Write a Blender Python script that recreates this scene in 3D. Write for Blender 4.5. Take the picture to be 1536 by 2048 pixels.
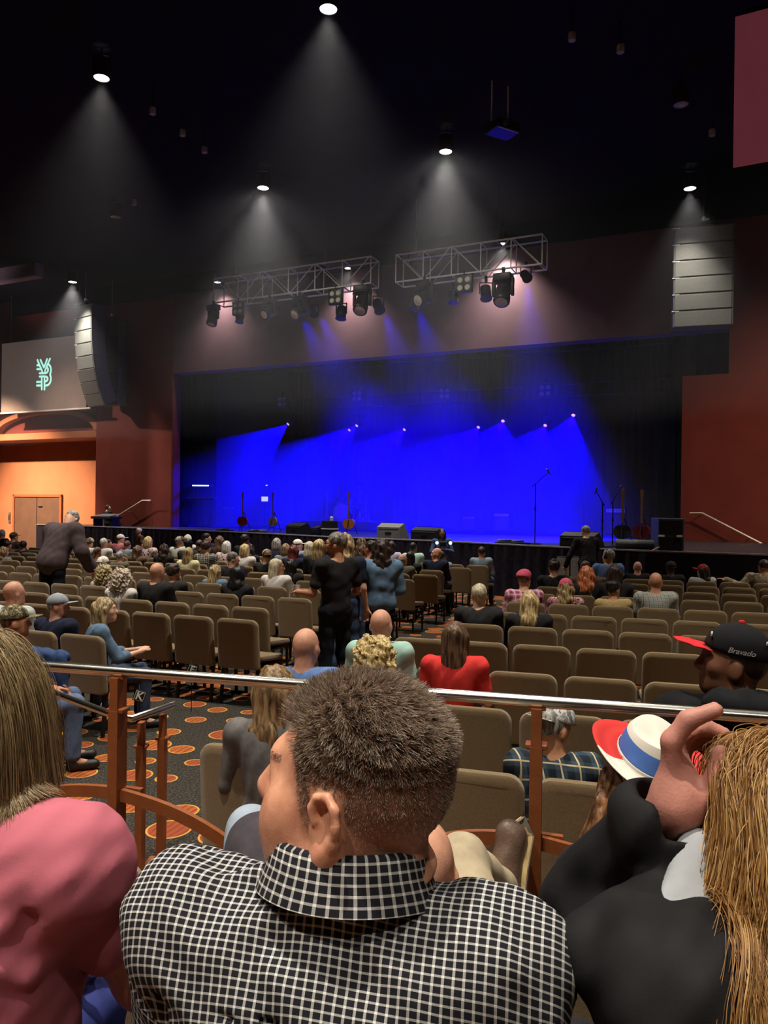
import bpy, bmesh, math, random
import numpy as np
from mathutils import Vector, Matrix
random.seed(11); RNG = np.random.default_rng(11)
for _o in list(bpy.data.objects): bpy.data.objects.remove(_o)
SC = bpy.context.scene
COL = SC.collection

# ------------------------------------------------------------------ camera
EYE = 1.92                      # height of the lens above the hall floor
F = 1540.0                      # focal length in pixels of the 1536 x 2048 frame
ROLL = math.radians(0.8)
cd = bpy.data.cameras.new('camera'); cam = bpy.data.objects.new('camera', cd); COL.objects.link(cam)
cd.sensor_fit = 'VERTICAL'; cd.sensor_height = 36.0; cd.lens = F/2048*36.0
cd.clip_start = 0.05; cd.clip_end = 200
cam.matrix_world = Matrix.Translation((0, 0, EYE)) @ Matrix.Rotation(math.pi/2, 4, 'X') @ Matrix.Rotation(ROLL, 4, 'Z')
SC.camera = cam
# ------------------------------------------------------------------ colour management, world
SC.view_settings.view_transform = 'Standard'; SC.view_settings.look = 'None'
SC.view_settings.gamma = 1.0; SC.view_settings.use_curve_mapping = False
SC.view_settings.exposure = 0.0
W = bpy.data.worlds.new('dark_hall'); SC.world = W; W.use_nodes = True
W.node_tree.nodes['Background'].inputs[0].default_value = (0.5, 0.5, 0.62, 1)
W.node_tree.nodes['Background'].inputs[1].default_value = 0.022
cy = SC.cycles
cy.max_bounces = 4; cy.diffuse_bounces = 2; cy.glossy_bounces = 2; cy.transmission_bounces = 2
cy.volume_bounces = 0; cy.transparent_max_bounces = 6
cy.sample_clamp_indirect = 3.0; cy.caustics_reflective = False; cy.caustics_refractive = False
cy.use_denoising = True; cy.use_adaptive_sampling = True; cy.adaptive_threshold = 0.05; cy.adaptive_min_samples = 20

# ------------------------------------------------------------------ frames of reference
def U(px, py):
    u = (px-768)/F; v = (1024-py)/F
    c, s = math.cos(ROLL), math.sin(ROLL)
    return u*c - v*s, u*s + v*c          # sideways and upward slope of the ray through a point of the photo
def at(px, py, d):
    x, z = U(px, py); return Vector((x*d, d, EYE + z*d))
A = math.radians(-25.2)                  # the stage front is turned by this against the camera axis
NX, NY = -math.sin(A), math.cos(A)       # towards the back of the stage
TX, TY = math.cos(A), math.sin(A)        # along the stage front, to the right
def on_p(px, py, p):                     # point of a ray on the plane p metres out, parallel to the stage front
    x, z = U(px, py); d = p/(x*NX + NY); return Vector((x*d, d, EYE + z*d))
def SP(s, p, z): return Vector((TX*s + NX*p, TY*s + NY*p, z))   # stage frame to world
def to_s(v): return v.x*TX + v.y*TY

# ------------------------------------------------------------------ lights of the hall (their lamps are built further down)
CEIL = 11.15
LAMP_Z = 10.53
LAMP_W = 3100.0                           # white house downlights
LAMP_COL = (1.0, 0.93, 0.80)
BLUE_W = 13000.0
BLUE_FILL_W = 12000.0
ALCOVE_W = 25000.0
RIGHT_WALL_W = 2400.0
LEFT_WALL_W = 2600.0
HAZE_HALL = 0.0016
HAZE_FRONT = 0.0060
HAZE_STAGE = 0.052
# (s, p, on): most lamps stand on a 5.2 m grid along the stage front
HOUSE = [(-6.6, 11.5, 1), (-11.8, 11.5, 1), (-1.35, 11.5, 0), (-17.0, 11.5, 0),
         (-6.6, 17.2, 1), (-11.8, 17.2, 1), (-1.35, 17.2, 0), (-17.0, 17.2, 0),
         (-1.45, 21.7, .55), (-23.4, 21.5, 2.0),
         (-1.35, 5.8, 1), (-6.6, 5.8, 1), (3.9, 5.8, 1), (3.9, 11.5, 1), (-11.8, 5.8, 1), (-1.35, 0.3, 1), (-6.6, 0.3, .7), (-1.35, -3.6, 1.0), (3.0, -3.8, .9), (-5.2, -3.4, .9), (3.9, 17.2, .8)]  # last four are added unseen fill for backs and the right wall
WASH = [(1005, 488), (696, 537), (435, 565)]      # small wall washers between the truss and the header
# ------------------------------------------------------------------ materials
_M = {}
def lin(c):
    return tuple(((x/255)/12.92 if x/255 <= 0.04045 else ((x/255+0.055)/1.055)**2.4) for x in c)
def mat(name, col, rough=0.7, metal=0.0, var=0.25, scale=30.0, bump=0.0, bscale=None, emit=0.0, coat=0.0, spec=0.35, sheen=0.0, detail=4, stretch=None):
    if name in _M: return _M[name]
    m = bpy.data.materials.new(name); m.use_nodes = True; nt = m.node_tree; n = nt.nodes; b = n['Principled BSDF']
    b.inputs['Roughness'].default_value = rough; b.inputs['Metallic'].default_value = metal
    b.inputs['Specular IOR Level'].default_value = spec
    if coat: b.inputs['Coat Weight'].default_value = coat
    if sheen: b.inputs['Sheen Weight'].default_value = sheen; b.inputs['Sheen Roughness'].default_value = 0.4
    tc = n.new('ShaderNodeTexCoord'); nz = n.new('ShaderNodeTexNoise'); nz.inputs['Scale'].default_value = scale; nz.inputs['Detail'].default_value = detail
    src = tc.outputs['Object']
    if stretch:
        mp = n.new('ShaderNodeMapping'); mp.inputs['Scale'].default_value = stretch; nt.links.new(src, mp.inputs[0]); src = mp.outputs[0]
    nt.links.new(src, nz.inputs['Vector'])
    r = n.new('ShaderNodeValToRGB'); r.color_ramp.elements[0].position = 0.3; r.color_ramp.elements[1].position = 0.7
    r.color_ramp.elements[0].color = (*[x*(1-var) for x in col], 1); r.color_ramp.elements[1].color = (*[min(1, x*(1+var)) for x in col], 1)
    nt.links.new(nz.outputs['Fac'], r.inputs[0]); nt.links.new(r.outputs[0], b.inputs['Base Color'])
    if bump:
        bp = n.new('ShaderNodeBump'); bp.inputs['Strength'].default_value = bump; bp.inputs['Distance'].default_value = 0.01
        n2 = n.new('ShaderNodeTexNoise'); n2.inputs['Scale'].default_value = bscale or scale*4; nt.links.new(src, n2.inputs['Vector'])
        nt.links.new(n2.outputs['Fac'], bp.inputs['Height']); nt.links.new(bp.outputs[0], b.inputs['Normal'])
    if emit:
        nt.links.new(r.outputs[0], b.inputs['Emission Color']); b.inputs['Emission Strength'].default_value = emit
    _M[name] = m; return m
def fab(name, rgb, var=0.2, scale=25, bump=0.25, rough=0.9, sheen=0.0):
    return mat('cloth_'+name, lin(rgb), rough, 0, var, scale, bump*.35, 900, spec=0.2, sheen=sheen)
def glow(name, rgb, strength):
    if name in _M: return _M[name]
    m = bpy.data.materials.new(name); m.use_nodes = True; nt = m.node_tree; b = nt.nodes['Principled BSDF']
    b.inputs['Base Color'].default_value = (*rgb, 1); b.inputs['Emission Color'].default_value = (*rgb, 1); b.inputs['Emission Strength'].default_value = strength
    _M[name] = m; return m
def nodes_of(name):
    m = bpy.data.materials.new(name); m.use_nodes = True; _M[name] = m
    return m, m.node_tree, m.node_tree.nodes, m.node_tree.links, m.node_tree.nodes['Principled BSDF']
def math_n(nt, op, a, b=None, c=None):
    n = nt.nodes.new('ShaderNodeMath'); n.operation = op
    for i, v in enumerate((a, b, c)):
        if v is None: continue
        if isinstance(v, (int, float)): n.inputs[i].default_value = v
        else: nt.links.new(v, n.inputs[i])
    return n.outputs[0]
def mixc(nt, fac, a, b):
    n = nt.nodes.new('ShaderNodeMix'); n.data_type = 'RGBA'
    if isinstance(fac, (int, float)): n.inputs[0].default_value = fac
    else: nt.links.new(fac, n.inputs[0])
    for s, v in ((n.inputs[6], a), (n.inputs[7], b)):
        if isinstance(v, tuple): s.default_value = (*v, 1)
        else: nt.links.new(v, s)
    return n.outputs[2]
def plaid(name, base, wide, thin, period=0.07, rough=0.9):
    key = 'plaid_'+name
    if key in _M: return _M[key]
    m, nt, n, L, b = nodes_of(key); b.inputs['Roughness'].default_value = rough; b.inputs['Specular IOR Level'].default_value = 0.2
    tc = n.new('ShaderNodeTexCoord'); sx = n.new('ShaderNodeSeparateXYZ'); L.new(tc.outputs['Object'], sx.inputs[0])
    def band(o, w, ph=0.0):
        f = math_n(nt, 'FRACT', math_n(nt, 'ADD', math_n(nt, 'DIVIDE', o, period), 10+ph)); return math_n(nt, 'LESS_THAN', f, w)
    hx = math_n(nt, 'ADD', sx.outputs[0], math_n(nt, 'MULTIPLY', sx.outputs[1], 0.6)); hz = math_n(nt, 'ADD', sx.outputs[2], math_n(nt, 'MULTIPLY', sx.outputs[1], 0.5))
    w = math_n(nt, 'MULTIPLY', math_n(nt, 'ADD', band(hx, .42), band(hz, .42)), 0.5)
    c = mixc(nt, w, lin(base), lin(wide))
    t = math_n(nt, 'MAXIMUM', band(hx, .09, .3), band(hz, .09, .3))
    L.new(mixc(nt, t, c, lin(thin)), b.inputs['Base Color']); return m
def camo(name, cols, scale=14):
    key = 'camo_'+name
    if key in _M: return _M[key]
    m, nt, n, L, b = nodes_of(key); b.inputs['Roughness'].default_value = 0.9; b.inputs['Specular IOR Level'].default_value = 0.2
    tc = n.new('ShaderNodeTexCoord'); nz = n.new('ShaderNodeTexNoise'); nz.inputs['Scale'].default_value = scale; nz.inputs['Detail'].default_value = 3
    L.new(tc.outputs['Object'], nz.inputs['Vector']); r = n.new('ShaderNodeValToRGB'); r.color_ramp.interpolation = 'CONSTANT'
    e = r.color_ramp.elements; e[0].position = 0; e[0].color = (*lin(cols[0]), 1); e[1].position = .42; e[1].color = (*lin(cols[1]), 1)
    for p, c in zip((.5, .58), cols[2:]): q = e.new(p); q.color = (*lin(c), 1)
    L.new(nz.outputs['Fac'], r.inputs[0]); L.new(r.outputs[0], b.inputs['Base Color']); return m
def hairmat(name, dark, light, scale=60, rough=0.45):
    key = 'hair_'+name
    if key in _M: return _M[key]
    m, nt, n, L, b = nodes_of(key); b.inputs['Roughness'].default_value = rough; b.inputs['Specular IOR Level'].default_value = 0.4
    tc = n.new('ShaderNodeTexCoord'); mp = n.new('ShaderNodeMapping'); mp.inputs['Scale'].default_value = (1, 1, .13); L.new(tc.outputs['Object'], mp.inputs[0])
    nz = n.new('ShaderNodeTexNoise'); nz.inputs['Scale'].default_value = scale; nz.inputs['Detail'].default_value = 3; L.new(mp.outputs[0], nz.inputs['Vector'])
    r = n.new('ShaderNodeValToRGB'); r.color_ramp.elements[0].position = .38; r.color_ramp.elements[1].position = .62
    r.color_ramp.elements[0].color = (*lin(dark), 1); r.color_ramp.elements[1].color = (*lin(light), 1)
    L.new(nz.outputs['Fac'], r.inputs[0]); L.new(r.outputs[0], b.inputs['Base Color'])
    bp = n.new('ShaderNodeBump'); bp.inputs['Strength'].default_value = .8; bp.inputs['Distance'].default_value = .01; L.new(nz.outputs['Fac'], bp.inputs['Height']); L.new(bp.outputs[0], b.inputs['Normal'])
    return m
def strandmat(name, stops, rough=0.4):
    key = 'strand_'+name
    if key in _M: return _M[key]
    m, nt, n, L, b = nodes_of(key); b.inputs['Roughness'].default_value = rough; b.inputs['Specular IOR Level'].default_value = 0.45
    hi = n.new('ShaderNodeHairInfo'); r = n.new('ShaderNodeValToRGB'); e = r.color_ramp.elements
    e[0].position = stops[0][0]; e[0].color = (*lin(stops[0][1]), 1); e[1].position = stops[-1][0]; e[1].color = (*lin(stops[-1][1]), 1)
    for p, c in stops[1:-1]: q = e.new(p); q.color = (*lin(c), 1)
    L.new(hi.outputs['Random'], r.inputs[0]); L.new(r.outputs[0], b.inputs['Base Color'])
    tr = n.new('ShaderNodeBsdfTranslucent'); L.new(r.outputs[0], tr.inputs[0]); mx = n.new('ShaderNodeMixShader'); mx.inputs[0].default_value = .35; L.new(b.outputs[0], mx.inputs[1]); L.new(tr.outputs[0], mx.inputs[2]); L.new(mx.outputs[0], n['Material Output'].inputs[0]); return m

# ------------------------------------------------------------------ objects
def link(o, parent=None):
    COL.objects.link(o)
    if parent is not None: o.parent = parent
    return o
def tag(o, label=None, cat=None, group=None, kind=None):
    if label: o['label'] = label
    if cat: o['category'] = cat
    if group: o['group'] = group
    if kind: o['kind'] = kind
    return o
def empty(name, loc=(0, 0, 0), rz=0.0, label=None, cat=None, group=None):
    o = bpy.data.objects.new(name, None); o.empty_display_size = .1; COL.objects.link(o)
    o.location = loc; o.rotation_euler = (0, 0, rz); return tag(o, label, cat, group)
def obj(name, me, m=None, parent=None, loc=None, rot=None, scale=None):
    o = bpy.data.objects.new(name, me); link(o, parent)
    if m is not None:
        if not len(me.materials): me.materials.append(m)
        if me.materials[0] != m:
            o.material_slots[0].link = 'OBJECT'; o.material_slots[0].material = m
    if loc is not None: o.location = loc
    if rot is not None: o.rotation_euler = rot
    if scale is not None: o.scale = scale
    return o
class MB:
    """collects simple shapes and builds ONE mesh"""
    def __init__(s): s.v = []; s.f = []
    def add(s, vs, fs):
        b = len(s.v); s.v += [tuple(v) for v in vs]; s.f += [tuple(i+b for i in f) for f in fs]; return s
    def box(s, x0, x1, y0, y1, z0, z1, bev=0.0, M=None):
        if bev <= 0:
            vs = [(x, y, z) for z in (z0, z1) for y in (y0, y1) for x in (x0, x1)]
            fs = [(0, 2, 3, 1), (4, 5, 7, 6), (0, 1, 5, 4), (2, 6, 7, 3), (0, 4, 6, 2), (1, 3, 7, 5)]
        else:
            bm = bmesh.new(); bmesh.ops.create_cube(bm, size=1)
            for v in bm.verts: v.co = Vector(((x0+x1)/2 + v.co.x*(x1-x0), (y0+y1)/2 + v.co.y*(y1-y0), (z0+z1)/2 + v.co.z*(z1-z0)))
            bmesh.ops.bevel(bm, geom=bm.edges[:], offset=bev, segments=2, affect='EDGES', profile=.5)
            bm.verts.index_update(); vs = [v.co.copy() for v in bm.verts]; fs = [tuple(v.index for v in f.verts) for f in bm.faces]; bm.free()
        if M is not None: vs = [M @ Vector(v) for v in vs]
        return s.add(vs, fs)
    def tube(s, pts, r, n=8, caps=True, up=Vector((0, 0, 1)), flat=None):
        """round (or, with flat=(w,h), rectangular) bar along pts; r may be a list"""
        pts = [Vector(p) for p in pts]; rs = r if isinstance(r, (list, tuple)) else [r]*len(pts); vs = []; fs = []
        for i, p in enumerate(pts):
            t = (pts[min(i+1, len(pts)-1)] - pts[max(i-1, 0)]).normalized()
            a = t.cross(up)
            if a.length < 1e-4: a = t.cross(Vector((1, 0, 0)))
            a.normalize(); b = a.cross(t).normalized()
            if flat:
                for sx, sy in ((-1, -1), (1, -1), (1, 1), (-1, 1)): vs.append(p + a*sx*flat[0]/2 + b*sy*flat[1]/2)
            else:
                for k in range(n):
                    w = 2*math.pi*k/n; vs.append(p + a*math.cos(w)*rs[i] + b*math.sin(w)*rs[i])
        if flat: n = 4
        for i in range(len(pts)-1):
            for k in range(n): fs.append((i*n+k, i*n+(k+1) % n, (i+1)*n+(k+1) % n, (i+1)*n+k))
        if caps: fs.append(tuple(range(n))[::-1]); fs.append(tuple((len(pts)-1)*n+k for k in range(n)))
        return s.add(vs, fs)
    def lathe(s, prof, n=20, M=None, caps=True):
        """prof: (radius, z) pairs turned about z"""
        vs = []; fs = []
        for r, z in prof:
            for k in range(n): w = 2*math.pi*k/n; vs.append(Vector((r*math.cos(w), r*math.sin(w), z)))
        for i in range(len(prof)-1):
            for k in range(n): fs.append((i*n+k, i*n+(k+1) % n, (i+1)*n+(k+1) % n, (i+1)*n+k))
        if caps:
            fs.append(tuple(range(n))[::-1]); fs.append(tuple((len(prof)-1)*n+k for k in range(n)))
        if M is not None: vs = [M @ v for v in vs]
        return s.add(vs, fs)
    def prism(s, poly, z0, z1):
        n = len(poly); vs = [(x, y, z0) for x, y in poly] + [(x, y, z1) for x, y in poly]
        fs = [tuple(range(n))[::-1], tuple(range(n, 2*n))] + [(k, (k+1) % n, n+(k+1) % n, n+k) for k in range(n)]
        return s.add(vs, fs)
    def mesh(s, name, smooth=False):
        me = bpy.data.meshes.new(name); me.from_pydata([tuple(v) for v in s.v], [], s.f); me.update()
        if smooth:
            for p in me.polygons: p.use_smooth = True
            try: me.set_sharp_from_angle(angle=math.radians(40))
            except Exception: pass
        return me
    def build(s, name, m, parent=None, smooth=False, **k): return obj(name, s.mesh(name, smooth), m, parent, **k)
def rotz(a): return Matrix.Rotation(a, 4, 'Z')
def frame_to(direction):
    return Vector(direction).to_track_quat('Z', 'Y').to_matrix().to_4x4()

# ------------------------------------------------------------------ signed distance shapes and their surface
def V3(*a): return np.array(a, float)
def cap(a, b, ra, rb=None, k=.03, op='u'): return dict(t='c', a=np.array(a, float), b=np.array(b, float), ra=ra, rb=ra if rb is None else rb, k=k, op=op)
def ell(c, r, R=None, k=.03, op='u'): return dict(t='e', c=np.array(c, float), r=np.array(r, float), R=np.eye(3) if R is None else np.array(R, float), k=k, op=op)
def plane(c, n, op='i', k=.004): n = np.array(n, float); return dict(t='p', c=np.array(c, float), n=n/np.linalg.norm(n), k=k, op=op)
def _dist(p, x, y, z):
    if p['t'] == 'c':
        a, b = p['a'], p['b']; ba = b-a; L = float(ba@ba) + 1e-9
        px, py, pz = x-a[0], y-a[1], z-a[2]
        t = np.clip((px*ba[0]+py*ba[1]+pz*ba[2])/L, 0, 1)
        return np.sqrt((px-t*ba[0])**2+(py-t*ba[1])**2+(pz-t*ba[2])**2) - (p['ra']+t*(p['rb']-p['ra']))
    if p['t'] == 'e':
        c, r, R = p['c'], p['r'], p['R']; px, py, pz = x-c[0], y-c[1], z-c[2]
        lx = px*R[0, 0]+py*R[1, 0]+pz*R[2, 0]; ly = px*R[0, 1]+py*R[1, 1]+pz*R[2, 1]; lz = px*R[0, 2]+py*R[1, 2]+pz*R[2, 2]
        k0 = np.sqrt((lx/r[0])**2+(ly/r[1])**2+(lz/r[2])**2); k1 = np.sqrt((lx/r[0]**2)**2+(ly/r[1]**2)**2+(lz/r[2]**2)**2)+1e-9
        return k0*(k0-1)/k1
    if p['t'] == 'p':
        return (x-p['c'][0])*p['n'][0]+(y-p['c'][1])*p['n'][1]+(z-p['c'][2])*p['n'][2]
def _smin(a, b, k): h = np.maximum(k-np.abs(a-b), 0)/k; return np.minimum(a, b)-h*h*k*.25
def _comb(D, d, p):
    if p['op'] == 'u': return _smin(D, d, p['k'])
    if p['op'] == 's': return -_smin(-D, d, p['k'])
    return -_smin(-D, -d, p['k'])
def bbox(p):
    if p['t'] == 'c':
        r = max(p['ra'], p['rb']); return np.minimum(p['a'], p['b'])-r, np.maximum(p['a'], p['b'])+r
    if p['t'] == 'e':
        e = np.sqrt(((p['R']*p['r'])**2).sum(1)); return p['c']-e, p['c']+e
    return None
def sdf_at(prims, P):
    x, y, z = P[:, 0], P[:, 1], P[:, 2]; D = np.full(len(P), 9.0)
    for p in prims: D = _comb(D, _dist(p, x, y, z), p)
    return D
def sdf_grad(prims, P, e=.003):
    g = np.stack([sdf_at(prims, P+np.eye(3)[i]*e)-sdf_at(prims, P-np.eye(3)[i]*e) for i in range(3)], 1)
    return g/(np.linalg.norm(g, axis=1, keepdims=True)+1e-9)
def surf(prims, h, disp=None):
    """mesh of a list of shapes (surface nets on a grid of step h): verts (N,3), quads (M,4)"""
    bs = [bbox(p) for p in prims if p['op'] == 'u']
    lo = np.min([b[0] for b in bs], 0)-2.5*h; hi = np.max([b[1] for b in bs], 0)+2.5*h
    n = np.ceil((hi-lo)/h).astype(int)+1
    ax = [(lo[i]+h*np.arange(n[i])).astype(np.float32) for i in range(3)]
    D = np.full(n, 9.0, np.float32)
    for p in prims:
        if p['t'] == 'p': sl = (slice(None),)*3
        else:
            b = bbox(p); mg = p['k']+3*h
            i0 = np.maximum(((b[0]-mg-lo)/h).astype(int), 0); i1 = np.minimum(((b[1]+mg-lo)/h).astype(int)+2, n)
            sl = tuple(slice(i0[i], i1[i]) for i in range(3))
        x, y, z = ax[0][sl[0]][:, None, None], ax[1][sl[1]][None, :, None], ax[2][sl[2]][None, None, :]
        D[sl] = _comb(D[sl], _dist(p, x, y, z).astype(np.float32), p)
    if disp is not None:
        near = np.abs(D) < 4*h+.03
        ii = np.nonzero(near); P = np.stack([ax[0][ii[0]], ax[1][ii[1]], ax[2][ii[2]]], 1)
        D[ii] += disp(P).astype(np.float32)
    ins = D < 0
    c = [(i, j, k) for i in (0, 1) for j in (0, 1) for k in (0, 1)]
    def sub(a, o): return a[o[0]:a.shape[0]-1+o[0], o[1]:a.shape[1]-1+o[1], o[2]:a.shape[2]-1+o[2]]
    s = sum(sub(ins, o).astype(np.int8) for o in c); act = (s > 0) & (s < 8)
    ia = np.nonzero(act); N = len(ia[0]); idx = np.full(act.shape, -1, np.int64); idx[ia] = np.arange(N)
    vals = [sub(D, o)[ia] for o in c]; acc = np.zeros((N, 3)); cnt = np.zeros(N)
    for a in range(8):
        for b in range(a+1, 8):
            if sum(abs(c[a][i]-c[b][i]) for i in range(3)) != 1: continue
            da, db = vals[a], vals[b]; m = (da < 0) != (db < 0)
            t = np.where(m, da/np.where(m, da-db, 1), 0)
            for i in range(3): acc[:, i] += np.where(m, c[a][i]+t*(c[b][i]-c[a][i]), 0)
            cnt += m
    Vt = acc/cnt[:, None]; Vt += np.stack(ia, 1); Vt = lo+Vt*h
    Q = []
    for axis in range(3):
        o = [axis, (axis+1) % 3, (axis+2) % 3]
        I = np.transpose(ins, o); X = np.transpose(idx, o)
        e = I[:-1, 1:-1, 1:-1] != I[1:, 1:-1, 1:-1]; q = np.nonzero(e)
        if not len(q[0]): continue
        i, j, k = q[0], q[1]+1, q[2]+1
        quad = np.stack([X[i, j-1, k-1], X[i, j, k-1], X[i, j, k], X[i, j-1, k]], 1)
        fl = ~I[i, j, k]; quad[fl] = quad[fl][:, ::-1]; Q.append(quad)
    Q = np.concatenate(Q); Q = Q[(Q >= 0).all(1)]
    return Vt, Q
def npmesh(name, Vt, Q, m=None, smooth=True):
    me = bpy.data.meshes.new(name); me.vertices.add(len(Vt)); me.vertices.foreach_set('co', np.asarray(Vt, np.float32).ravel())
    k = Q.shape[1]; me.loops.add(Q.size); me.loops.foreach_set('vertex_index', Q.astype(np.int32).ravel())
    me.polygons.add(len(Q)); me.polygons.foreach_set('loop_start', np.arange(0, Q.size, k, dtype=np.int32)); me.polygons.foreach_set('loop_total', np.full(len(Q), k, np.int32))
    me.polygons.foreach_set('use_smooth', np.full(len(Q), smooth)); me.update(calc_edges=True)
    if m is not None: me.materials.append(m)
    return me
def sdf_obj(name, prims, h, m, parent=None, disp=None, **k):
    Vt, Q = surf(prims, h, disp); return obj(name, npmesh(name, Vt, Q, m), m, parent, **k)
def wob(amp, freq, seed=0, stretch=(1, 1, 1)):
    r = np.random.default_rng(seed); K = r.normal(size=(7, 3))*freq*np.array(stretch); ph = r.uniform(0, 6.28, 7)
    return lambda P: amp*sum(np.sin(P@K[i]+ph[i]) for i in range(7))/2.6
def strands(name, paths, radius, m, parent=None, tip=.25):
    """paths (N, S, 3): hair as render curves"""
    N, S, _ = paths.shape; hc = bpy.data.hair_curves.new(name); hc.add_curves([S]*N)
    hc.attributes['position'].data.foreach_set('vector', np.asarray(paths, np.float32).ravel())
    ra = hc.attributes.get('radius') or hc.attributes.new('radius', 'FLOAT', 'POINT')
    rr = np.tile(np.linspace(1, tip, S), N)*radius; ra.data.foreach_set('value', rr.astype(np.float32))
    hc.materials.append(m); o = bpy.data.objects.new(name, hc); link(o, parent); return o
def text_obj(name, curve, m, parent):
    """lettering turned into a mesh"""
    t = bpy.data.objects.new('lettering_source', curve); COL.objects.link(t); dg = bpy.context.evaluated_depsgraph_get()
    me = bpy.data.meshes.new_from_object(t.evaluated_get(dg)); me.name = name; bpy.data.objects.remove(t); bpy.data.curves.remove(curve)
    me.materials.clear(); me.materials.append(m); o = bpy.data.objects.new(name, me); return link(o, parent)
# ================================================================== the hall itself
def structure(o, label=None): o['kind'] = 'structure'; 
def srot(o): o.rotation_euler = (0, 0, A); return o
# -- carpet: dark ground with chains of orange discs
def carpet():
    m, nt, n, L, b = nodes_of('carpet'); b.inputs['Roughness'].default_value = .95; b.inputs['Specular IOR Level'].default_value = .12
    tc = n.new('ShaderNodeTexCoord'); mp = n.new('ShaderNodeMapping'); mp.inputs['Rotation'].default_value = (0, 0, .35); mp.inputs['Scale'].default_value = (2.7, 2.7, 2.7); L.new(tc.outputs['Object'], mp.inputs[0])
    vo = n.new('ShaderNodeTexVoronoi'); vo.voronoi_dimensions = '2D'; vo.inputs['Scale'].default_value = 1.0; vo.inputs['Randomness'].default_value = .62; L.new(mp.outputs[0], vo.inputs['Vector'])
    sp = n.new('ShaderNodeSeparateColor'); L.new(vo.outputs['Color'], sp.inputs[0])
    R = math_n(nt, 'MULTIPLY_ADD', sp.outputs[0], .20, .20)
    d = vo.outputs['Distance']; inside = math_n(nt, 'LESS_THAN', d, R); core = math_n(nt, 'LESS_THAN', d, math_n(nt, 'SUBTRACT', R, .035))
    wv = n.new('ShaderNodeTexWave'); wv.inputs['Scale'].default_value = 2.6; wv.inputs['Distortion'].default_value = 3.5; wv.inputs['Detail'].default_value = 2; L.new(mp.outputs[0], wv.inputs['Vector'])
    stripe = math_n(nt, 'GREATER_THAN', wv.outputs['Fac'], .62)
    body = mixc(nt, sp.outputs[1], lin((178, 98, 46)), lin((140, 66, 50)))
    body = mixc(nt, math_n(nt, 'MULTIPLY', stripe, .8), body, lin((120, 62, 34)))
    nz = n.new('ShaderNodeTexNoise'); nz.inputs['Scale'].default_value = 26; nz.inputs['Detail'].default_value = 4; L.new(mp.outputs[0], nz.inputs['Vector'])
    rg = n.new('ShaderNodeValToRGB'); e = rg.color_ramp.elements; e[0].position = .45; e[0].color = (*lin((40, 36, 34)), 1); e[1].position = .68; e[1].color = (*lin((86, 80, 70)), 1); L.new(nz.outputs['Fac'], rg.inputs[0])
    c = mixc(nt, inside, rg.outputs[0], lin((196, 142, 66))); c = mixc(nt, core, c, body)
    L.new(c, b.inputs['Base Color'])
    bp = n.new('ShaderNodeBump'); bp.inputs['Strength'].default_value = .4; bp.inputs['Distance'].default_value = .004; n2 = n.new('ShaderNodeTexNoise'); n2.inputs['Scale'].default_value = 500; L.new(tc.outputs['Object'], n2.inputs['Vector']); L.new(n2.outputs['Fac'], bp.inputs['Height']); L.new(bp.outputs[0], b.inputs['Normal'])
    return m
CARPET = carpet()
fl = MB().box(-32, 26, -12, 46, -.2, 0).build('floor', CARPET); structure(fl)
# rail line: the guard rail runs across in front of the camera
def rail_d(px): return 961.0/(312+.0575*px)          # distance of the rail under a column of the photo
_ra, _rb = at(100, 1333, rail_d(100)), at(1400, 1427, rail_d(1400))
RDIR = (_rb-_ra); RDIR.z = 0; RDIR.normalize(); RN = Vector((-RDIR.y, RDIR.x, 0)); RMID = Vector((0, 2.70, 0))
def RP(a, f, z=0.0): return RMID + RDIR*a + RN*f + Vector((0, 0, z))
RANG = math.atan2(RDIR.y, RDIR.x)
p1 = MB().box(-1.05, 8, -1.42, .09, 0, .25, .01).build('platform_front', CARPET, loc=RMID, rot=(0, 0, RANG)); structure(p1)
p1b = MB().box(-8, -1.75, -1.42, .09, 0, .25, .01).build('platform_front', CARPET, loc=RMID, rot=(0, 0, RANG)); structure(p1b)
p2 = MB().box(-8, 8, -9, -1.42, 0, .43, .01).build('platform_rear', CARPET, loc=RMID, rot=(0, 0, RANG)); structure(p2)
p3 = MB().box(-1.75, -1.05, -1.42, -.75, 0, .125, .01).build('platform_step', CARPET, loc=RMID, rot=(0, 0, RANG)); structure(p3)
# -- ceiling, walls
MAUVE = mat('mauve_paint', lin((114, 84, 94)), .75, var=.1, scale=1.2, bump=.05, spec=.2)
BLACK = mat('black_paint', (.006, .006, .009), .85, var=.2, scale=2, spec=.1)
MAROON = mat('maroon_paint', lin((118, 52, 44)), .75, var=.12, scale=1.2, bump=.05, spec=.2)
TERRA = mat('terracotta_paint', lin((172, 110, 78)), .8, var=.08, scale=1.0, bump=.05, spec=.2)
PW = 24.16                                            # stage-front wall
s_r = to_s(on_p(1363, 900, PW)); s_l = to_s(on_p(345, 900, PW)); s_a = to_s(on_p(190, 950, PW)); s_c = to_s(on_p(1458, 700, PW))
Z_H = on_p(850, 706, PW).z; Z_R = on_p(1370, 752, PW).z; STZ = 1.20
def swall(name, s0, s1, p0, p1, z0, z1, m, bev=0.0):
    o = MB().box(s0, s1, p0, p1, z0, z1, bev).build(name, m); srot(o); structure(o); return o
ce = swall('ceiling', -44, 16, -14, 38, CEIL, CEIL+.3, BLACK)
swall('wall_header', s_l-.01, s_c, PW, PW+.5, Z_H, 10.45, MAUVE); swall('wall_header_top', -30, 14, PW-.12, PW+.5, 10.45, CEIL, BLACK)
swall('wall_front_left', s_a, s_l, PW, PW+.5, 0, 10.45, MAROON, .06)
swall('wall_front_right', s_r, s_c, PW, PW+.5, 0, Z_R, MAROON)
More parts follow.
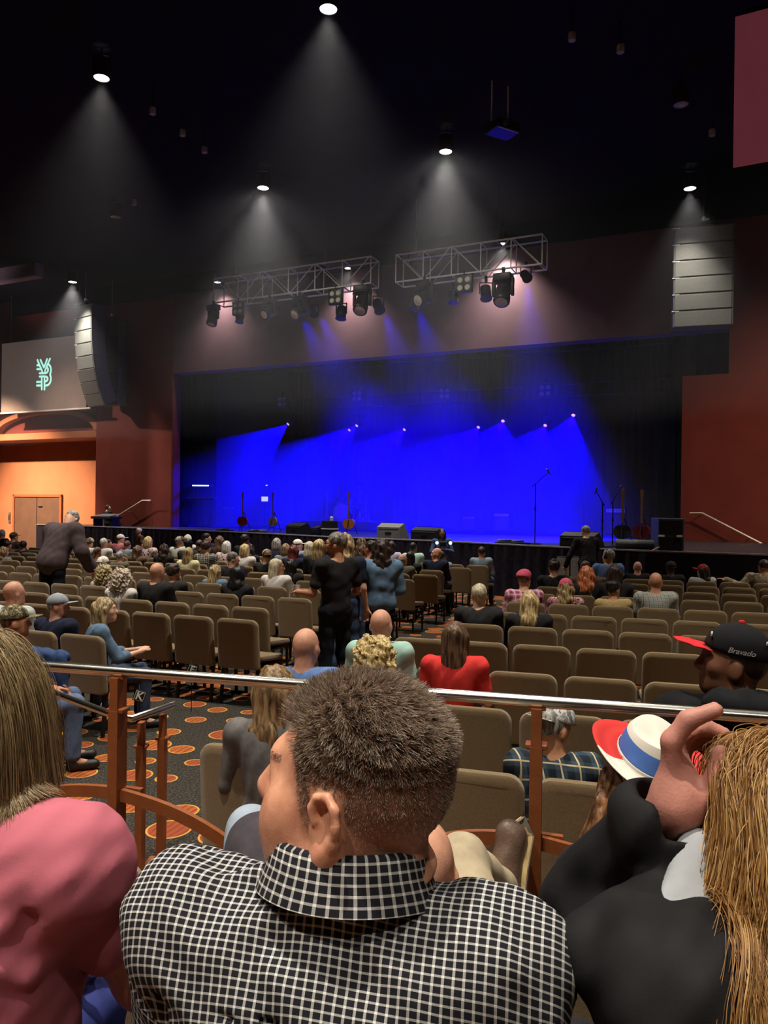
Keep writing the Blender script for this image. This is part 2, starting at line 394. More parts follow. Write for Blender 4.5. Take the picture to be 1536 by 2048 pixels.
swall('wall_front_right', s_c, 14, PW, PW+.5, 0, CEIL, MAROON)
swall('wall_right', 14, 14.4, -14, PW+.5, 0, CEIL, MAROON)
swall('wall_left', -42.4, -42, -14, 30, 0, CEIL, TERRA)
swall('wall_rear', -42, 14, -14, -13.6, 0, CEIL, MAROON)
# alcove on the left with its door, arch and upper wall
PA = 25.6; z_al = on_p(190, 882, PA).z
swall('wall_alcove', -42, s_a+.02, PA, PA+.4, 0, z_al+3.2, TERRA)
swall('wall_upper_left', -42, s_a, PW, PA+.4, z_al+1.35, CEIL, MAROON)
swall('trim_1', -42, s_a, PW+.1, PA, z_al, z_al+.30, TERRA, .03)
# arched band over the alcove
ac = on_p(85, 880, PW); a_s = to_s(ac); aw = 3.3
arc = [(-aw-1.0, 0)] + [(aw*math.cos(math.pi-w), 1.02*math.sin(w)) for w in np.linspace(0, math.pi, 25)] + [(aw+1.0, 0)]
mb = MB(); pts = [(x, z) for x, z in arc]
inner = [(x*.90, z*.80) for x, z in arc]
n = len(arc)
mb.add([(a_s+x, PW+.02, z_al+.30+z) for x, z in arc] + [(a_s+x, PW+.02, z_al+.30+z) for x, z in inner] + [(a_s+x, PA, z_al+.30+z) for x, z in arc] + [(a_s+x, PA, z_al+.30+z) for x, z in inner],
       [(i, i+1, n+i+1, n+i) for i in range(n-1)] + [(2*n+i+1, 2*n+i, 3*n+i, 3*n+i+1) for i in range(n-1)] + [(i+1, i, 2*n+i, 2*n+i+1) for i in range(n-1)] + [(n+i, n+i+1, 3*n+i+1, 3*n+i) for i in range(n-1)])
o = mb.build('trim_2', TERRA); srot(o); structure(o)
o = swall('trim_3', a_s-4.4, s_a, PW+.35, PA, z_al+.30, z_al+1.4, MAROON)
# door with frame
d0, d1 = on_p(32, 1000, PA), on_p(122, 1000, PA); ds0, ds1 = to_s(d0), to_s(d1); dz = on_p(75, 994, PA).z
DOORM = mat('door_brown', lin((96, 70, 56)), .6, var=.1, scale=3)
dr = MB().box(ds0, ds1, PA-.06, PA, 0.0, dz, .01).build('door_1', DOORM); srot(dr); structure(dr)
fr = MB().box(ds0-.12, ds0, PA-.1, PA, 0, dz+.12, .01).box(ds1, ds1+.12, PA-.1, PA, 0, dz+.12, .01).box(ds0-.12, ds1+.12, PA-.1, PA, dz, dz+.12, .01).build('door_frame', mat('door_frame_paint', lin((150, 84, 52)), .6), dr)
MB().box((ds0+ds1)/2-.01, (ds0+ds1)/2+.01, PA-.075, PA-.05, 0, dz).build('leaf_gap', BLACK, dr)
MB().box((ds0+ds1)/2+.1, (ds0+ds1)/2+.35, PA-.13, PA-.05, 1.95, 2.0, .01).build('push_bar', mat('steel', (.35, .35, .36), .35, .9), dr)
# pinkish bulkhead lit from below, upper left corner
bk = MB().box(-44, to_s(on_p(70, 545, 20.5)), 20.5, 20.9, on_p(30, 558, 20.5).z, CEIL, .05).build('wall_bulkhead', mat('bulkhead_paint', lin((128, 108, 118)), .8, var=.05, scale=1)); srot(bk); structure(bk)
# -- stage
FRONT = [(150, 1052), (340, 1059), (544, 1068), (653, 1074), (861, 1082), (1100, 1094), (1290, 1103), (1536, 1111)]
fp = []
for px, py in FRONT:
    x, z = U(px, py); d = (EYE-STZ)/-z; fp.append((x*d, d))
STAGE_FRONT = fp
ext_l = SP(s_a-3, PW+.3, 0); ext_r = SP(13.9, PW-2, 0)
poly = [(fp[0][0]-2.2, fp[0][1]+1.6)] + fp + [(13.0, 14.6), tuple(SP(13.8, PW+.1, 0)[:2]), tuple(SP(13.8, 38, 0)[:2]), tuple(SP(-26, 38, 0)[:2]), tuple(SP(s_a-1, PA, 0)[:2])]
STAGE = mat('stage_floor', (.020, .020, .024), .35, var=.3, scale=3, bump=.05, spec=.5)
sg = MB().prism(poly, .02, STZ).build('stage_platform', STAGE); structure(sg)
edge = [Vector((x, y, STZ+.012)) for x, y in [(fp[0][0]-2.2, fp[0][1]+1.6)]+fp+[(13.0, 14.6)]]
ed = MB().tube(edge, .02, flat=(.07, .03)).build('stage_edge', mat('edge_trim', (.42, .42, .45), .5, .1)); ed['kind'] = 'structure'
# gathered black skirt along the front of the stage
SK = mat('stage_skirt', (.022, .020, .034), .9, var=.3, scale=8, spec=.1)
vs = []; fs = []; full = [(fp[0][0]-2.2, fp[0][1]+1.6)]+fp+[(13.0, 14.6)]
k = 0
for i in range(len(full)-1):
    a, b = Vector(full[i]), Vector(full[i+1]); Ls = (b-a).length; nn = max(2, int(Ls/.09)); dr_ = (b-a)/Ls; nr_ = Vector((dr_.y, -dr_.x))
    for j in range(nn):
        q = a+dr_*(Ls*j/nn) + nr_*(.03+.025*math.sin(k*1.9)+.01*math.sin(k*.7)); vs += [(q.x, q.y, .0), (q.x, q.y, STZ-.03)]; k += 1
fs = [(2*i, 2*i+2, 2*i+3, 2*i+1) for i in range(k-1)]
sk = MB().add(vs, fs).build('stage_skirt', SK, smooth=True); structure(sk)
# stage house
swall('wall_stage_back', -28, 14, 37.6, 38, 0, CEIL, BLACK)
swall('wall_stage_right', s_r+3.0, s_r+3.3, PW+.5, 38, 0, CEIL, BLACK)
swall('wall_stage_left', s_l-3.3, s_l-3.0, PW+.5, 38, 0, CEIL, BLACK)
# black drapes: back cloth, side legs and a border
DRAPE = mat('black_drape', (.011, .011, .018), .95, var=.3, scale=5, spec=.1)
def drape(label, s0, s1, p, z0, z1, amp=.07, wl=.35):
    nn = max(8, int(abs(s1-s0)/wl*6)); vs = []
    for j in range(nn+1):
        s = s0+(s1-s0)*j/nn; q = p+amp*math.sin(j*2*math.pi/6)+.03*math.sin(j*.37); vs += [(s, q, z0), (s, q, z1)]
    fs = [(2*i, 2*i+2, 2*i+3, 2*i+1) for i in range(nn)]
    r = MB().add(vs, fs).build('stage_curtain', DRAPE, smooth=True); srot(r); tag(r, label, 'curtain')
    return r
drape('wide dark back cloth hanging behind the blue stage', s_l-2.5, s_r+2.5, 36.8, STZ, CEIL)
drape('tall black side curtain at the dark end of the stage by the red wall', s_r-.35, s_r+2.6, PW+2.2, STZ, CEIL-.2)
drape('tall black side curtain at the far left end of the stage', s_l-2.4, s_l+.2, PW+2.5, STZ, CEIL-.2)
# -- haze
def haze(name, s0, s1, p0, p1, z0, z1, dens, col, label, aniso=.25):
    m = bpy.data.materials.new(name+'_air'); m.use_nodes = True; nt = m.node_tree; nt.nodes.remove(nt.nodes['Principled BSDF'])
    v = nt.nodes.new('ShaderNodeVolumeScatter'); v.inputs['Color'].default_value = (*col, 1); v.inputs['Density'].default_value = dens; v.inputs['Anisotropy'].default_value = aniso
    nt.links.new(v.outputs[0], nt.nodes['Material Output'].inputs['Volume'])
    o = MB().box(s0, s1, p0, p1, z0, z1).build(name, m); srot(o); tag(o, label, 'haze', kind='stuff'); return o
haze('hall_haze', -30, 6, 8.6, 15.0, 4.6, 10.44, HAZE_HALL, (.88, .9, 1.0), 'thin haze under the near part of the black ceiling')
haze('hall_haze', -30, 6, 15.01, PW-.13, 4.6, 10.44, HAZE_FRONT, (.86, .88, 1.0), 'grey haze under the black ceiling in front of the stage')
haze('stage_haze', s_l-.5, s_r+.3, PW+.55, 36.4, STZ+.03, CEIL-.05, HAZE_STAGE, (.95, .9, 1), 'dense blue lit haze filling the stage', .0)
# ================================================================== lamps, trusses, loudspeakers, screens
LENS_ON = glow('lamp_lens_lit', (1.0, .97, .88), 9.0)
LENS_OFF = mat('lamp_lens_dark', (.30, .30, .33), .3, var=.05)
CAN = mat('lamp_can_black', (.02, .02, .022), .5, var=.1)
STEEL = _M['steel']; ALU = mat('aluminium', (.74, .74, .72), .45, .15, var=.1, scale=40)
BLK = mat('black_plastic', (.012, .012, .014), .45, var=.15, scale=20); BLKM = mat('black_metal', (.02, .02, .022), .4, .5, var=.1)
can_me = MB().lathe([(.10, .40), (.155, .38), (.165, .30), (.165, .0), (.15, .0), (.15, .02)], 20, caps=False).mesh('housing', True)
lens_me = MB().lathe([(.001, .0), (.08, -.008), (.148, .012)], 20, caps=False).mesh('lens', True)
yoke_me = MB().box(-.18, -.165, -.02, .02, .1, .45).box(.165, .18, -.02, .02, .1, .45).box(-.18, .18, -.02, .02, .45, .47).box(-.012, .012, -.012, .012, .47, .60).mesh('bracket')
pos_name = {0: 'nearest', 1: 'second', 2: 'third', 3: 'fourth'}
def spot(parent, w, size, blend, col, soft=.08, loc=(0, 0, -.04), rot=None, name='lamp_light'):
    l = bpy.data.lights.new(name, 'SPOT'); l.energy = w; l.spot_size = math.radians(size); l.spot_blend = blend; l.color = col; l.shadow_soft_size = soft
    o = bpy.data.objects.new(name, l); link(o, parent); o.location = loc
    if rot is not None: o.rotation_euler = rot
    return o
def house_lamp(pt, on, label, w=LAMP_W, sc=1.0, tilt=(0, 0), size=74, core=True, group=None, spill=0.0):
    r = empty('ceiling_downlight', pt, 0, label, 'ceiling lamp', group); r.scale = (sc,)*3; r.rotation_euler = (tilt[0], tilt[1], 0)
    obj('housing', can_me, CAN, r); obj('lens', lens_me, LENS_ON if on else LENS_OFF, r); obj('bracket', yoke_me, BLKM, r)
    if on:
        spot(r, w, size, 1.0, LAMP_COL, .10)
        if core: spot(r, w*.30, 24, 1.0, LAMP_COL, .08)
        if spill: spot(r, w*spill, 156, .6, LAMP_COL, .08)
    return r
LAMP_LABEL = {(-6.6, 11.5, 1): 'lit round ceiling downlight at the very top, nearest over the crowd', (-11.8, 11.5, 1): 'lit round ceiling downlight in the dark upper left',
   (-1.35, 11.5, 0): 'unlit ceiling downlight just above the top of the view', (-17.0, 11.5, 0): 'unlit ceiling downlight above the left edge',
   (-6.6, 17.2, 1): 'lit ceiling downlight with a wide hazy cone above the right truss', (-11.8, 17.2, 1): 'lit ceiling downlight with a blue grey cone above the left truss',
   (-1.35, 17.2, 0): 'unlit grey ceiling downlight left of the pink side screen', (-17.0, 17.2, 0): 'small unlit ceiling downlight in the dark left of the truss',
   (-1.45, 21.7, .55): 'lit ceiling downlight directly over the right line array', (-23.4, 21.5, 2.0): 'lit ceiling downlight directly over the left line array'}
for i, (s, p, on) in enumerate(HOUSE):
    lab = LAMP_LABEL.get((s, p, on)); grp = None
    if lab is None: lab = 'lit ceiling downlight over the seats, outside the view, some added as fill'; grp = 'downlights above and behind the rear seats'
    k = 1.0
    if p > 20: k = .8
    house_lamp(SP(s, p, LAMP_Z), on, lab, LAMP_W*k*on, size=(100 if (s, p) == (3.9, 17.2) else 74 if p > -1 else 88), core=(p < 20), group=grp, spill=(.12 if p == 17.2 else 0.0))
for i, (px, py) in enumerate(WASH):
    q = on_p(px, py, 23.72)
    house_lamp(q, 1, ['small lit wall washer inside the right truss', 'small lit wall washer at the right end of the left truss', 'small lit wall washer at the left end of the left truss'][i], [1500, 900, 600][i], .75, (math.radians(0), 0), 110, False)
    MB().tube([q+Vector((0, 0, .4)), Vector((q.x, q.y, CEIL))], .012, 6).build('hanging_rod', BLKM, None)
    h = bpy.context.scene.collection.objects[-1]; tag(h, 'thin black rod holding the %s wall washer' % ['right truss', 'middle', 'far left'][i], 'rod')
# small odd fixtures on the dark ceiling
fx = [(1144, 82, 'tiny unlit fixture near the top of the dark ceiling, right of centre'), (1241, 106, 'small unlit triangular fixture on the dark ceiling left of the pink screen'), (305, 229, 'small unlit ceiling fixture, uppermost of a diagonal run of three'),
      (365, 272, 'small unlit ceiling fixture, middle of a diagonal run of three'), (409, 306, 'small unlit ceiling fixture, lowest of a diagonal run of three'), (1424, 272, 'tiny dark ceiling fixture beside the pink screen'), (268, 410, 'short dark bracket fixture above an unlit downlight')]
fm = MB().lathe([(.03, .16), (.07, .14), (.075, .02), (.06, 0)], 12).mesh('shell', True); fb = MB().tube([(0, 0, .15), (0, 0, .62)], .015, 6).mesh('stem')
for px, py, lab in fx:
    x, z = U(px, py); d = (LAMP_Z-EYE)/z
    r = empty('ceiling_fixture', (x*d, d, LAMP_Z), 0, lab, 'ceiling fixture'); obj('shell', fm, mat('dull_white', (.32, .32, .36), .5), r); obj('stem', fb, BLKM, r)
# projector slung under the ceiling
x, z = U(1005, 258); d = (9.55-EYE)/z
pr = empty('ceiling_projector', (x*d, d, 9.55), .5, 'dark projector slung under the black ceiling', 'projector')
MB().box(-.28, .28, -.22, .22, -.09, .09, .02).build('case', BLK, pr); MB().lathe([(.06, 0), (.06, .06), (.045, .07)], 16, Matrix.Translation((-.1, -.22, 0)) @ Matrix.Rotation(math.pi/2, 4, 'X')).build('lens', mat('glass_dark', (.05, .05, .2), .1), pr)
MB().tube([(-.2, .1, .09), (-.2, .1, .95)], .015, 6).tube([(.2, .1, .09), (.2, .1, .95)], .015, 6).tube([(-.24, -.2, -.1), (.24, -.2, -.1)], .012, 6).build('hanger', ALU, pr)
# ---------------------------------------------------------------- trusses
P_T = 20.6
def truss(label, x0t, y0t, x0b, y0b, x1t, y1t, x1b, y1b, bays, group=None):
    a = on_p(x0t, y0t, P_T); b = on_p(x1t, y1t, P_T); zb = (on_p(x0b, y0b, P_T).z+on_p(x1b, y1b, P_T).z)/2; zt = (a.z+b.z)/2
    s0, s1 = to_s(a), to_s(b); dp = .55
    r = empty('lighting_truss', SP(s0, P_T, zb), A, label, 'truss'); L = s1-s0; H = zt-zb
    for yy in (0, dp):
        for zz in (0, H): MB().tube([(0, yy, zz), (L, yy, zz)], .028, 8).build('chord', ALU, r, True)
    vm = MB().tube([(0, 0, 0), (0, 0, H)], .018, 6).mesh('upright', True); hm = MB().tube([(0, 0, 0), (0, dp, 0)], .016, 6).mesh('cross_bar', True)
    bw = L/bays
    dm = MB().tube([(bw*.08, 0, H*.97), (bw*.92, 0, .02)], .014, 6).mesh('brace', True); dm2 = MB().tube([(bw*.08, 0, .02), (bw*.92, 0, H*.97)], .014, 6).mesh('brace', True)
    for i in range(bays+1):
        for yy in (0, dp): obj('upright', vm, ALU, r, (bw*i, yy, 0))
        for zz in (0, H): obj('cross_bar', hm, ALU, r, (bw*i, 0, zz))
    for i in range(bays):
        for yy in (0, dp): obj('brace', (dm if (i % 2 == 0) else dm2), ALU, r, (bw*i, yy, 0))
    for fx_ in (.12, .70):
        MB().tube([(L*fx_, dp/2, H), (L*fx_, dp/2, CEIL-zb)], .008, 6).build('hanging_cable', STEEL, r); MB().tube([(L*fx_, 0, H+.03), (L*fx_, dp, H+.03)], .03, 8).build('clamp', BLKM, r)
    return r, s0, s1, zb, zt
tr1 = truss('long silver lighting truss hanging over the left half of the stage front', 428, 558, 428, 606, 742, 512, 742, 566, 6)
tr2 = truss('silver lighting truss hanging in front of the header, right of the other', 792, 508, 792, 565, 1085, 470, 1085, 527, 5)
# moving heads, pars and blinders on the trusses
BLUEG = mat('fixture_blue_black', (.012, .012, .03), .35, .3, var=.1)
LENSG = mat('lens_cream', (.62, .60, .52), .15, .1, var=.15, scale=30)
base_me = MB().box(-.19, .19, -.15, .15, -.24, -.08, .02).mesh('base', True); clampm = MB().box(-.03, .03, -.03, .03, -.08, .04, .008).lathe([(.045, -.03), (.045, .03)], 10, Matrix.Translation((0, 0, .03)) @ Matrix.Rotation(math.pi/2, 4, 'Y')).mesh('clamp')
arm_me = MB().box(-.23, -.17, -.06, .06, -.55, -.16, .015).box(.17, .23, -.06, .06, -.55, -.16, .015).box(-.23, .23, -.07, .07, -.27, -.22, .01).mesh('yoke', True)
hd_me = MB().lathe([(.10, -.26), (.15, -.24), (.165, -.10), (.15, .06), (.17, .10), (.18, .24), (.165, .27)], 20).mesh('head', True); hl_me = MB().lathe([(.001, .285), (.10, .28), (.15, .265)], 20, caps=False).mesh('lens', True)
def moving_head(px, py, pan, tilt, label, big=1.0, pl=P_T):
    q = on_p(px, py, pl); r = empty('moving_head_light', q, A+pan, label, 'stage light'); r.scale = (big,)*3
    obj('clamp', clampm, BLKM, r); obj('base', base_me, BLK, r); obj('yoke', arm_me, BLK, r)
    h = obj('head', hd_me, BLK, r, (0, 0, -.48), (tilt, 0, 0)); obj('lens', hl_me, LENSG, h)
par_me = MB().lathe([(.06, -.20), (.12, -.16), (.125, .12), (.14, .15)], 16).mesh('can', True); pl_me = MB().lathe([(.001, .15), (.12, .13)], 16, caps=False).mesh('lens', True); pb_me = MB().box(-.15, -.135, -.02, .02, -.3, -.05).box(.135, .15, -.02, .02, -.3, -.05).box(-.15, .15, -.02, .02, -.05, -.035).mesh('yoke')
def par(px, py, pan, tilt, label, big=1.0, pl=P_T):
    q = on_p(px, py, pl); r = empty('par_can', q, A+pan, label, 'stage light'); r.scale = (big,)*3
    obj('clamp', clampm, BLKM, r, (0, 0, .04)); obj('yoke', pb_me, BLKM, r); c = obj('can', par_me, BLUEG, r, (0, 0, -.28), (tilt, 0, 0)); obj('lens', pl_me, mat('lens_blue_glass', (.05, .05, .5), .2), c)
    return r
bl_me = MB().box(-.26, .26, -.07, .09, -.62, -.10, .02).mesh('case', True); bc_me = MB().lathe([(.001, .0), (.07, .005), (.10, -.025), (.105, -.03)], 16, Matrix.Rotation(math.pi/2, 4, 'X'), caps=False).mesh('lamp', True)
def blinder(q, rz, label, m, big=1.0, tilt=0):
    r = empty('blinder_light', q, rz, label, 'stage light'); r.scale = (big,)*3; r.rotation_euler = (tilt, 0, rz)
    obj('clamp', clampm, BLKM, r); obj('case', bl_me, BLK, r); MB().box(-.29, -.27, -.02, .02, -.5, -.05).box(.27, .29, -.02, .02, -.5, -.05).box(-.29, .29, -.02, .02, -.07, -.05).build('yoke', BLKM, r)
    for sx in (-.12, .12):
        for sz in (-.24, -.48): obj('lamp', bc_me, m, r, (sx, -.085, sz))
    return r
moving_head(725, 567, .1, 2.5, 'black moving head lamp with round face at the right end of the left truss', 1.25)
moving_head(1007, 541, 0, 2.6, 'black moving head lamp with round face under the right truss', 1.3)
moving_head(850, 558, -.4, 2.0, 'moving head lamp with cream lens at the left part of the right truss', 1.15)
moving_head(601, 588, -.3, 2.2, 'moving head lamp with pale lens at the middle of the left truss', 1.1)
moving_head(540, 594, -.3, 2.1, 'moving head lamp left of the middle of the left truss', 1.0)
moving_head(427, 606, -.2, 2.8, 'dim moving head lamp at the left end of the left truss', 1.0)
blinder(on_p(929, 545, P_T), A, 'four lamp blinder hanging under the right truss', LENSG, .92)
blinder(on_p(672, 574, P_T), A, 'four lamp blinder near the right end of the left truss', LENSG, .88)
blinder(on_p(477, 600, P_T), A, 'four lamp blinder near the left end of the left truss', mat('lens_dim', (.35, .35, .38), .2), .8)
for i, (px, py, pan, tl, lab) in enumerate([(972, 562, .5, 2.7, 'long black par can leaning right beside the round faced head of the right truss'), (908, 575, -.1, 2.95, 'dark par can hanging straight beside the right truss blinder'), (757, 590, .9, 2.5, 'blue lit par can leaning right at the end of the left truss'), (683, 604, 0, 2.95, 'black par can hanging straight under the left truss blinder'),
      (628, 604, .8, 2.5, 'blue lit par can leaning right at the middle of the left truss'), (592, 610, -.1, 2.9, 'blue lit par can hanging straight at the middle of the left truss'), (480, 618, .1, 2.9, 'faint blue par can below the left blinder'), (425, 622, .6, 2.5, 'faint blue par can at the far left of the left truss'), (1052, 531, .6, 2.2, 'small blue lit par can at the right end of the right truss'), (830, 590, -.2, 2.8, 'blue lit par can at the left end of the right truss')]):
    r = par(px, py, pan, tl, lab, 1.25 if i in (0, 3, 2) else 1.05, P_T+.3)
    if i in (2, 4, 5, 8, 9):            # the par cans that are on: blue light thrown into the stage
        tv = SP(to_s(r.location)*.8-2.4, 29.0, 1.6)-r.location; sl = spot(r, BLUE_FILL_W, 44, 1.0, (.008, .0, 1.0), .1)
        sl.matrix_local = (Matrix.Rotation(A+pan, 4, 'Z').inverted() @ (Matrix.Translation(tv.normalized()*.55) @ (-tv).to_track_quat('Z', 'Y').to_matrix().to_4x4()))
# ---------------------------------------------------------------- line arrays
GREY = mat('array_grille', (.15, .15, .14), .6, .1, var=.18, scale=60, bump=.2, bscale=900); GREYS = mat('array_box', (.10, .10, .095), .5, var=.15, scale=15)
def line_array(label, top, w, hs, depth, yaw, tilts, n, m=GREY):
    r = empty('line_array', top, yaw, label, 'loudspeaker'); y = z = 0.0
    MB().box(-w*.48, w*.48, -.06, .06, .06, .12, .01).box(-w*.1, w*.1, 0, depth, .03, .10, .01).build('flying_frame', BLKM, r)
    MB().tube([(w*.0, .1, .1), (w*.0, .1, .28)], .05, 8).tube([(-w*.05, .1, .2), (w*.09, .1, .2)], .035, 8).build('shackle', ALU, r); MB().tube([(0, .1, .25), (0, .1, CEIL-top[2])], .009, 6).build('hanging_chain', STEEL, r)
    me = MB().box(-w/2, w/2, 0, depth, -hs+.012, 0, .012).mesh('cabinet'); gm = MB().box(-w/2+.05, w/2-.05, -.012, .004, -hs+.03, -.02, .006).mesh('grille')
    lt = MB().box(-w/2-.02, -w/2+.005, .0, .05, -.02, .015).box(-w/2-.012, -w/2+.16, -.014, .0, -.012, .004).mesh('link_plate')
    for i in range(n):
        t = tilts[i]; c = obj('cabinet', me, GREYS, r, (0, y, z), (t, 0, 0)); obj('grille', gm, m, c); obj('link_plate', lt, ALU, c)
        y += math.sin(t)*hs; z -= math.cos(t)*hs
    return r
tR = on_p(1408, 452, 22.5); dR = tR.y
line_array('right hanging line array of six wide grey loudspeakers', tR, 113*dR/F, 201*dR/F/6, .55, -.30, [0, .0, .0, .005, .01, .015], 6)
tL = on_p(166, 610, 22.2); dL = tL.y
line_array('left hanging line array curving in beside the projection screen', tL, 1.15, 204*dL/F/8, .6, -.62, [0, .02, .05, .10, .17, .25, .34, .44], 8)
tS = on_p(220, 640, 23.40)
line_array('dark column of hanging bass loudspeakers right of the left array', tS, 1.0, 170*tS.y/F/5, .45, -.45, [0, 0, 0, 0, 0], 5, mat('bass_grille', (.035, .035, .045), .6, var=.2, scale=40))
# ---------------------------------------------------------------- screens
SCR = mat('screen_cloth', lin((150, 130, 122)), .8, var=.04, scale=4, spec=.1, emit=.20)  # even emission stands in for the projector's faint grey light
PS = 23.45
c00, c10, c01, c11 = on_p(2, 826, PS), on_p(172, 814, PS), on_p(4, 688, PS), on_p(170, 668, PS)
s0, s1 = to_s(c00), to_s(c10); z0 = (c00.z+c10.z)/2; z1 = (c01.z+c11.z)/2
sc = empty('projection_screen', SP((s0+s1)/2, PS, z0), A, 'beige projection screen showing a mint monogram beside the left line array', 'screen')
hw = (s1-s0)/2; MB().box(-hw, hw, 0, .04, 0, z1-z0, .006).build('cloth', SCR, sc); MB().box(-hw-.05, hw+.25, -.02, .06, -.07, 0, .012).build('bottom_bar', ALU, sc); MB().box(-hw-.04, hw+.04, .0, .10, z1-z0, z1-z0+.12, .02).build('top_case', BLK, sc)
MB().tube([(-hw*.8, .05, z1-z0+.1), (-hw*.8, .05, CEIL-z0)], .01, 6).tube([(hw*.8, .05, z1-z0+.1), (hw*.8, .05, CEIL-z0)], .01, 6).build('hanging_cable', STEEL, sc)
# monogram: interlaced strokes, projected light on the cloth
LOGO = [[(575, 462), (605, 535), (640, 612), (648, 640)], [(768, 442), (738, 510), (704, 590), (690, 630)], [(622, 460), (650, 522), (674, 575), (698, 520), (722, 448)],
        [(570, 541), (596, 541)], [(570, 601), (618, 601)], [(566, 797), (628, 797)], [(566, 852), (628, 852)], [(641, 742), (641, 912)], [(683, 742), (683, 912)],
        [(748, 530), (772, 556), (783, 600), (779, 645), (768, 682), (780, 722), (781, 770), (766, 815), (740, 843), (706, 852)],
        [(722, 572), (738, 600), (736, 632), (718, 656), (690, 663), (608, 664)], [(608, 715), (690, 713), (720, 722), (733, 748), (722, 778), (698, 790)]]
mb = MB(); MINT = glow('projected_mint', (.42, .95, .80), 1.0)
inv = Matrix.Rotation(-A, 4, 'Z')
for st in LOGO:
    q = [inv @ (on_p(x*200/1536, 660+y*180/1382, PS-.004)-SP((s0+s1)/2, PS, z0)) for x, y in st]
    hwid = 16.5*200/1536*q[0].y*0 + 16.0*200/1536*33.0/F
    for i in range(len(q)-1):
        a, b = q[i], q[i+1]; dvec = Vector((b.x-a.x, 0, b.z-a.z)); dvec.normalize(); nn = Vector((-dvec.z, 0, dvec.x))*hwid
        mb.add([a-nn, b-nn, b+nn, a+nn], [(0, 1, 2, 3)])
    for a in q: mb.add([a+Vector((math.cos(w)*hwid, -.0003, math.sin(w)*hwid)) for w in np.linspace(0, 2*math.pi, 10, endpoint=False)], [tuple(range(10))])
mb.build('monogram', MINT, sc)
q0 = at(1466, 334, 12.8); wR = 3.4; zR = q0.z
rs = empty('side_screen', q0+Vector((0, 0, 0)), A-.05, 'dim reddish side screen high in the upper right corner', 'screen')
MB().box(0, wR, 0, .05, 0, 2.5, .01).build('cloth', mat('side_screen_cloth', lin((150, 72, 86)), .8, var=.05, scale=3, emit=.24), rs); MB().box(.1, wR, .05, .1, 2.5, 2.62, .02).build('top_case', BLK, rs)  # dim reddish glow put into the cloth in place of light on it
MB().tube([(.5, .08, 2.6), (.5, .08, CEIL-zR)], .01, 6).tube([(2.9, .08, 2.6), (2.9, .08, CEIL-zR)], .01, 6).build('hanging_cable', STEEL, rs)
# ---------------------------------------------------------------- blue stage lights with their beams
BGLOW = glow('blue_lens', (.85, .40, .80), 1.6)
BEAMS = [(580, 845, 31.0, -.62, -.50, 50, 'far left'), (717, 848, 32.0, -.58, -.52, 50, 'third from the left'), (702, 857, 34.0, -.60, -.50, 46, 'second from the left'), (812, 856, 33.0, -.58, -.52, 50, 'fourth from the left'),
         (959, 851, 34.0, -.45, -.6, 56, 'fourth from the right'), (1007, 838, 32.0, -.25, -.6, 60, 'third from the right'), (1092, 847, 33.0, -.36, -.6, 56, 'second from the right'), (1148, 826, 31.0, -.30, -.55, 52, 'far right')]
wash_me = MB().lathe([(.08, -.16), (.14, -.12), (.15, .12), (.13, .14)], 18).mesh('head', True); wl_me = MB().lathe([(.001, .15), (.075, .142)], 18, caps=False).mesh('lens', True)
for px, py, p, ax, ay, size, nm in BEAMS:
    q = on_p(px, py, p); r = empty('blue_wash_light', q, 0, 'blue stage wash light over the stage, %s of the eight' % nm, 'stage light')
    dv = Vector((ax, ay, -.64)).normalized(); R = frame_to(dv)
    h = obj('head', wash_me, BLK, r); h.matrix_local = R; obj('lens', wl_me, BGLOW, h)
    MB().box(-.2, -.17, -.03, .03, -.05, .35).box(.17, .2, -.03, .03, -.05, .35).box(-.2, .2, -.05, .05, .35, .40).tube([(0, 0, .4), (0, 0, .75)], .02, 6).build('yoke', BLKM, r)
    sl = spot(r, BLUE_W, size, .10, (.0015, .0, 1.0), .03); sl.matrix_local = Matrix.Translation(dv*.2) @ (-dv).to_track_quat('Z', 'Y').to_matrix().to_4x4()
# pipes they hang from, and the four-cell blinders upstage
for p, z, lab in ((31.5, on_p(860, 830, 31.5).z+1.0, 'long dark lighting pipe above the downstage blue lamps'), (33.6, on_p(860, 850, 33.6).z+1.0, 'long dark lighting pipe above the upstage blue lamps')):
    o = MB().tube([SP(s_l-1, p, z), SP(s_r+2, p, z)], .03, 8).build('lighting_pipe', BLKM); tag(o, lab, 'pipe')
for px, py, nm in ((566, 788, 'leftmost'), (715, 776, 'second from left'), (890, 770, 'third from left'), (1091, 763, 'rightmost')):
    blinder(on_p(px, py, 28.5), A, 'four cell blinder hanging in the blue haze, %s of the four' % nm, mat('lens_haze', (.75, .75, .85), .2), .95)
p_ = 28.5; o = MB().tube([SP(s_l-1, p_, 7.95), SP(s_r+2, p_, 7.95)], .03, 8).build('lighting_pipe', BLKM); tag(o, 'dark lighting pipe holding the four blinders over the stage', 'pipe')
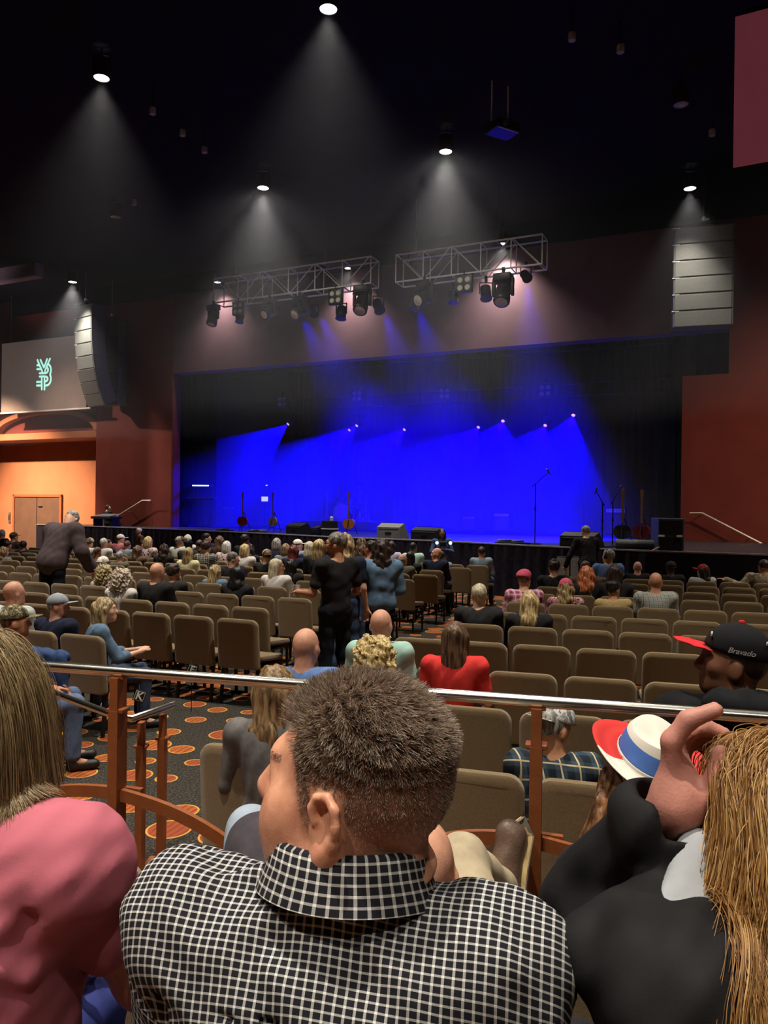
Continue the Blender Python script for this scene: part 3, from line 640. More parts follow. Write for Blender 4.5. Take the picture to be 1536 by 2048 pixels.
# warm flood lamp added out of view far left to light alcove and wall
wl = house_lamp(SP(-31, 17.5, 9.6), 1, 'added unseen warm flood lamp left of the hall, aimed at the orange alcove', 1, 1.0, core=False)
for c in list(wl.children):
    if c.type == 'LIGHT': bpy.data.objects.remove(c)
tv = SP(-29.0, PA, -.4)-wl.location
sl = spot(wl, ALCOVE_W, 56, 1.0, (1.0, .74, .50), .15); sl.matrix_local = Matrix.Translation(tv.normalized()*.45) @ (-tv).to_track_quat('Z', 'Y').to_matrix().to_4x4()
tv = SP(-22.5, PW, 3.4)-wl.location; sl = spot(wl, LEFT_WALL_W, 48, 1.0, (1.0, .80, .62), .15); sl.matrix_local = Matrix.Translation(tv.normalized()*.45) @ (-tv).to_track_quat('Z', 'Y').to_matrix().to_4x4()  # second added beam, brightening the maroon wall
wr_ = house_lamp(SP(6.5, 15, 9.4), 1, 'added unseen warm flood lamp right of the hall, aimed at the dark red wall', 1, 1.0, core=False)  # added out of view to brighten the dark red wall
for c in list(wr_.children):
    if c.type == 'LIGHT': bpy.data.objects.remove(c)
tv = SP(2.5, PW, 3.0)-wr_.location
sl = spot(wr_, RIGHT_WALL_W, 62, 1.0, (1.0, .74, .50), .15); sl.matrix_local = Matrix.Translation(tv.normalized()*.45) @ (-tv).to_track_quat('Z', 'Y').to_matrix().to_4x4()
up = empty('added_uplight', SP(-30.5, 16.5, 6.0), 0, 'added uplight left of the view that lights the pale bulkhead', 'added lamp')  # uplight added out of view to brighten the bulkhead
obj('housing', can_me, CAN, up, rot=(math.pi, 0, 0)); obj('lens', lens_me, LENS_ON, up, rot=(math.pi, 0, 0)); MB().tube([(0, 0, -.4), (0, 0, -6.0)], .03, 8).build('stand', BLKM, up)
tv = SP(-28.5, 20.5, 10.6)-up.location; sl = spot(up, 1500.0, 50, 1.0, (1.0, .86, .92), .15); sl.matrix_local = Matrix.Translation(tv.normalized()*.2) @ (-tv).to_track_quat('Z', 'Y').to_matrix().to_4x4()
# ================================================================== things on the stage
def stage_d(px, py): x, z = U(px, py); return (EYE-STZ)/-z
def on_stage(px, py): d = stage_d(px, py); x, z = U(px, py); return Vector((x*d, d, STZ))
def edge_pt(px, back=.35):                     # point of the stage near its front edge under a column of the photo
    u = (px-768)/F
    for (x0, y0), (x1, y1) in zip(fp[:-1], fp[1:]):
        # intersect x = u*y with the segment
        a = x0-u*y0; b = x1-u*y1
        if a*b <= 0:
            t = a/(a-b); P = Vector((x0+(x1-x0)*t, y0+(y1-y0)*t, STZ)); nn = Vector((-(y1-y0), x1-x0, 0)).normalized()
            return P+nn*back, math.atan2(y1-y0, x1-x0)
    return Vector((u*20, 20, STZ)), A
def wedge(px, w, h, label, back=.4, top=BLK, tall=.0):
    P, a = edge_pt(px, back); r = empty('monitor_wedge', P, a, label, 'loudspeaker'); dpt = .45
    v = [(-w/2, 0, 0), (w/2, 0, 0), (w/2, dpt, 0), (-w/2, dpt, 0), (-w/2, .0, h*.75), (w/2, .0, h*.75), (w/2, .22, h), (-w/2, .22, h), (w/2, dpt, h*.25), (-w/2, dpt, h*.25)]
    f = [(3, 2, 1, 0), (0, 1, 5, 4), (4, 5, 6, 7), (7, 6, 8, 9), (9, 8, 2, 3), (1, 2, 8, 6, 5), (0, 4, 7, 9, 3)]
    MB().add(v, f).build('cabinet', top, r); MB().add([(-w/2+.03, .24, h-.0), (w/2-.03, .24, h-.0), (w/2-.03, dpt-.01, h*.27), (-w/2+.03, dpt-.01, h*.27)], [(0, 1, 2, 3)]).build('grille', BLKM, r, loc=(0, .006, .012))
    MB().box(-.1, .1, -.012, .004, h*.35, h*.43, .003).build('handle', BLKM, r)
    MB().box(-w/2+.05, w/2-.05, -.006, .002, h*.75-.05, h*.75-.03).build('rear_lip', STEEL, r)
wedge(571, .80, .36, 'black monitor wedge at the stage edge, farthest left, among the heads', .3)
wedge(612, .26, .30, 'small black box beside the leftmost monitor wedge', .3)
wedge(764, .74, .42, 'monitor wedge with a pale grey top at the stage edge', .3, mat('wedge_grey', (.16, .155, .15), .7, var=.1))
wedge(836, .80, .34, 'black monitor wedge right of the grey topped one', .3)
wedge(1140, .84, .34, 'wide black monitor wedge at the stage edge, farthest right', .3)
# crate of gear by the stage edge
P, a = edge_pt(632, .5); cr = empty('equipment_case', P, a, 'black equipment case with a clipped lamp beside the left monitor wedges', 'case')
MB().box(-.2, .2, -.15, .15, 0, .45, .02).build('case', BLK, cr); MB().box(-.21, .21, -.16, .16, .20, .23).build('latch_strip', ALU, cr); MB().lathe([(.04, 0), (.05, .1), (.02, .12)], 10, Matrix.Translation((.08, 0, .45))).build('clip_lamp', ALU, cr)
P, a = edge_pt(600, .5)
# microphone stands
mic_base = MB().lathe([(.15, 0), (.15, .02), (.02, .045)], 20).mesh('base', True)
def mic_stand(P, h, label, boom=None, mat_=BLKM, rz=0.0):
    r = empty('microphone_stand', P, rz, label, 'microphone stand')
    obj('base', mic_base, mat_, r); MB().tube([(0, 0, .03), (0, 0, h)], .014, 8).tube([(0, 0, h*.55), (0, 0, h*.62)], .022, 8).build('pole', mat_, r, True)
    tip = Vector((0, 0, h))
    if boom: MB().tube([(-boom*.3, 0, h-.08), (boom, 0, h+.25)], .010, 8).build('boom', mat_, r, True); tip = Vector((boom, 0, h+.25))
    m = MB().lathe([(.012, -.16), (.018, -.03), (.028, 0), (.028, .035), (.012, .055)], 12, Matrix.Translation(tip+Vector((0, -.02, .05))) @ Matrix.Rotation(.9, 4, 'X')).build('microphone', mat('mic_grey', (.15, .15, .17), .35, .6), r, True)
P, a = edge_pt(1022, .95); mic_stand(P, 1.45, 'tall microphone stand with a boom at the front of the stage', .35, rz=a)
mic_stand(edge_pt(1160, 1.0)[0], 1.0, 'left one of two short microphone stands behind the right monitor wedge', -.15)
mic_stand(edge_pt(1168, 1.3)[0], 1.05, 'right one of two short microphone stands behind the right monitor wedge', .15)
# pedal boards and cables
def board(px, w, label, back=.5):
    P, a = edge_pt(px, back); r = empty('pedal_board', P, a, label, 'pedal board'); MB().box(-w/2, w/2, -.18, .18, 0, .05, .01).build('tray', BLK, r)
    for i in range(int(w/.14)): MB().box(-w/2+.03+i*.14, -w/2+.13+i*.14, -.12, .06, .05, .10, .008).build('pedal', mat('pedal_%d' % (i % 3), [(.3, .3, .32), (.1, .1, .3), (.05, .05, .06)][i % 3], .4, .3), r)
board(1000, .8, 'flat pedal board with cables in front of the boom microphone stand'); board(425, .5, 'small pedal board at the left of the stage'); board(492, .6, 'pedal board with coiled cable left of the leftmost wedge')
for px0, px1, lab in ((980, 1075, 'loose cable on the stage edge by the boom microphone stand'), (455, 530, 'loose cable on the stage edge near the left pedal boards')):
    pts = [edge_pt(px0+(px1-px0)*t, .12+.10*math.sin(9*t))[0]+Vector((0, 0, .012)) for t in np.linspace(0, 1, 18)]
    o = MB().tube(pts, .012, 6).build('stage_cable', BLK, None, True); tag(o, lab, 'cable')
# keyboard stack with a lit strip
kp = on_p(403, 1056, 25.5); kp.z = STZ
kb = empty('keyboard_rig', kp, A+.25, 'keyboard rig with a glowing white strip at the left of the stage', 'keyboard')
zt = at(403, 970, kp.y).z-STZ; kw = .82
MB().box(-kw/2, kw/2, -.15, .15, zt-.06, zt, .015).build('upper_keyboard', BLK, kb); MB().box(-kw/2+.05, kw/2-.05, -.156, -.148, zt-.05, zt-.008).build('light_strip', glow('strip_white', (.62, .85, 1.0), 3.0), kb)
MB().box(-.62, .62, -.18, .18, zt-.60, zt-.53, .015).build('lower_keyboard', BLK, kb); MB().box(-.58, .58, -.178, -.05, zt-.53, zt-.522).build('keys', mat('keys_white', (.6, .6, .62), .4), kb)
for sx in (-.45, .45): MB().tube([(sx, -.1, 0), (sx*.9, .1, zt-.06)], .022, 8).tube([(sx, -.3, .02), (sx, .3, .02)], .022, 8).build('leg', BLKM, kb, True)
tb = on_p(529, 1056, 27.8); tb.z = STZ
tr = empty('tablet_stand', tb, A+.2, 'lit tablet on a black music stand at the left of the stage', 'music stand'); hz = at(529, 998, tb.y).z-STZ
MB().tube([(0, 0, .02), (0, 0, hz)], .014, 8).build('pole', BLKM, tr); obj('base', mic_base, BLKM, tr); MB().box(-.17, .17, -.02, 0, hz-.12, hz+.12, .008).build('tablet', BLK, tr); MB().box(-.15, .15, -.024, -.021, hz-.10, hz+.10).build('screen', glow('tablet_glow', (.75, .8, 1.0), .85), tr)
lp = on_p(537, 1056, 28.6); lp.z = STZ; ls = empty('stand_lamp', lp, 0, 'tiny bright clip lamp above the lit tablet', 'lamp'); hz = at(537, 970, lp.y).z-STZ
MB().tube([(0, 0, 0), (0, 0, hz), (-.1, -.05, hz+.03)], .012, 6).build('neck', BLKM, ls); obj('base', mic_base, BLKM, ls); MB().lathe([(.05, .02), (.03, .07)], 10, Matrix.Translation((-.1, -.05, hz-.03))).build('shade', BLKM, ls); MB().lathe([(.001, 0), (.05, .02)], 10, Matrix.Translation((-.1, -.05, hz-.03)), caps=False).build('bulb', glow('tiny_lamp', (.8, .9, 1), 5.0), ls)
# guitars on stands
gb = MB()
bm = bmesh.new(); gv = []
for k in range(28):
    w = 2*math.pi*k/28; r_ = .17+.035*math.cos(2*w)+.03*math.sin(w)*-1; gv.append((r_*math.cos(w)*1.0, r_*math.sin(w)*1.15))
gm_body = MB().add([(x, -.03, z) for x, z in gv]+[(x, .03, z) for x, z in gv], [tuple(range(28))[::-1], tuple(range(28, 56))]+[(k, (k+1) % 28, 28+(k+1) % 28, 28+k) for k in range(28)]).mesh('body')
gm_neck = MB().box(-.025, .025, -.02, .005, .17, .80, .004).box(-.04, .04, -.02, .0, .78, .95, .004).mesh('neck'); gm_st = MB().tube([(0, .06, .30), (-.2, .2, -.36)], .012, 6).tube([(0, .06, .30), (.2, .2, -.36)], .012, 6).tube([(0, .06, .30), (0, -.2, -.36)], .012, 6).tube([(-.1, -.06, -.22), (.1, -.06, -.22)], .012, 6).mesh('stand')
def guitar(P, rz, m, label):
    r = empty('guitar_on_stand', P+Vector((0, 0, .37)), rz, label, 'guitar'); obj('body', gm_body, m, r); obj('neck', gm_neck, mat('neck_wood', lin((120, 80, 50)), .4), r); obj('stand', gm_st, BLKM, r)
guitar(edge_pt(428, 1.2)[0], A, mat('guitar_red', lin((130, 40, 40)), .25, coat=.6), 'guitar on a stand right of the keyboard rig')
guitar(edge_pt(470, 1.6)[0], A-.3, mat('guitar_pale', lin((150, 130, 110)), .25, coat=.6), 'pale guitar on a stand between keyboard and tablet')
guitar(edge_pt(592, 2.0)[0], A, mat('guitar_sun', lin((170, 100, 40)), .25, coat=.6), 'guitar on a stand between tablet and drum kit')
guitar(edge_pt(1176, 1.6)[0], A-.2, mat('guitar_black', (.02, .02, .02), .2, coat=.6), 'dark guitar on a stand beside the crouching stagehand')
guitar(edge_pt(1187, 2.3)[0], A-.4, mat('guitar_maroon', lin((96, 22, 30)), .25, coat=.6), 'dark red guitar on a stand beside the crouching stagehand')
# drum kit on a low riser
dk = on_p(694, 1040, 29.5); dk.z = STZ
rs_ = MB().box(-1.6, 1.6, -1.2, 1.4, 0, .3, .02).build('drum_riser', BLK, None, loc=dk, rot=(0, 0, A)); tag(rs_, 'low black riser under the drum kit', 'riser')
kit = empty('drum_kit', dk+Vector((0, 0, .3)), A, 'drum kit with violet front head in the middle of the stage', 'drum kit')
SHELL = mat('drum_shell', (.08, .05, .12), .25, coat=.5); HEADM = mat('drum_head', lin((205, 150, 190)), .5, var=.08, scale=5); BRASS = mat('cymbal_brass', (.55, .42, .15), .25, 1.0)
RX = Matrix.Rotation(math.pi/2, 4, 'X')
MB().lathe([(.36, -.22), (.37, -.2), (.37, .2), (.36, .22)], 28, Matrix.Translation((0, -.3, .40)) @ RX).build('bass_drum', SHELL, kit, True); MB().lathe([(.001, 0), (.345, .004)], 28, Matrix.Translation((0, -.525, .40)) @ RX, caps=False).build('front_head', HEADM, kit)
MB().lathe([(.37, -.01), (.385, -.01), (.385, .02), (.37, .02)], 28, Matrix.Translation((0, -.52, .40)) @ RX, caps=False).build('hoop', ALU, kit)
for x, y, z, r_, h_, nm in ((-.28, -.25, .82, .17, .2, 'tom'), (.24, -.25, .82, .18, .22, 'tom'), (.70, .25, .42, .22, .40, 'floor_tom'), (-.62, .25, .60, .19, .14, 'snare_drum')):
    d_ = obj(nm, MB().lathe([(r_, 0), (r_+.01, .01), (r_, .03), (r_, h_-.03), (r_+.01, h_-.01), (r_, h_)], 20).mesh(nm, True), SHELL, kit, (x, y, z)); MB().lathe([(.001, h_), (r_-.005, h_+.002)], 20, caps=False).build('drum_head', HEADM, d_)
    if nm == 'floor_tom' or nm == 'snare_drum':
        for k in range(3): MB().tube([(r_*.9*math.cos(2.1*k), r_*.9*math.sin(2.1*k), .1), (r_*1.1*math.cos(2.1*k), r_*1.1*math.sin(2.1*k), -z)], .012, 6).build('leg', ALU, d_)
for x, y, z in ((-.95, -.1, 1.35), (.95, -.05, 1.3), (-.75, .35, .95), (.45, .3, 1.5)):
    c = obj('cymbal_stand', MB().tube([(0, 0, 0), (0, 0, z)], .012, 6).tube([(-.22, 0, 0), (0, 0, .3), (.22, 0, 0)], .01, 6).mesh('cymbal_stand'), ALU, kit, (x, y, 0)); MB().lathe([(.22, -.01), (.08, .02), (.03, .04), (.01, .045)], 20, Matrix.Translation((0, 0, z)) @ Matrix.Rotation(.25, 4, 'X')).build('cymbal', BRASS, c, True)
for x in (-.3, .3): MB().tube([(x, -.25, .75), (0, -.3, .72)], .012, 6).build('tom_arm', ALU, kit)
st_ = obj('drum_throne', MB().lathe([(.17, .48), (.18, .52), (.16, .55)], 18).tube([(0, 0, 0), (0, 0, .5)], .03, 8).mesh('drum_throne'), BLK, None, dk+Vector((NX*.85, NY*.85, .3))); tag(st_, 'round black drum stool behind the drum kit', 'stool')
# amplifiers upstage right, dim
def amp(P, w, h, d_, label, m=BLK, cat='amplifier'):
    r = empty('amplifier', P, A, label, cat); MB().box(-w/2, w/2, -d_/2, d_/2, 0, h, .02).build('cabinet', m, r); MB().box(-w/2+.05, w/2-.05, -d_/2-.012, -d_/2+.004, .06, h*.76, .006).build('grille', mat('amp_cloth', (.10, .07, .06), .8), r); MB().box(-w/2+.05, w/2-.05, -d_/2-.01, -d_/2+.004, h*.82, h*.95).build('panel', ALU, r)
    for k in range(5): MB().lathe([(.02, 0), (.018, .025)], 8, Matrix.Translation((-w/2+.12+k*.1, -d_/2-.01, h*.885)) @ RX).build('knob', BLKM, r)
def back_pt(px, py, p): q = on_p(px, py, p); q.z = STZ; return q
amp(back_pt(1232, 1060, 29.0), .75, 1.0, .4, 'tall guitar amplifier in the dark right end of the stage'); amp(back_pt(1005, 1050, 31), .7, .75, .35, 'guitar amplifier far back behind the boom microphone stand'); amp(back_pt(940, 1050, 31), .6, .6, .35, 'smaller guitar amplifier far back left of the other one'); amp(back_pt(462, 1050, 30.5), .7, .9, .4, 'guitar amplifier behind the keyboard rig')
# bass loudspeakers by the right wall
P = edge_pt(1331, .45)[0]; wz = edge_pt(1331)[1]
sb = empty('bass_speaker', P, wz+.35, 'large dark bass loudspeaker standing by the red right wall', 'loudspeaker'); SUBM = mat('sub_blue_grey', lin((62, 66, 84)), .6, var=.1, scale=20)
w_ = 50*P.y/F; h_ = at(1331, 1036, P.y).z-STZ
MB().box(-w_/2, w_/2, -.3, .3, 0, h_, .02).build('cabinet', SUBM, sb)
MB().box(-w_/2+.04, w_/2-.04, -.315, -.295, h_*.52, h_-.04, .006).build('grille', BLKM, sb); MB().box(-w_/2+.04, w_/2-.04, -.315, -.295, .04, h_*.46, .006).build('grille', BLKM, sb)
for sx in (-.2, .15): MB().box(sx-.06, sx+.06, -.33, -.31, h_*.44, h_*.50, .006).build('handle', ALU, sb)
# cable roll and hoop by it
P = edge_pt(1338, .10)[0]; o = MB().tube([P+Vector((-.35+.7*t, .1*math.sin(3*t), .015+.11*math.sin(math.pi*t))) for t in np.linspace(0, 1, 12)], .014, 6).build('stage_cable', mat('cable_tan', lin((170, 120, 96)), .5), None, True); tag(o, 'tan cable arching off the stage by the bass loudspeaker', 'cable')
P = edge_pt(1262, .4)[0]; o = MB().tube([P+Vector((-.45, .12, .12)), P+Vector((.75, -.35, .12))], .10, 12).build('foam_roll', mat('roll_grey', (.14, .14, .15), .8, var=.2), None, True); tag(o, 'long grey roll lying on the stage by the crouching stagehand', 'roll')
# handrails of the stage stairs on the two side walls
RAILM = mat('handrail_pale', (.62, .52, .44), .4, .3, var=.05)
def wall_rail(pts, label, stand):
    q = [on_p(px, py, PW-stand) for px, py in pts]; r = empty('stair_handrail', q[0], 0, label, 'handrail'); L_ = [p-q[0] for p in q]
    MB().tube(L_, .028, 8).build('rail', RAILM, r, True)
    for i in range(1, 4):
        t = i/3.5; k = min(int(t*(len(L_)-1)), len(L_)-2); f = t*(len(L_)-1)-k; p = L_[k].lerp(L_[k+1], f); MB().tube([p, p+Vector((NX, NY, 0))*(stand-.01)+Vector((0, 0, -.05))], .012, 6).build('bracket', RAILM, r)
wall_rail([(1379, 1026), (1404, 1026), (1536, 1094), (1580, 1117)], 'pale sloping handrail on the dark red wall at the right', .35)
wall_rail([(302, 1001), (285, 1001), (238, 1030), (215, 1044)], 'faint sloping handrail on the maroon wall at the left', .35)
# small wall plates beside the alcove door
for px, py, w, h, lab in ((133, 1038, .22, .32, 'small dark wall plate right of the alcove door'), (19, 1035, .14, .5, 'small dark wall phone left of the alcove door')):
    q = on_p(px, py, PA-.02); r = empty('wall_plate', q, A, lab, 'wall plate'); MB().box(-w/2, w/2, -.02, .015, -h/2, h/2, .01).build('plate', mat('plate_grey', (.12, .10, .09), .5), r); MB().box(-w/5, w/5, -.035, -.018, -h/4, h/4, .006).build('button', BLK, r)
# signs / mesh vents in the skirt in front of the stage
for px, lab in ((1137, 'left one of two grey speaker grilles in the stage front'), (1165, 'right one of two grey speaker grilles in the stage front')):
    P, a = edge_pt(px, -.14); r = empty('front_fill_speaker', (P.x, P.y, 0), a, lab, 'loudspeaker'); zt_ = at(px, 1113, P.y).z; MB().box(-.17, .17, -.05, .05, 0, zt_, .01).build('box', BLK, r); MB().box(-.15, .15, -.062, -.048, .12, zt_-.03, .004).build('grille', mat('fill_grille', (.30, .30, .30), .6, var=.35, scale=60), r)
# mixing desk at the left end of the stage
mp_ = edge_pt(186, .6)[0]
ds = empty('mixing_desk', mp_, -.5, 'black monitor mixing desk on the stage, in front of the seated engineer', 'mixing desk'); MB().box(-.55, .55, -.3, .3, .30, .40, .02).box(-.5, -.42, -.2, .2, 0, .31).box(.42, .5, -.2, .2, 0, .31).build('desk', BLK, ds); MB().add([(-.5, -.28, .41), (.5, -.28, .41), (.5, .28, .50), (-.5, .28, .50)], [(0, 1, 2, 3)]).build('panel', mat('desk_panel', (.10, .10, .11), .4, var=.5, scale=60), ds)
# ================================================================== chairs
CH = mat('chair_fabric', lin((134, 113, 84)), .95, var=.13, scale=150, bump=.5, bscale=700, spec=.12, sheen=.4)
LEGM = mat('chair_leg', (.018, .016, .016), .45, .4, var=.1)
def cushion(w, h, t, rad, rb, nseg=6):
    """upright cushion, width w, height h, thickness t; upper corners rad, lower corners rb; z from 0 to h"""
    def outline(ins):
        pts = []; W = w/2-ins
        for cx, cz, r, a0 in ((W-(rad-ins), h-rad, rad-ins, 0), (-(W-(rad-ins)), h-rad, rad-ins, 90), (-(W-(rb-ins*.5)), rb, rb-ins*.5, 180), (W-(rb-ins*.5), rb, rb-ins*.5, 270)):
            for k in range(nseg+1):
                a = math.radians(a0+90*k/nseg); pts.append((cx+max(r, .004)*math.cos(a), cz+max(r, .004)*math.sin(a)))
        return pts
    rings = [(.045, -t/2), (.018, -t*.46), (.004, -t*.30), (0, 0), (.004, t*.30), (.018, t*.46), (.045, t/2)]
    vs = []; fs = []
    for ins, y in rings:
        for x, z in outline(ins): vs.append((x, y-.05*(z/h)**2 - .018*(1-(2*x/w)**2), z))
    n = len(outline(0))
    for i in range(len(rings)-1):
        for k in range(n): fs.append((i*n+k, (i+1)*n+k, (i+1)*n+(k+1) % n, i*n+(k+1) % n))
    fs.append(tuple(range(n))); fs.append(tuple((len(rings)-1)*n+k for k in range(n))[::-1])
    return MB().add(vs, fs)
CW = .465
back_me = cushion(CW, .50, .065, .075, .03).mesh('backrest', True)
seat_mb = cushion(CW, .47, .075, .06, .05); seat_me = MB().add([(x, z-.21, y*.9+.035) for x, y, z in seat_mb.v], seat_mb.f).mesh('seat', True)
lf = [MB().tube([(sx*.20, .20, .38), (sx*.20, .225, 0)], .013, 6, flat=(.026, .026)).mesh('leg') for sx in (-1, 1)]
lr = [MB().tube([(sx*.20, -.20, .40), (sx*.20, -.245, 0)], .013, 6, flat=(.026, .026)).mesh('leg') for sx in (-1, 1)]
fr_me = MB().box(-.21, .21, -.21, .22, .365, .385).tube([(-.20, -.19, .38), (-.20, -.235, .62)], .012, flat=(.02, .03)).tube([(.20, -.19, .38), (.20, -.235, .62)], .012, flat=(.02, .03)).mesh('frame')
CHAIRS = []
def chair(x, y, rz, label, z=0.0, group=None, legs=True):
    r = empty('stacking_chair', (x, y, z), rz, label, 'chair', group)
    obj('seat', seat_me, CH, r, (0, 0, .425)); obj('backrest', back_me, CH, r, (0, -.235, .355)); obj('frame', fr_me, LEGM, r)
    for m in lf+lr: obj('leg', m, LEGM, r)
    CHAIRS.append((x, y, rz, r)); return r
ORD = ['first', 'second', 'third', 'fourth', 'fifth', 'sixth', 'seventh', 'eighth', 'ninth', 'tenth', 'eleventh', 'twelfth', 'thirteenth', 'fourteenth', 'fifteenth', 'sixteenth', 'seventeenth', 'eighteenth', 'nineteenth', 'twentieth', 'twenty-first', 'twenty-second', 'twenty-third', 'twenty-fourth', 'twenty-fifth', 'twenty-sixth']
# left block: rows of chairs turned towards the stage, row line O + f*FL + s*EL (s to the left)
OL = Vector((-1.45, 8.5, 0)); EL = Vector((-.928, .371, 0)); FL = Vector((.371, .928, 0)); ANG_L = math.atan2(-.371, .928)
LROWS = {-3: -3.25, -2: -2.25, -1: -.85, 0: 0, 1: 1.02, 2: 2.1, 3: 3.15, 4: 4.2, 5: 5.25, 6: 6.3, 7: 7.2, 8: 8.1}
L0 = {-3: .75, -2: .25, -1: -.38, 0: .26-.26, 1: .0, 2: -.1, 3: -.15, 4: -.2, 5: -.25, 6: -.02, 7: -.3, 8: -.42}
def lrow_pt(f, s): return OL+FL*f+EL*s
ROWNAME_L = {i: n for i, n in zip(sorted(LROWS), ['row nearest the rail', 'second row from the rail', 'third row from the rail', 'fourth row from the rail', 'fifth row from the rail', 'sixth row from the rail', 'sixth row from the stage', 'fifth row from the stage', 'fourth row from the stage', 'third row from the stage', 'second row from the stage', 'row nearest the stage'])}
for i, f in LROWS.items():
    for k in range(26):
        p = lrow_pt(f, L0[i]+k*.52); q = p+FL*.255
        if p.x/p.y < -.53: break
        chair(q.x, q.y, ANG_L, '%s brown chair from the centre aisle, left block, %s' % (ORD[k], ROWNAME_L[i]), group=None)
# right block
RE = Vector((.963, -.27, 0)); RF = Vector((.27, .963, 0)); ANG_R = math.atan2(-.27, .963)
RROWS = {5: 2.78, 4: 3.86, 3: 4.92, 2: 6.1, 1: 7.15, 0: 8.2, -1: 9.25, -2: 10.4, -3: 11.5, -4: 12.6, -5: 13.6}
R0 = {5: -.60, 4: -.48, 3: -.02, 2: .33, 1: .94, 0: 1.26, -1: 1.73, -2: 2.1, -3: 2.5, -4: 2.95, -5: 3.3}
def rrow_pt(i, x): return Vector((x, RROWS[i]-.28*(x-2), 0))
ROWNAME_R = {i: n for i, n in zip(sorted(RROWS, reverse=True), ['row just past the rail', 'second row past the rail', 'third row past the rail', 'fourth row past the rail', 'fifth row past the rail', 'sixth row past the rail', 'fifth row from the stage', 'fourth row from the stage', 'third row from the stage', 'second row from the stage', 'row nearest the stage'])}
for i in RROWS:
    for k in range(12):
        x = R0[i]+k*.487; p = rrow_pt(i, x); q = p+RF*.255
        if p.x/p.y > .56: break
        chair(q.x, q.y, ANG_R, '%s brown chair from the centre aisle, right block, %s' % (ORD[k], ROWNAME_R[i]))
# chairs on the two platforms behind the rail
PCH = {}
FRONT_NAMES = {-.77: 'brown chair on the platform just right of the pink shirt, left of the gap', -.25: 'brown chair on the platform in front of the man in the checked shirt', .27: 'brown chair on the platform under the slouching person with the boot', .79: 'brown chair on the platform under the person in the cowboy hat'}
for x, lab in FRONT_NAMES.items():
    q = Vector((x, 1.68-.25*x, 0))+RN*.255; chair(q.x, q.y, RANG, lab, .25); PCH[x] = q
REAR_NAMES = {-.56: 'brown chair under the woman in the pink shirt, its top edge showing', -.04: 'brown chair under the man in the checked shirt', .46: 'brown chair under the woman in the black jacket'}
for x, lab in REAR_NAMES.items():
    q = Vector((x, .86-.25*x, 0)); chair(q.x, q.y, RANG, lab, .43); PCH[x] = q
# ---------------------------------------------------------------- guard rail
RUST = mat('rail_post_paint', lin((142, 80, 44)), .42, .15, var=.10, scale=25, bump=.05, spec=.4); BRUSH = mat('brushed_rail', (.72, .70, .64), .22, 1.0, var=.08, scale=120, stretch=(.05, 1, 1))
gr = empty('guard_rail', RMID, RANG, 'silver tubed guard rail with rust brown posts crossing in front of the seats', 'railing')
Rinv = Matrix.Translation(RMID) @ rotz(RANG); Rinv = Rinv.inverted()
def rl(px, py): return Rinv @ at(px, py, rail_d(px))
zr = 1.295; rail_pts = []
for px, py in ((-160, 1318), (100, 1333), (237, 1343), (600, 1367), (1075, 1398), (1400, 1424), (1700, 1446)):
    q = Rinv @ at(px, py, rail_d(px)); rail_pts.append(Vector((q.x, 0, zr)))
MB().tube(rail_pts, .0205, 16).build('top_rail', BRUSH, gr, True)
post_x = [rl(237, 1345).x, rl(1074, 1400).x]; gap = post_x[1]-post_x[0]
arch = lambda x0, x1, z0, z1, bow: [Vector((x0+(x1-x0)*t, 0, z0+(z1-z0)*t+bow*math.sin(math.pi*t))) for t in np.linspace(0, 1, 14)]
for i, x in enumerate([post_x[0]-gap, post_x[0], post_x[1], post_x[1]+gap]):
    w = .068
    MB().tube([(x, 0, .25), (x, 0, zr-.145)], .03, flat=(w, .04)).build('post', RUST, gr)
    MB().tube([(x, 0, zr-.145), (x, 0, zr-.12), (x, 0, zr-.10), (x, 0, zr-.02)], .03, flat=(w*.94, .034)).build('post_neck', RUST, gr)
    MB().box(x-w*.53, x+w*.53, -.028, .028, zr-.155, zr-.138, .004).build('collar', RUST, gr); MB().box(x-.03, x+.03, -.016, .016, zr-.028, zr-.016, .003).build('saddle', RUST, gr); MB().box(x-.07, x+.07, -.06, .06, .25, .265, .004).build('foot_plate', RUST, gr)
    MB().tube(arch(x+.02, x+gap*.42, .825, .57, .05), .02, flat=(.022, .045)).build('arched_bar', RUST, gr); MB().tube(arch(x-.02, x-gap*.42, .795+.035, .60, .07), .02, flat=(.022, .045)).build('arched_bar', RUST, gr)
    MB().tube([(x, .03, .825), (x+.09, .03, .822)], .02, flat=(.022, .045)).build('stub_bar', RUST, gr)
# handrail of the steps beside it
hr = empty('step_handrail', (-1.2, 4.1, 0), 0, 'low silver handrail of the steps on rust brown posts, beside the guard rail', 'railing')
o_ = Vector((-1.2, 4.1, 0)); q = [at(60, 1368, 4.62), at(105, 1385, 4.46), at(218, 1427, 4.0), at(262, 1438, 3.92), at(347, 1409, 4.22)]
MB().tube([p-o_ for p in q], .019, 12).build('handrail', BRUSH, hr, True)
for px, d, top in ((283, 4.05, 1440), (326, 4.16, 1425)):
    p = at(px, top, d)-o_; MB().tube([(p.x, p.y, 0), (p.x, p.y, p.z-.13)], .03, flat=(.066, .036)).build('post', RUST, hr); MB().tube([(p.x, p.y, p.z-.13), (p.x, p.y, p.z-.01)], .03, flat=(.05, .03)).build('post_neck', RUST, hr); MB().box(p.x-.036, p.x+.036, p.y-.024, p.y+.024, p.z-.145, p.z-.128, .004).build('collar', RUST, hr); MB().box(p.x-.08, p.x+.08, p.y-.06, p.y+.06, 0, .02, .005).build('foot_plate', RUST, hr)
p = at(90, 1380, 4.5)-o_; MB().tube([(p.x, p.y, 0), (p.x, p.y, p.z-.01)], .03, flat=(.066, .036)).build('post', RUST, hr)
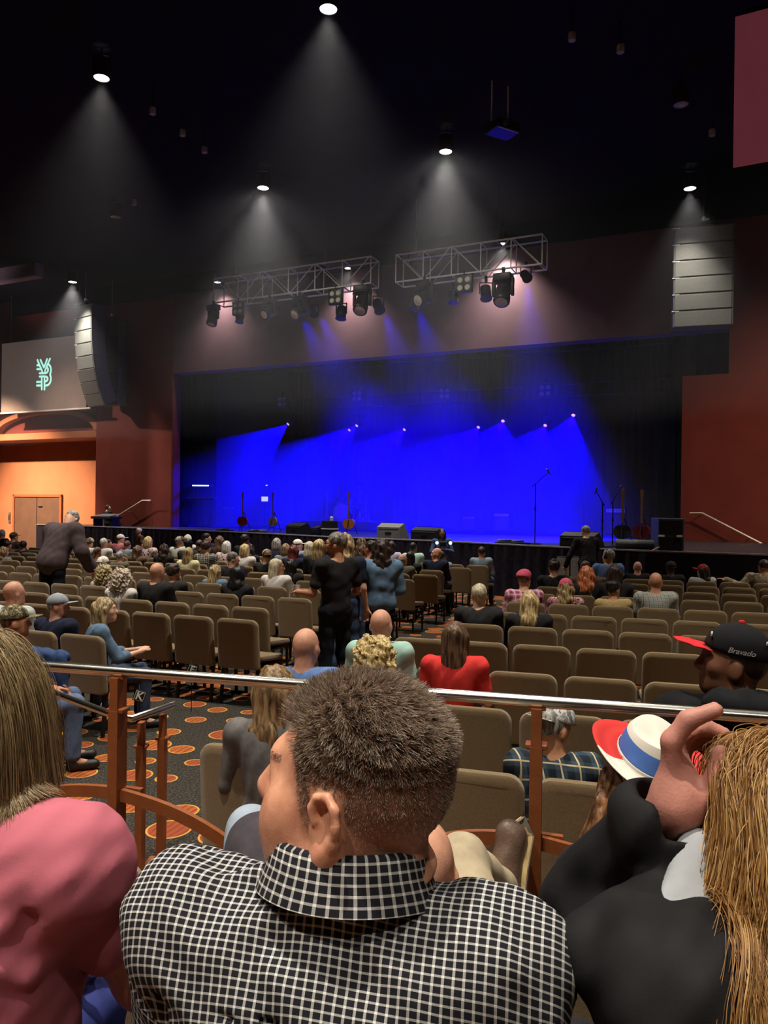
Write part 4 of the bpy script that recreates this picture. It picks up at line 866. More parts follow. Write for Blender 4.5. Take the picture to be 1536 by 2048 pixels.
# row letters hanging on chair legs by the aisle
TAGM = mat('tag_black', (.01, .01, .01), .5); TAGW = mat('tag_white', (.75, .78, .68), .6)
def row_tag(px, py, d, ch, rot, label, w=.09):
    q = at(px, py, d); r = empty('row_sign', q, rot, label, 'sign')
    MB().box(-w/2, w/2, -.004, .004, -w/2, w/2, .003).build('plate', TAGM, r, rot=(0, math.radians(20), 0)); MB().box(-w*.42, w*.42, -.0052, -.0042, -w*.42, w*.42).box(-w*.37, w*.37, -.0058, -.0053, -w*.37, w*.37).build('frame', TAGW, r, rot=(0, math.radians(20), 0)); MB().box(-w*.38, w*.38, -.0070, -.0060, -w*.38, w*.38).build('field', TAGM, r, rot=(0, math.radians(20), 0))
    if ch:
        c = bpy.data.curves.new('letter', 'FONT'); c.body = ch; c.size = w*1.0; c.align_x = 'CENTER'; c.align_y = 'CENTER'; c.extrude = .0006; c.offset = .002
        o = text_obj('letter', c, TAGW, r); o.rotation_euler = (math.pi/2, math.radians(20), 0); o.location = (0, -.0078, 0)
    MB().tube([(0, 0, w*.45), (.0, .03, w*.9)], .004, 5).build('hook', LEGM, r); MB().tube([(0, .008, 0), (0, .012, -q.z)], .004, 5).build('stand', LEGM, r)
row_tag(279, 1392, 6.2, 'K', .3, 'white letter K on a small black row sign by the aisle')
row_tag(384, 1339, 7.3, 'F', .3, 'white letter F on a small black row sign farther along the aisle')
# ================================================================== people: one body surface each, clothing and hair as its children
def skin(name, rgb, var=.12): return mat('skin_'+name, lin(rgb), .55, var=var, scale=35, bump=.08, bscale=300, spec=.35)
SKIN = dict(pink=skin('pink', (206, 150, 124)), fair=skin('fair', (222, 172, 145)), tan=skin('tan', (188, 132, 100)), brown=skin('brown', (120, 78, 56)), dark=skin('dark', (82, 54, 42)))
def Rz(a): c, s = math.cos(a), math.sin(a); return np.array([[c, -s, 0], [s, c, 0], [0, 0, 1]])
def Rx(a): c, s = math.cos(a), math.sin(a); return np.array([[1, 0, 0], [0, c, -s], [0, s, c]])
def Ry(a): c, s = math.cos(a), math.sin(a); return np.array([[c, 0, s], [0, 1, 0], [-s, 0, c]])
def seat_pose(yaw=0, pitch=0, lean=0, roll=0):
    J = dict(P=V3(0, 0, .56), C=V3(0, -.03, .86), N=V3(0, -.022, 1.045), H=V3(0, .012, 1.185), hy=yaw, hp=pitch, hr=roll)
    for s, n in ((-1, 'L'), (1, 'R')):
        J['S'+n] = V3(s*.182, -.022, .985); J['E'+n] = V3(s*.240, .04, .72); J['W'+n] = V3(s*.12, .27, .665); J['F'+n] = V3(-s*.25, .9, -.1)
        J['hip'+n] = V3(s*.092, .03, .535); J['K'+n] = V3(s*.12, .44, .535); J['A'+n] = V3(s*.12, .43, .095); J['T'+n] = V3(s*.135, .60, .035)
    if lean:
        M = Rx(-lean); o = J['P']
        for k in ('C', 'N', 'H', 'SL', 'SR', 'EL', 'ER'): J[k] = o+M @ (J[k]-o)
    return J
def stand_pose(yaw=0, pitch=0, lean=0, roll=0):
    J = dict(P=V3(0, 0, .96), C=V3(0, -.01, 1.27), N=V3(0, -.012, 1.465), H=V3(0, .015, 1.612), hy=yaw, hp=pitch, hr=roll)
    for s, n in ((-1, 'L'), (1, 'R')):
        J['S'+n] = V3(s*.185, -.012, 1.40); J['E'+n] = V3(s*.245, -.03, 1.12); J['W'+n] = V3(s*.25, .06, .87); J['F'+n] = V3(0, .25, -1)
        J['hip'+n] = V3(s*.09, 0, .92); J['K'+n] = V3(s*.105, .02, .50); J['A'+n] = V3(s*.11, -.02, .09); J['T'+n] = V3(s*.13, .14, .035)
    if lean:
        M = Rx(-lean); o = J['P']
        for k in ('C', 'N', 'H', 'SL', 'SR', 'EL', 'ER', 'WL', 'WR'): J[k] = o+M @ (J[k]-o)
        for k in ('WL', 'WR'): J[k][2] -= .0
    return J
def head_R(J): return Rz(J['hy']) @ Rx(J['hp']) @ Ry(J.get('hr', 0))
def head_prims(c, R, fine=False, sex='m'):
    L = lambda x, y, z: c+R @ V3(x, y, z)
    P = [ell(L(0, -.014, .018), (.0765, .097, .096), R, .02), ell(L(0, .022, -.035), (.062, .066, .082), R, .04), ell(L(0, .042, -.075), (.052, .045, .040), R, .03), ell(L(0, .068, -.100), (.026, .020, .018), R, .03),
         cap(L(0, .086, .012), L(0, .108, -.030), .009, .0125, .014)]
    for s in (-1, 1):
        P += [ell(L(s*.079, -.006, -.022), (.010, .021, .033), R @ Rz(s*.35), .010)]
    if fine:
        P += [ell(L(0, .083, .028), (.050, .012, .012), R, .02), ell(L(0, .091, -.062), (.024, .010, .007), R, .008), ell(L(0, .089, -.074), (.020, .010, .007), R, .008),
              cap(L(0, .100, -.034), L(0, .100, -.036), .011, .011, .01)]
        for s in (-1, 1):
            P += [ell(L(s*.032, .092, .006), (.016, .012, .011), R, .012, 's'), ell(L(s*.032, .078, .005), (.0135, .0135, .0135), R, .004), ell(L(s*.045, .058, -.025), (.022, .020, .018), R, .03), ell(L(s*.014, .100, -.034), (.008, .010, .008), R, .008)]
    return P
def hand_prims(w, d, size=1.0, curl=.5, side=1, up=None, fr=.0085):
    """palm, four unequal bent fingers and a thumb that leaves the side of the palm"""
    d = np.array(d, float); d /= np.linalg.norm(d); up = V3(0, 0, 1) if up is None else np.array(up, float)
    r = np.cross(d, up); r /= np.linalg.norm(r)+1e-9; n = np.cross(r, d)
    P = [ell(w+d*.045*size, V3(.040, .048, .016)*size, np.stack([r, d, n], 1), .02), cap(w-d*.01, w+d*.02*size, .024*size, .026*size, .02)]
    for k, (o, l) in enumerate(((-.028, .066), (-.010, .074), (.010, .070), (.027, .055))):
        a = w+d*.085*size+r*o*size; c1 = curl*.6; m = a+(d*math.cos(c1)-n*math.sin(c1))*l*.55*size; c2 = curl*1.5; e = m+(d*math.cos(c2)-n*math.sin(c2))*l*.5*size
        P += [cap(a-d*.02*size, m, fr*size*1.08, fr*size, .008), cap(m, e, fr*size, fr*size*.82, .006)]
    a = w+d*.02*size-r*side*.030*size; m = a+(d*.6-r*side*.75-n*.3)*.038*size; e = m+(d*.85-r*side*.25-n*.35)*.032*size
    P += [cap(a, m, fr*1.35*size, fr*1.15*size, .014), cap(m, e, fr*1.15*size, fr*.9*size, .006)]
    return P
def trunk_frame(J):
    up = J['C']-J['P']; up /= np.linalg.norm(up); r = J['SR']-J['SL']; r -= up*(r@up); r /= np.linalg.norm(r); return np.stack([r, np.cross(up, r), up], 1)
def trunk(J, g=0.0, sex='m'):
    T = trunk_frame(J); P, C, N = J['P'], J['C'], J['N']; w = 1.0 if sex == 'm' else .90
    q = [ell(P+T @ V3(0, .0, .0), V3(.165*(1 if sex == 'm' else 1.02)+g, .122+g, .12+g), T, .05), ell(P*.5+C*.5, V3(.150*w+g, .108+g, .17+g), T, .06), ell(C, V3(.166*w+g, .112+g, .165+g), T, .06)]
    if sex == 'f':
        for s in (-1, 1): q.append(ell(C+T @ V3(s*.065, .085, -.01), V3(.06+g, .055+g, .06+g), T, .05))
    for n in 'LR':
        q.append(cap(N*.75+C*.25+(J['S'+n]-N)*.25, J['S'+n], .062+g*.8, .054*w+g, .06)); q.append(cap(C+(J['S'+n]-C)*.35, J['S'+n], .085+g, .056*w+g, .05))
    return q
def body_prims(J, sex='m', fine=False, hands=True):
    R = head_R(J); q = trunk(J, 0, sex); k = 1.0 if sex == 'm' else .88
    q += [cap(J['N']-V3(0, 0, .03), J['H']+R @ V3(0, -.022, -.05), .064*k, .054*k, .035)]
    q += head_prims(J['H'], R, fine, sex)
    for n in 'LR':
        s = -1 if n == 'L' else 1
        q += [cap(J['S'+n], J['E'+n], .050*k, .039*k, .03), cap(J['E'+n], J['W'+n], .040*k, .027*k, .02)]
        if hands: q += hand_prims(J['W'+n], J['F'+n], 1.0*(.92 if sex == 'f' else 1), J.get('curl', .6), s*(-1 if sex else 1), J.get('U'+n), .0085 if fine else .010)
        q += [cap(J['hip'+n], J['K'+n], .082*(1 if sex == 'm' else .98), .056, .05), cap(J['K'+n], J['A'+n], .056, .038, .03), cap(J['A'+n]-V3(0, 0, .02), J['T'+n], .036, .028, .03)]
    return q
def shirt_prims(J, sex='m', sleeve='short', g=.014, neck=.074, hem=None):
    q = trunk(J, g, sex); k = 1.0 if sex == 'm' else .9
    for n in 'LR':
        S, E, W = J['S'+n], J['E'+n], J['W'+n]
        if sleeve == 'none': continue
        q.append(cap(S, S+(E-S)*(.62 if sleeve == 'short' else 1.0), .054*k+g, (.052 if sleeve == 'short' else .044)*k+g, .03))
        if sleeve == 'long': q.append(cap(E, E+(W-E)*.95, .044*k+g, .033*k+g, .02))
        if sleeve == 'roll': q.append(cap(E, E+(W-E)*.35, .046*k+g, .042*k+g, .02))
    q.append(cap(J['N']+V3(0, 0, .004), J['H'], neck, .085, .012, 's'))
    return q
def trouser_prims(J, sex='m', g=.010, short=False):
    T = trunk_frame(J); q = [ell(J['P'], V3(.168+g, .126+g, .11+g), T, .04)]
    for n in 'LR':
        q += [cap(J['hip'+n], J['K'+n], .084+g, .060+g, .05)]
        if not short: q += [cap(J['K'+n], J['A'+n]+V3(0, 0, .03), .060+g, .050+g, .03)]
    return q
def shoe_prims(J, n): return [cap(J['A'+n]+V3(0, 0, -.01), J['A'+n]+V3(0, 0, -.045), .046, .045, .02), cap(J['A'+n]+V3(0, 0, -.055), J['T'+n]+V3(0, 0, .008), .044, .036, .02), plane(V3(0, 0, .0), V3(0, 0, -1))]
# ---- hair and headwear, in head space (origin at head centre, face towards +y)
def hair_prims(kind):
    E = np.eye(3)
    capp = [ell(V3(0, -.018, .030), (.084, .103, .097), E, .02)]
    face = [plane(V3(0, .062, .045), V3(0, .80, -.60)), ]
    if kind == 'short': return capp+face+[plane(V3(0, -.05, -.055), V3(0, .25, -1))], wob(.003, 90, 3)
    if kind == 'buzz': return [ell(V3(0, -.015, .020), (.0785, .0985, .098), E, .02), plane(V3(0, .066, .05), V3(0, .8, -.6)), plane(V3(0, -.05, -.045), V3(0, .25, -1))], None
    if kind == 'fringe': return [ell(V3(0, -.02, .0), (.083, .100, .07), E, .02), plane(V3(0, .0, .0), V3(0, .95, -.3)), plane(V3(0, 0, .035), V3(0, .2, 1)), plane(V3(0, -.05, -.06), V3(0, .25, -1))], wob(.002, 90, 3)
    if kind == 'thick': return [ell(V3(0, -.02, .040), (.092, .112, .105), E, .02), plane(V3(0, .070, .05), V3(0, .80, -.60)), plane(V3(0, -.05, -.065), V3(0, .25, -1))], wob(.006, 70, 4)
    back = [ell(V3(0, -.018, .030), (.087, .106, .099), E, .02)]
    sides = lambda z, r0, r1, sp=.0: [cap(V3(s*.070, -.015, .01), V3(s*(.078+sp), -.03, z), r0, r1, .04) for s in (-1, 1)]
    fcut = [ell(V3(0, .105, -.035), (.058, .075, .10), E, .02, 's')]
    if kind == 'bob': return back+[ell(V3(0, -.055, -.055), (.095, .075, .11), E, .04)]+sides(-.12, .034, .030)+fcut+[plane(V3(0, 0, -.165), V3(0, 0, -1))], wob(.005, 60, 5, (1, 1, .25))
    if kind == 'long': return back+[cap(V3(0, -.055, -.02), V3(0, -.10, -.20), .085, .075, .05), cap(V3(-.035, -.10, -.18), V3(-.05, -.125, -.33), .055, .030, .04), cap(V3(.035, -.10, -.18), V3(.045, -.125, -.35), .055, .028, .04)]+sides(-.20, .034, .030)+fcut, wob(.007, 60, 6, (1, 1, .22))
    if kind == 'straight': return back+[ell(V3(0, -.075, -.10), (.085, .055, .19), E, .05), ell(V3(0, -.10, -.20), (.085, .035, .14), E, .05)]+sides(-.16, .032, .028)+fcut+[plane(V3(0, 0, -.33), V3(0, 0, -1))], wob(.004, 80, 7, (1, 1, .12))
    if kind == 'wavy': return back+[cap(V3(0, -.055, -.02), V3(0, -.09, -.17), .092, .088, .05), cap(V3(-.05, -.09, -.16), V3(-.065, -.11, -.27), .052, .035, .04), cap(V3(.05, -.09, -.16), V3(.06, -.11, -.28), .052, .03, .04)]+sides(-.18, .042, .038, .012)+fcut, wob(.013, 55, 8, (1, 1, .6))
    if kind == 'curly': return [ell(V3(0, -.025, .035), (.118, .128, .112), E, .02), ell(V3(0, -.055, -.075), (.135, .105, .115), E, .05), ell(V3(0, -.06, -.15), (.125, .08, .08), E, .05)]+fcut, wob(.020, 75, 9)
    if kind == 'bun': return capp+[plane(V3(0, .065, .05), V3(0, .8, -.6)), plane(V3(0, -.05, -.06), V3(0, .25, -1)), ell(V3(0, -.10, .075), (.048, .045, .045), E, .012)], wob(.003, 90, 10)
    if kind == 'pony': return capp+[plane(V3(0, .065, .05), V3(0, .8, -.6)), cap(V3(0, -.115, .03), V3(0, -.15, -.18), .032, .022, .02)], wob(.004, 90, 11)
    if kind == 'hood': return [ell(V3(0, -.022, .02), (.108, .125, .125), E, .02), ell(V3(0, -.06, -.13), (.14, .10, .10), E, .06), ell(V3(0, .12, -.02), (.066, .10, .10), E, .02, 's')], wob(.006, 40, 12)
    if kind == 'beard': return [ell(V3(0, .035, -.078), (.062, .058, .052), E, .03), ell(V3(0, .08, -.035), (.05, .06, .04), E, .02, 's'), plane(V3(0, 0, -.035), V3(0, 0, 1))], wob(.003, 90, 13)
def cap_prims(kind):
    E = np.eye(3)
    if kind == 'cap': return [ell(V3(0, -.010, .036), (.0895, .108, .096), E, .02), plane(V3(0, 0, .030), V3(0, .12, -1)), ell(V3(0, -.010, .134), (.008, .008, .006), E, .004)]
    if kind == 'beanie': return [ell(V3(0, -.016, .045), (.096, .114, .100), E, .02), plane(V3(0, 0, .020), V3(0, -.25, -1)), ell(V3(0, -.016, .035), (.098, .117, .020), Rx(.2), .01)]
    if kind == 'wrap': return [ell(V3(0, -.030, .060), (.100, .120, .085), Rx(.35), .02), plane(V3(0, 0, .020), V3(0, -.3, -1))]
def brim_prims(kind):
    E = Rx(.12)
    return [ell(V3(0, .110, .036), (.072, .088, .030), E, .01), plane(V3(0, .11, .040), E @ V3(0, 0, 1), k=.004), plane(V3(0, .11, .033), E @ V3(0, 0, -1), k=.004), ell(V3(0, -.010, .036), (.086, .104, .2), np.eye(3), .004, 's')]
_PM = {}
def cached(key, fn):
    if key not in _PM:
        Vt, Q = fn(); _PM[key] = npmesh(key[0], Vt, Q, None)
    return _PM[key]
def Eul(R): return Matrix(R.tolist()).to_euler()
N_PEOPLE = []
def person(label, loc, rz, J, key, sex='m', sk='fair', shirt=None, sleeve='short', pants=None, hair=None, hm=None, hat=None, hatm=None, brimm=None, hatyaw=0, h=.018, sc=1.0, fine=False, group=None, shoes=True, g=.014, beard=None, glasses=False, legs=True, sdisp=None):
    R = head_R(J); kb = (key, sex, round(J['hy'], 2), round(J['hp'], 2), round(h, 3), fine)
    bm_ = cached(('body',)+kb, lambda: surf(body_prims(J, sex, fine), h))
    r = obj('person', bm_, SKIN[sk], None, loc, (0, 0, rz), (sc,)*3); tag(r, label, 'person', group)
    if shirt is not None:
        sm = cached(('shirt', key, sex, sleeve, round(h, 3), round(g, 3)), lambda: surf(shirt_prims(J, sex, sleeve, g), h, sdisp or wob(.0055, 26, 2))); obj('shirt', sm, shirt, r)
    if legs:
        tm = cached(('trousers', key, sex, round(h, 3)), lambda: surf(trouser_prims(J, sex), h, wob(.004, 24, 4))); obj('trousers', tm, pants or DENIM, r)
        if shoes:
            for n in 'LR': sm = cached(('shoe', key, n, round(max(h, .012), 3)), lambda: surf(shoe_prims(J, n), max(.012, h*.8))); obj('shoe', sm, SHOE, r)
    H = tuple(J['H'])
    if hair:
        hmesh = cached(('hair', hair, round(h, 3)), lambda: surf(hair_prims(hair)[0], min(h, .012) if hair not in ('curly', 'wavy') else min(h, .010), hair_prims(hair)[1])); obj('hair', hmesh, hm, r, H, Eul(R))
    if beard is not None: obj('beard', cached(('hair', 'beard', .01), lambda: surf(hair_prims('beard')[0], .009, hair_prims('beard')[1])), beard, r, H, Eul(R))
    if hat:
        R2 = R @ Rz(hatyaw); c = obj('cap' if hat == 'cap' else 'knit_cap', cached(('cap', hat, min(h, .010)), lambda: surf(cap_prims(hat), min(h, .010))), hatm, r, H, Eul(R2))
        if hat == 'cap': obj('brim', cached(('brim', 0, .006), lambda: surf(brim_prims(hat), .006)), brimm or hatm, c)
    if glasses:
        mb = MB()
        for s in (-1, 1): mb.lathe([(.021, -.002), (.025, -.002), (.025, .002), (.021, .002)], 14, Matrix.Translation((s*.033, .112, .004)) @ Matrix.Rotation(math.pi/2, 4, 'X'), caps=False).tube([(s*.058, .110, .008), (s*.082, .0, .006)], .003, 6)
        mb.tube([(-.010, .114, .006), (.010, .114, .006)], .003, 6).build('glasses', BLK, r, loc=H, rot=Eul(R))
    N_PEOPLE.append(r); return r
# ---- palettes
DENIM = fab('denim', (58, 72, 98)); DENIML = fab('denim_light', (128, 146, 168), .15); DENIMJ = fab('denim_jacket', (96, 120, 146), .25, 18); DARKJ = fab('dark_denim', (26, 30, 42)); KHAKI = fab('khaki', (176, 160, 134), .12)
SHOE = mat('shoe_dark', (.02, .017, .015), .5, var=.2)
BLKC = fab('black', (36, 34, 36), .3); CHAR = fab('charcoal', (44, 42, 44), .25); NAVY = fab('navy', (32, 36, 56), .25); WHITEC = fab('white', (214, 208, 204), .1); PALE = fab('pale', (190, 192, 186), .15); MINTC = fab('mint', (160, 196, 182), .08); BLUEC = fab('blue_shirt', (96, 124, 176), .1)
REDC = fab('red', (214, 58, 54), .1); OLIVE = fab('olive', (92, 88, 72), .2); MUST = fab('mustard', (176, 150, 98), .1); PINKC = fab('pink', (196, 112, 120), .12); GREYC = fab('grey', (120, 118, 118), .15); PLUMC = fab('plum_shirt', (78, 66, 68), .15); TEALC = fab('steel_blue', (128, 142, 158), .12); BROWNC = fab('brown_jacket', (96, 74, 56), .2)
FLORAL = camo('floral', [(60, 50, 56), (206, 190, 186), (196, 150, 160), (220, 210, 200)], 22); PLAIDBW = plaid('bw', (20, 20, 22), (120, 118, 112), (216, 212, 200), .085); PLAIDBL = plaid('blue', (62, 76, 88), (28, 36, 46), (196, 178, 138), .10); PLAIDPK = plaid('pink', (206, 140, 160), (150, 60, 90), (230, 210, 216), .08)
CAMOG = camo('green', [(52, 50, 34), (120, 112, 84), (74, 70, 48), (164, 152, 118)], 26); CAMOP = camo('pink', [(60, 44, 50), (200, 130, 140), (110, 84, 78), (220, 176, 170)], 22); CAMOT = camo('tan', [(98, 84, 66), (162, 142, 114), (122, 104, 82), (180, 164, 140)], 20); STRIPE = plaid('stripe', (176, 176, 166), (150, 150, 144), (60, 64, 60), .05)
HB = dict(black=hairmat('black', (8, 7, 8), (34, 28, 28)), dkbrown=hairmat('dkbrown', (24, 17, 14), (72, 52, 42)), brown=hairmat('brown', (54, 38, 28), (120, 90, 66)), ltbrown=hairmat('ltbrown', (92, 70, 48), (160, 128, 92)), blond=hairmat('blond', (150, 120, 78), (226, 200, 148)), dblond=hairmat('dblond', (104, 84, 58), (200, 172, 122)), plat=hairmat('plat', (160, 146, 118), (222, 208, 178)), grey=hairmat('grey', (100, 96, 94), (176, 170, 164)), white=hairmat('white', (170, 164, 156), (226, 222, 214)), red=hairmat('red', (60, 18, 20), (110, 40, 40)), orange=hairmat('orange', (170, 84, 46), (236, 150, 104)), saltp=hairmat('saltp', (58, 52, 48), (140, 130, 120)), curlb=hairmat('curlb', (92, 76, 46), (206, 186, 140), 90), curlp=hairmat('curlp', (120, 104, 84), (222, 204, 184), 90))
CAPW = fab('cap_white', (222, 216, 206), .05); CAPT = fab('cap_tan', (186, 170, 138), .1); CAPG = fab('cap_grey', (150, 156, 164), .08); CAPR = fab('cap_red', (176, 40, 38), .08); CAPP = fab('cap_pink', (196, 84, 104), .12); CAPB = fab('cap_black', (24, 24, 26), .15); CAPBR = fab('cap_brown', (92, 70, 58), .15)
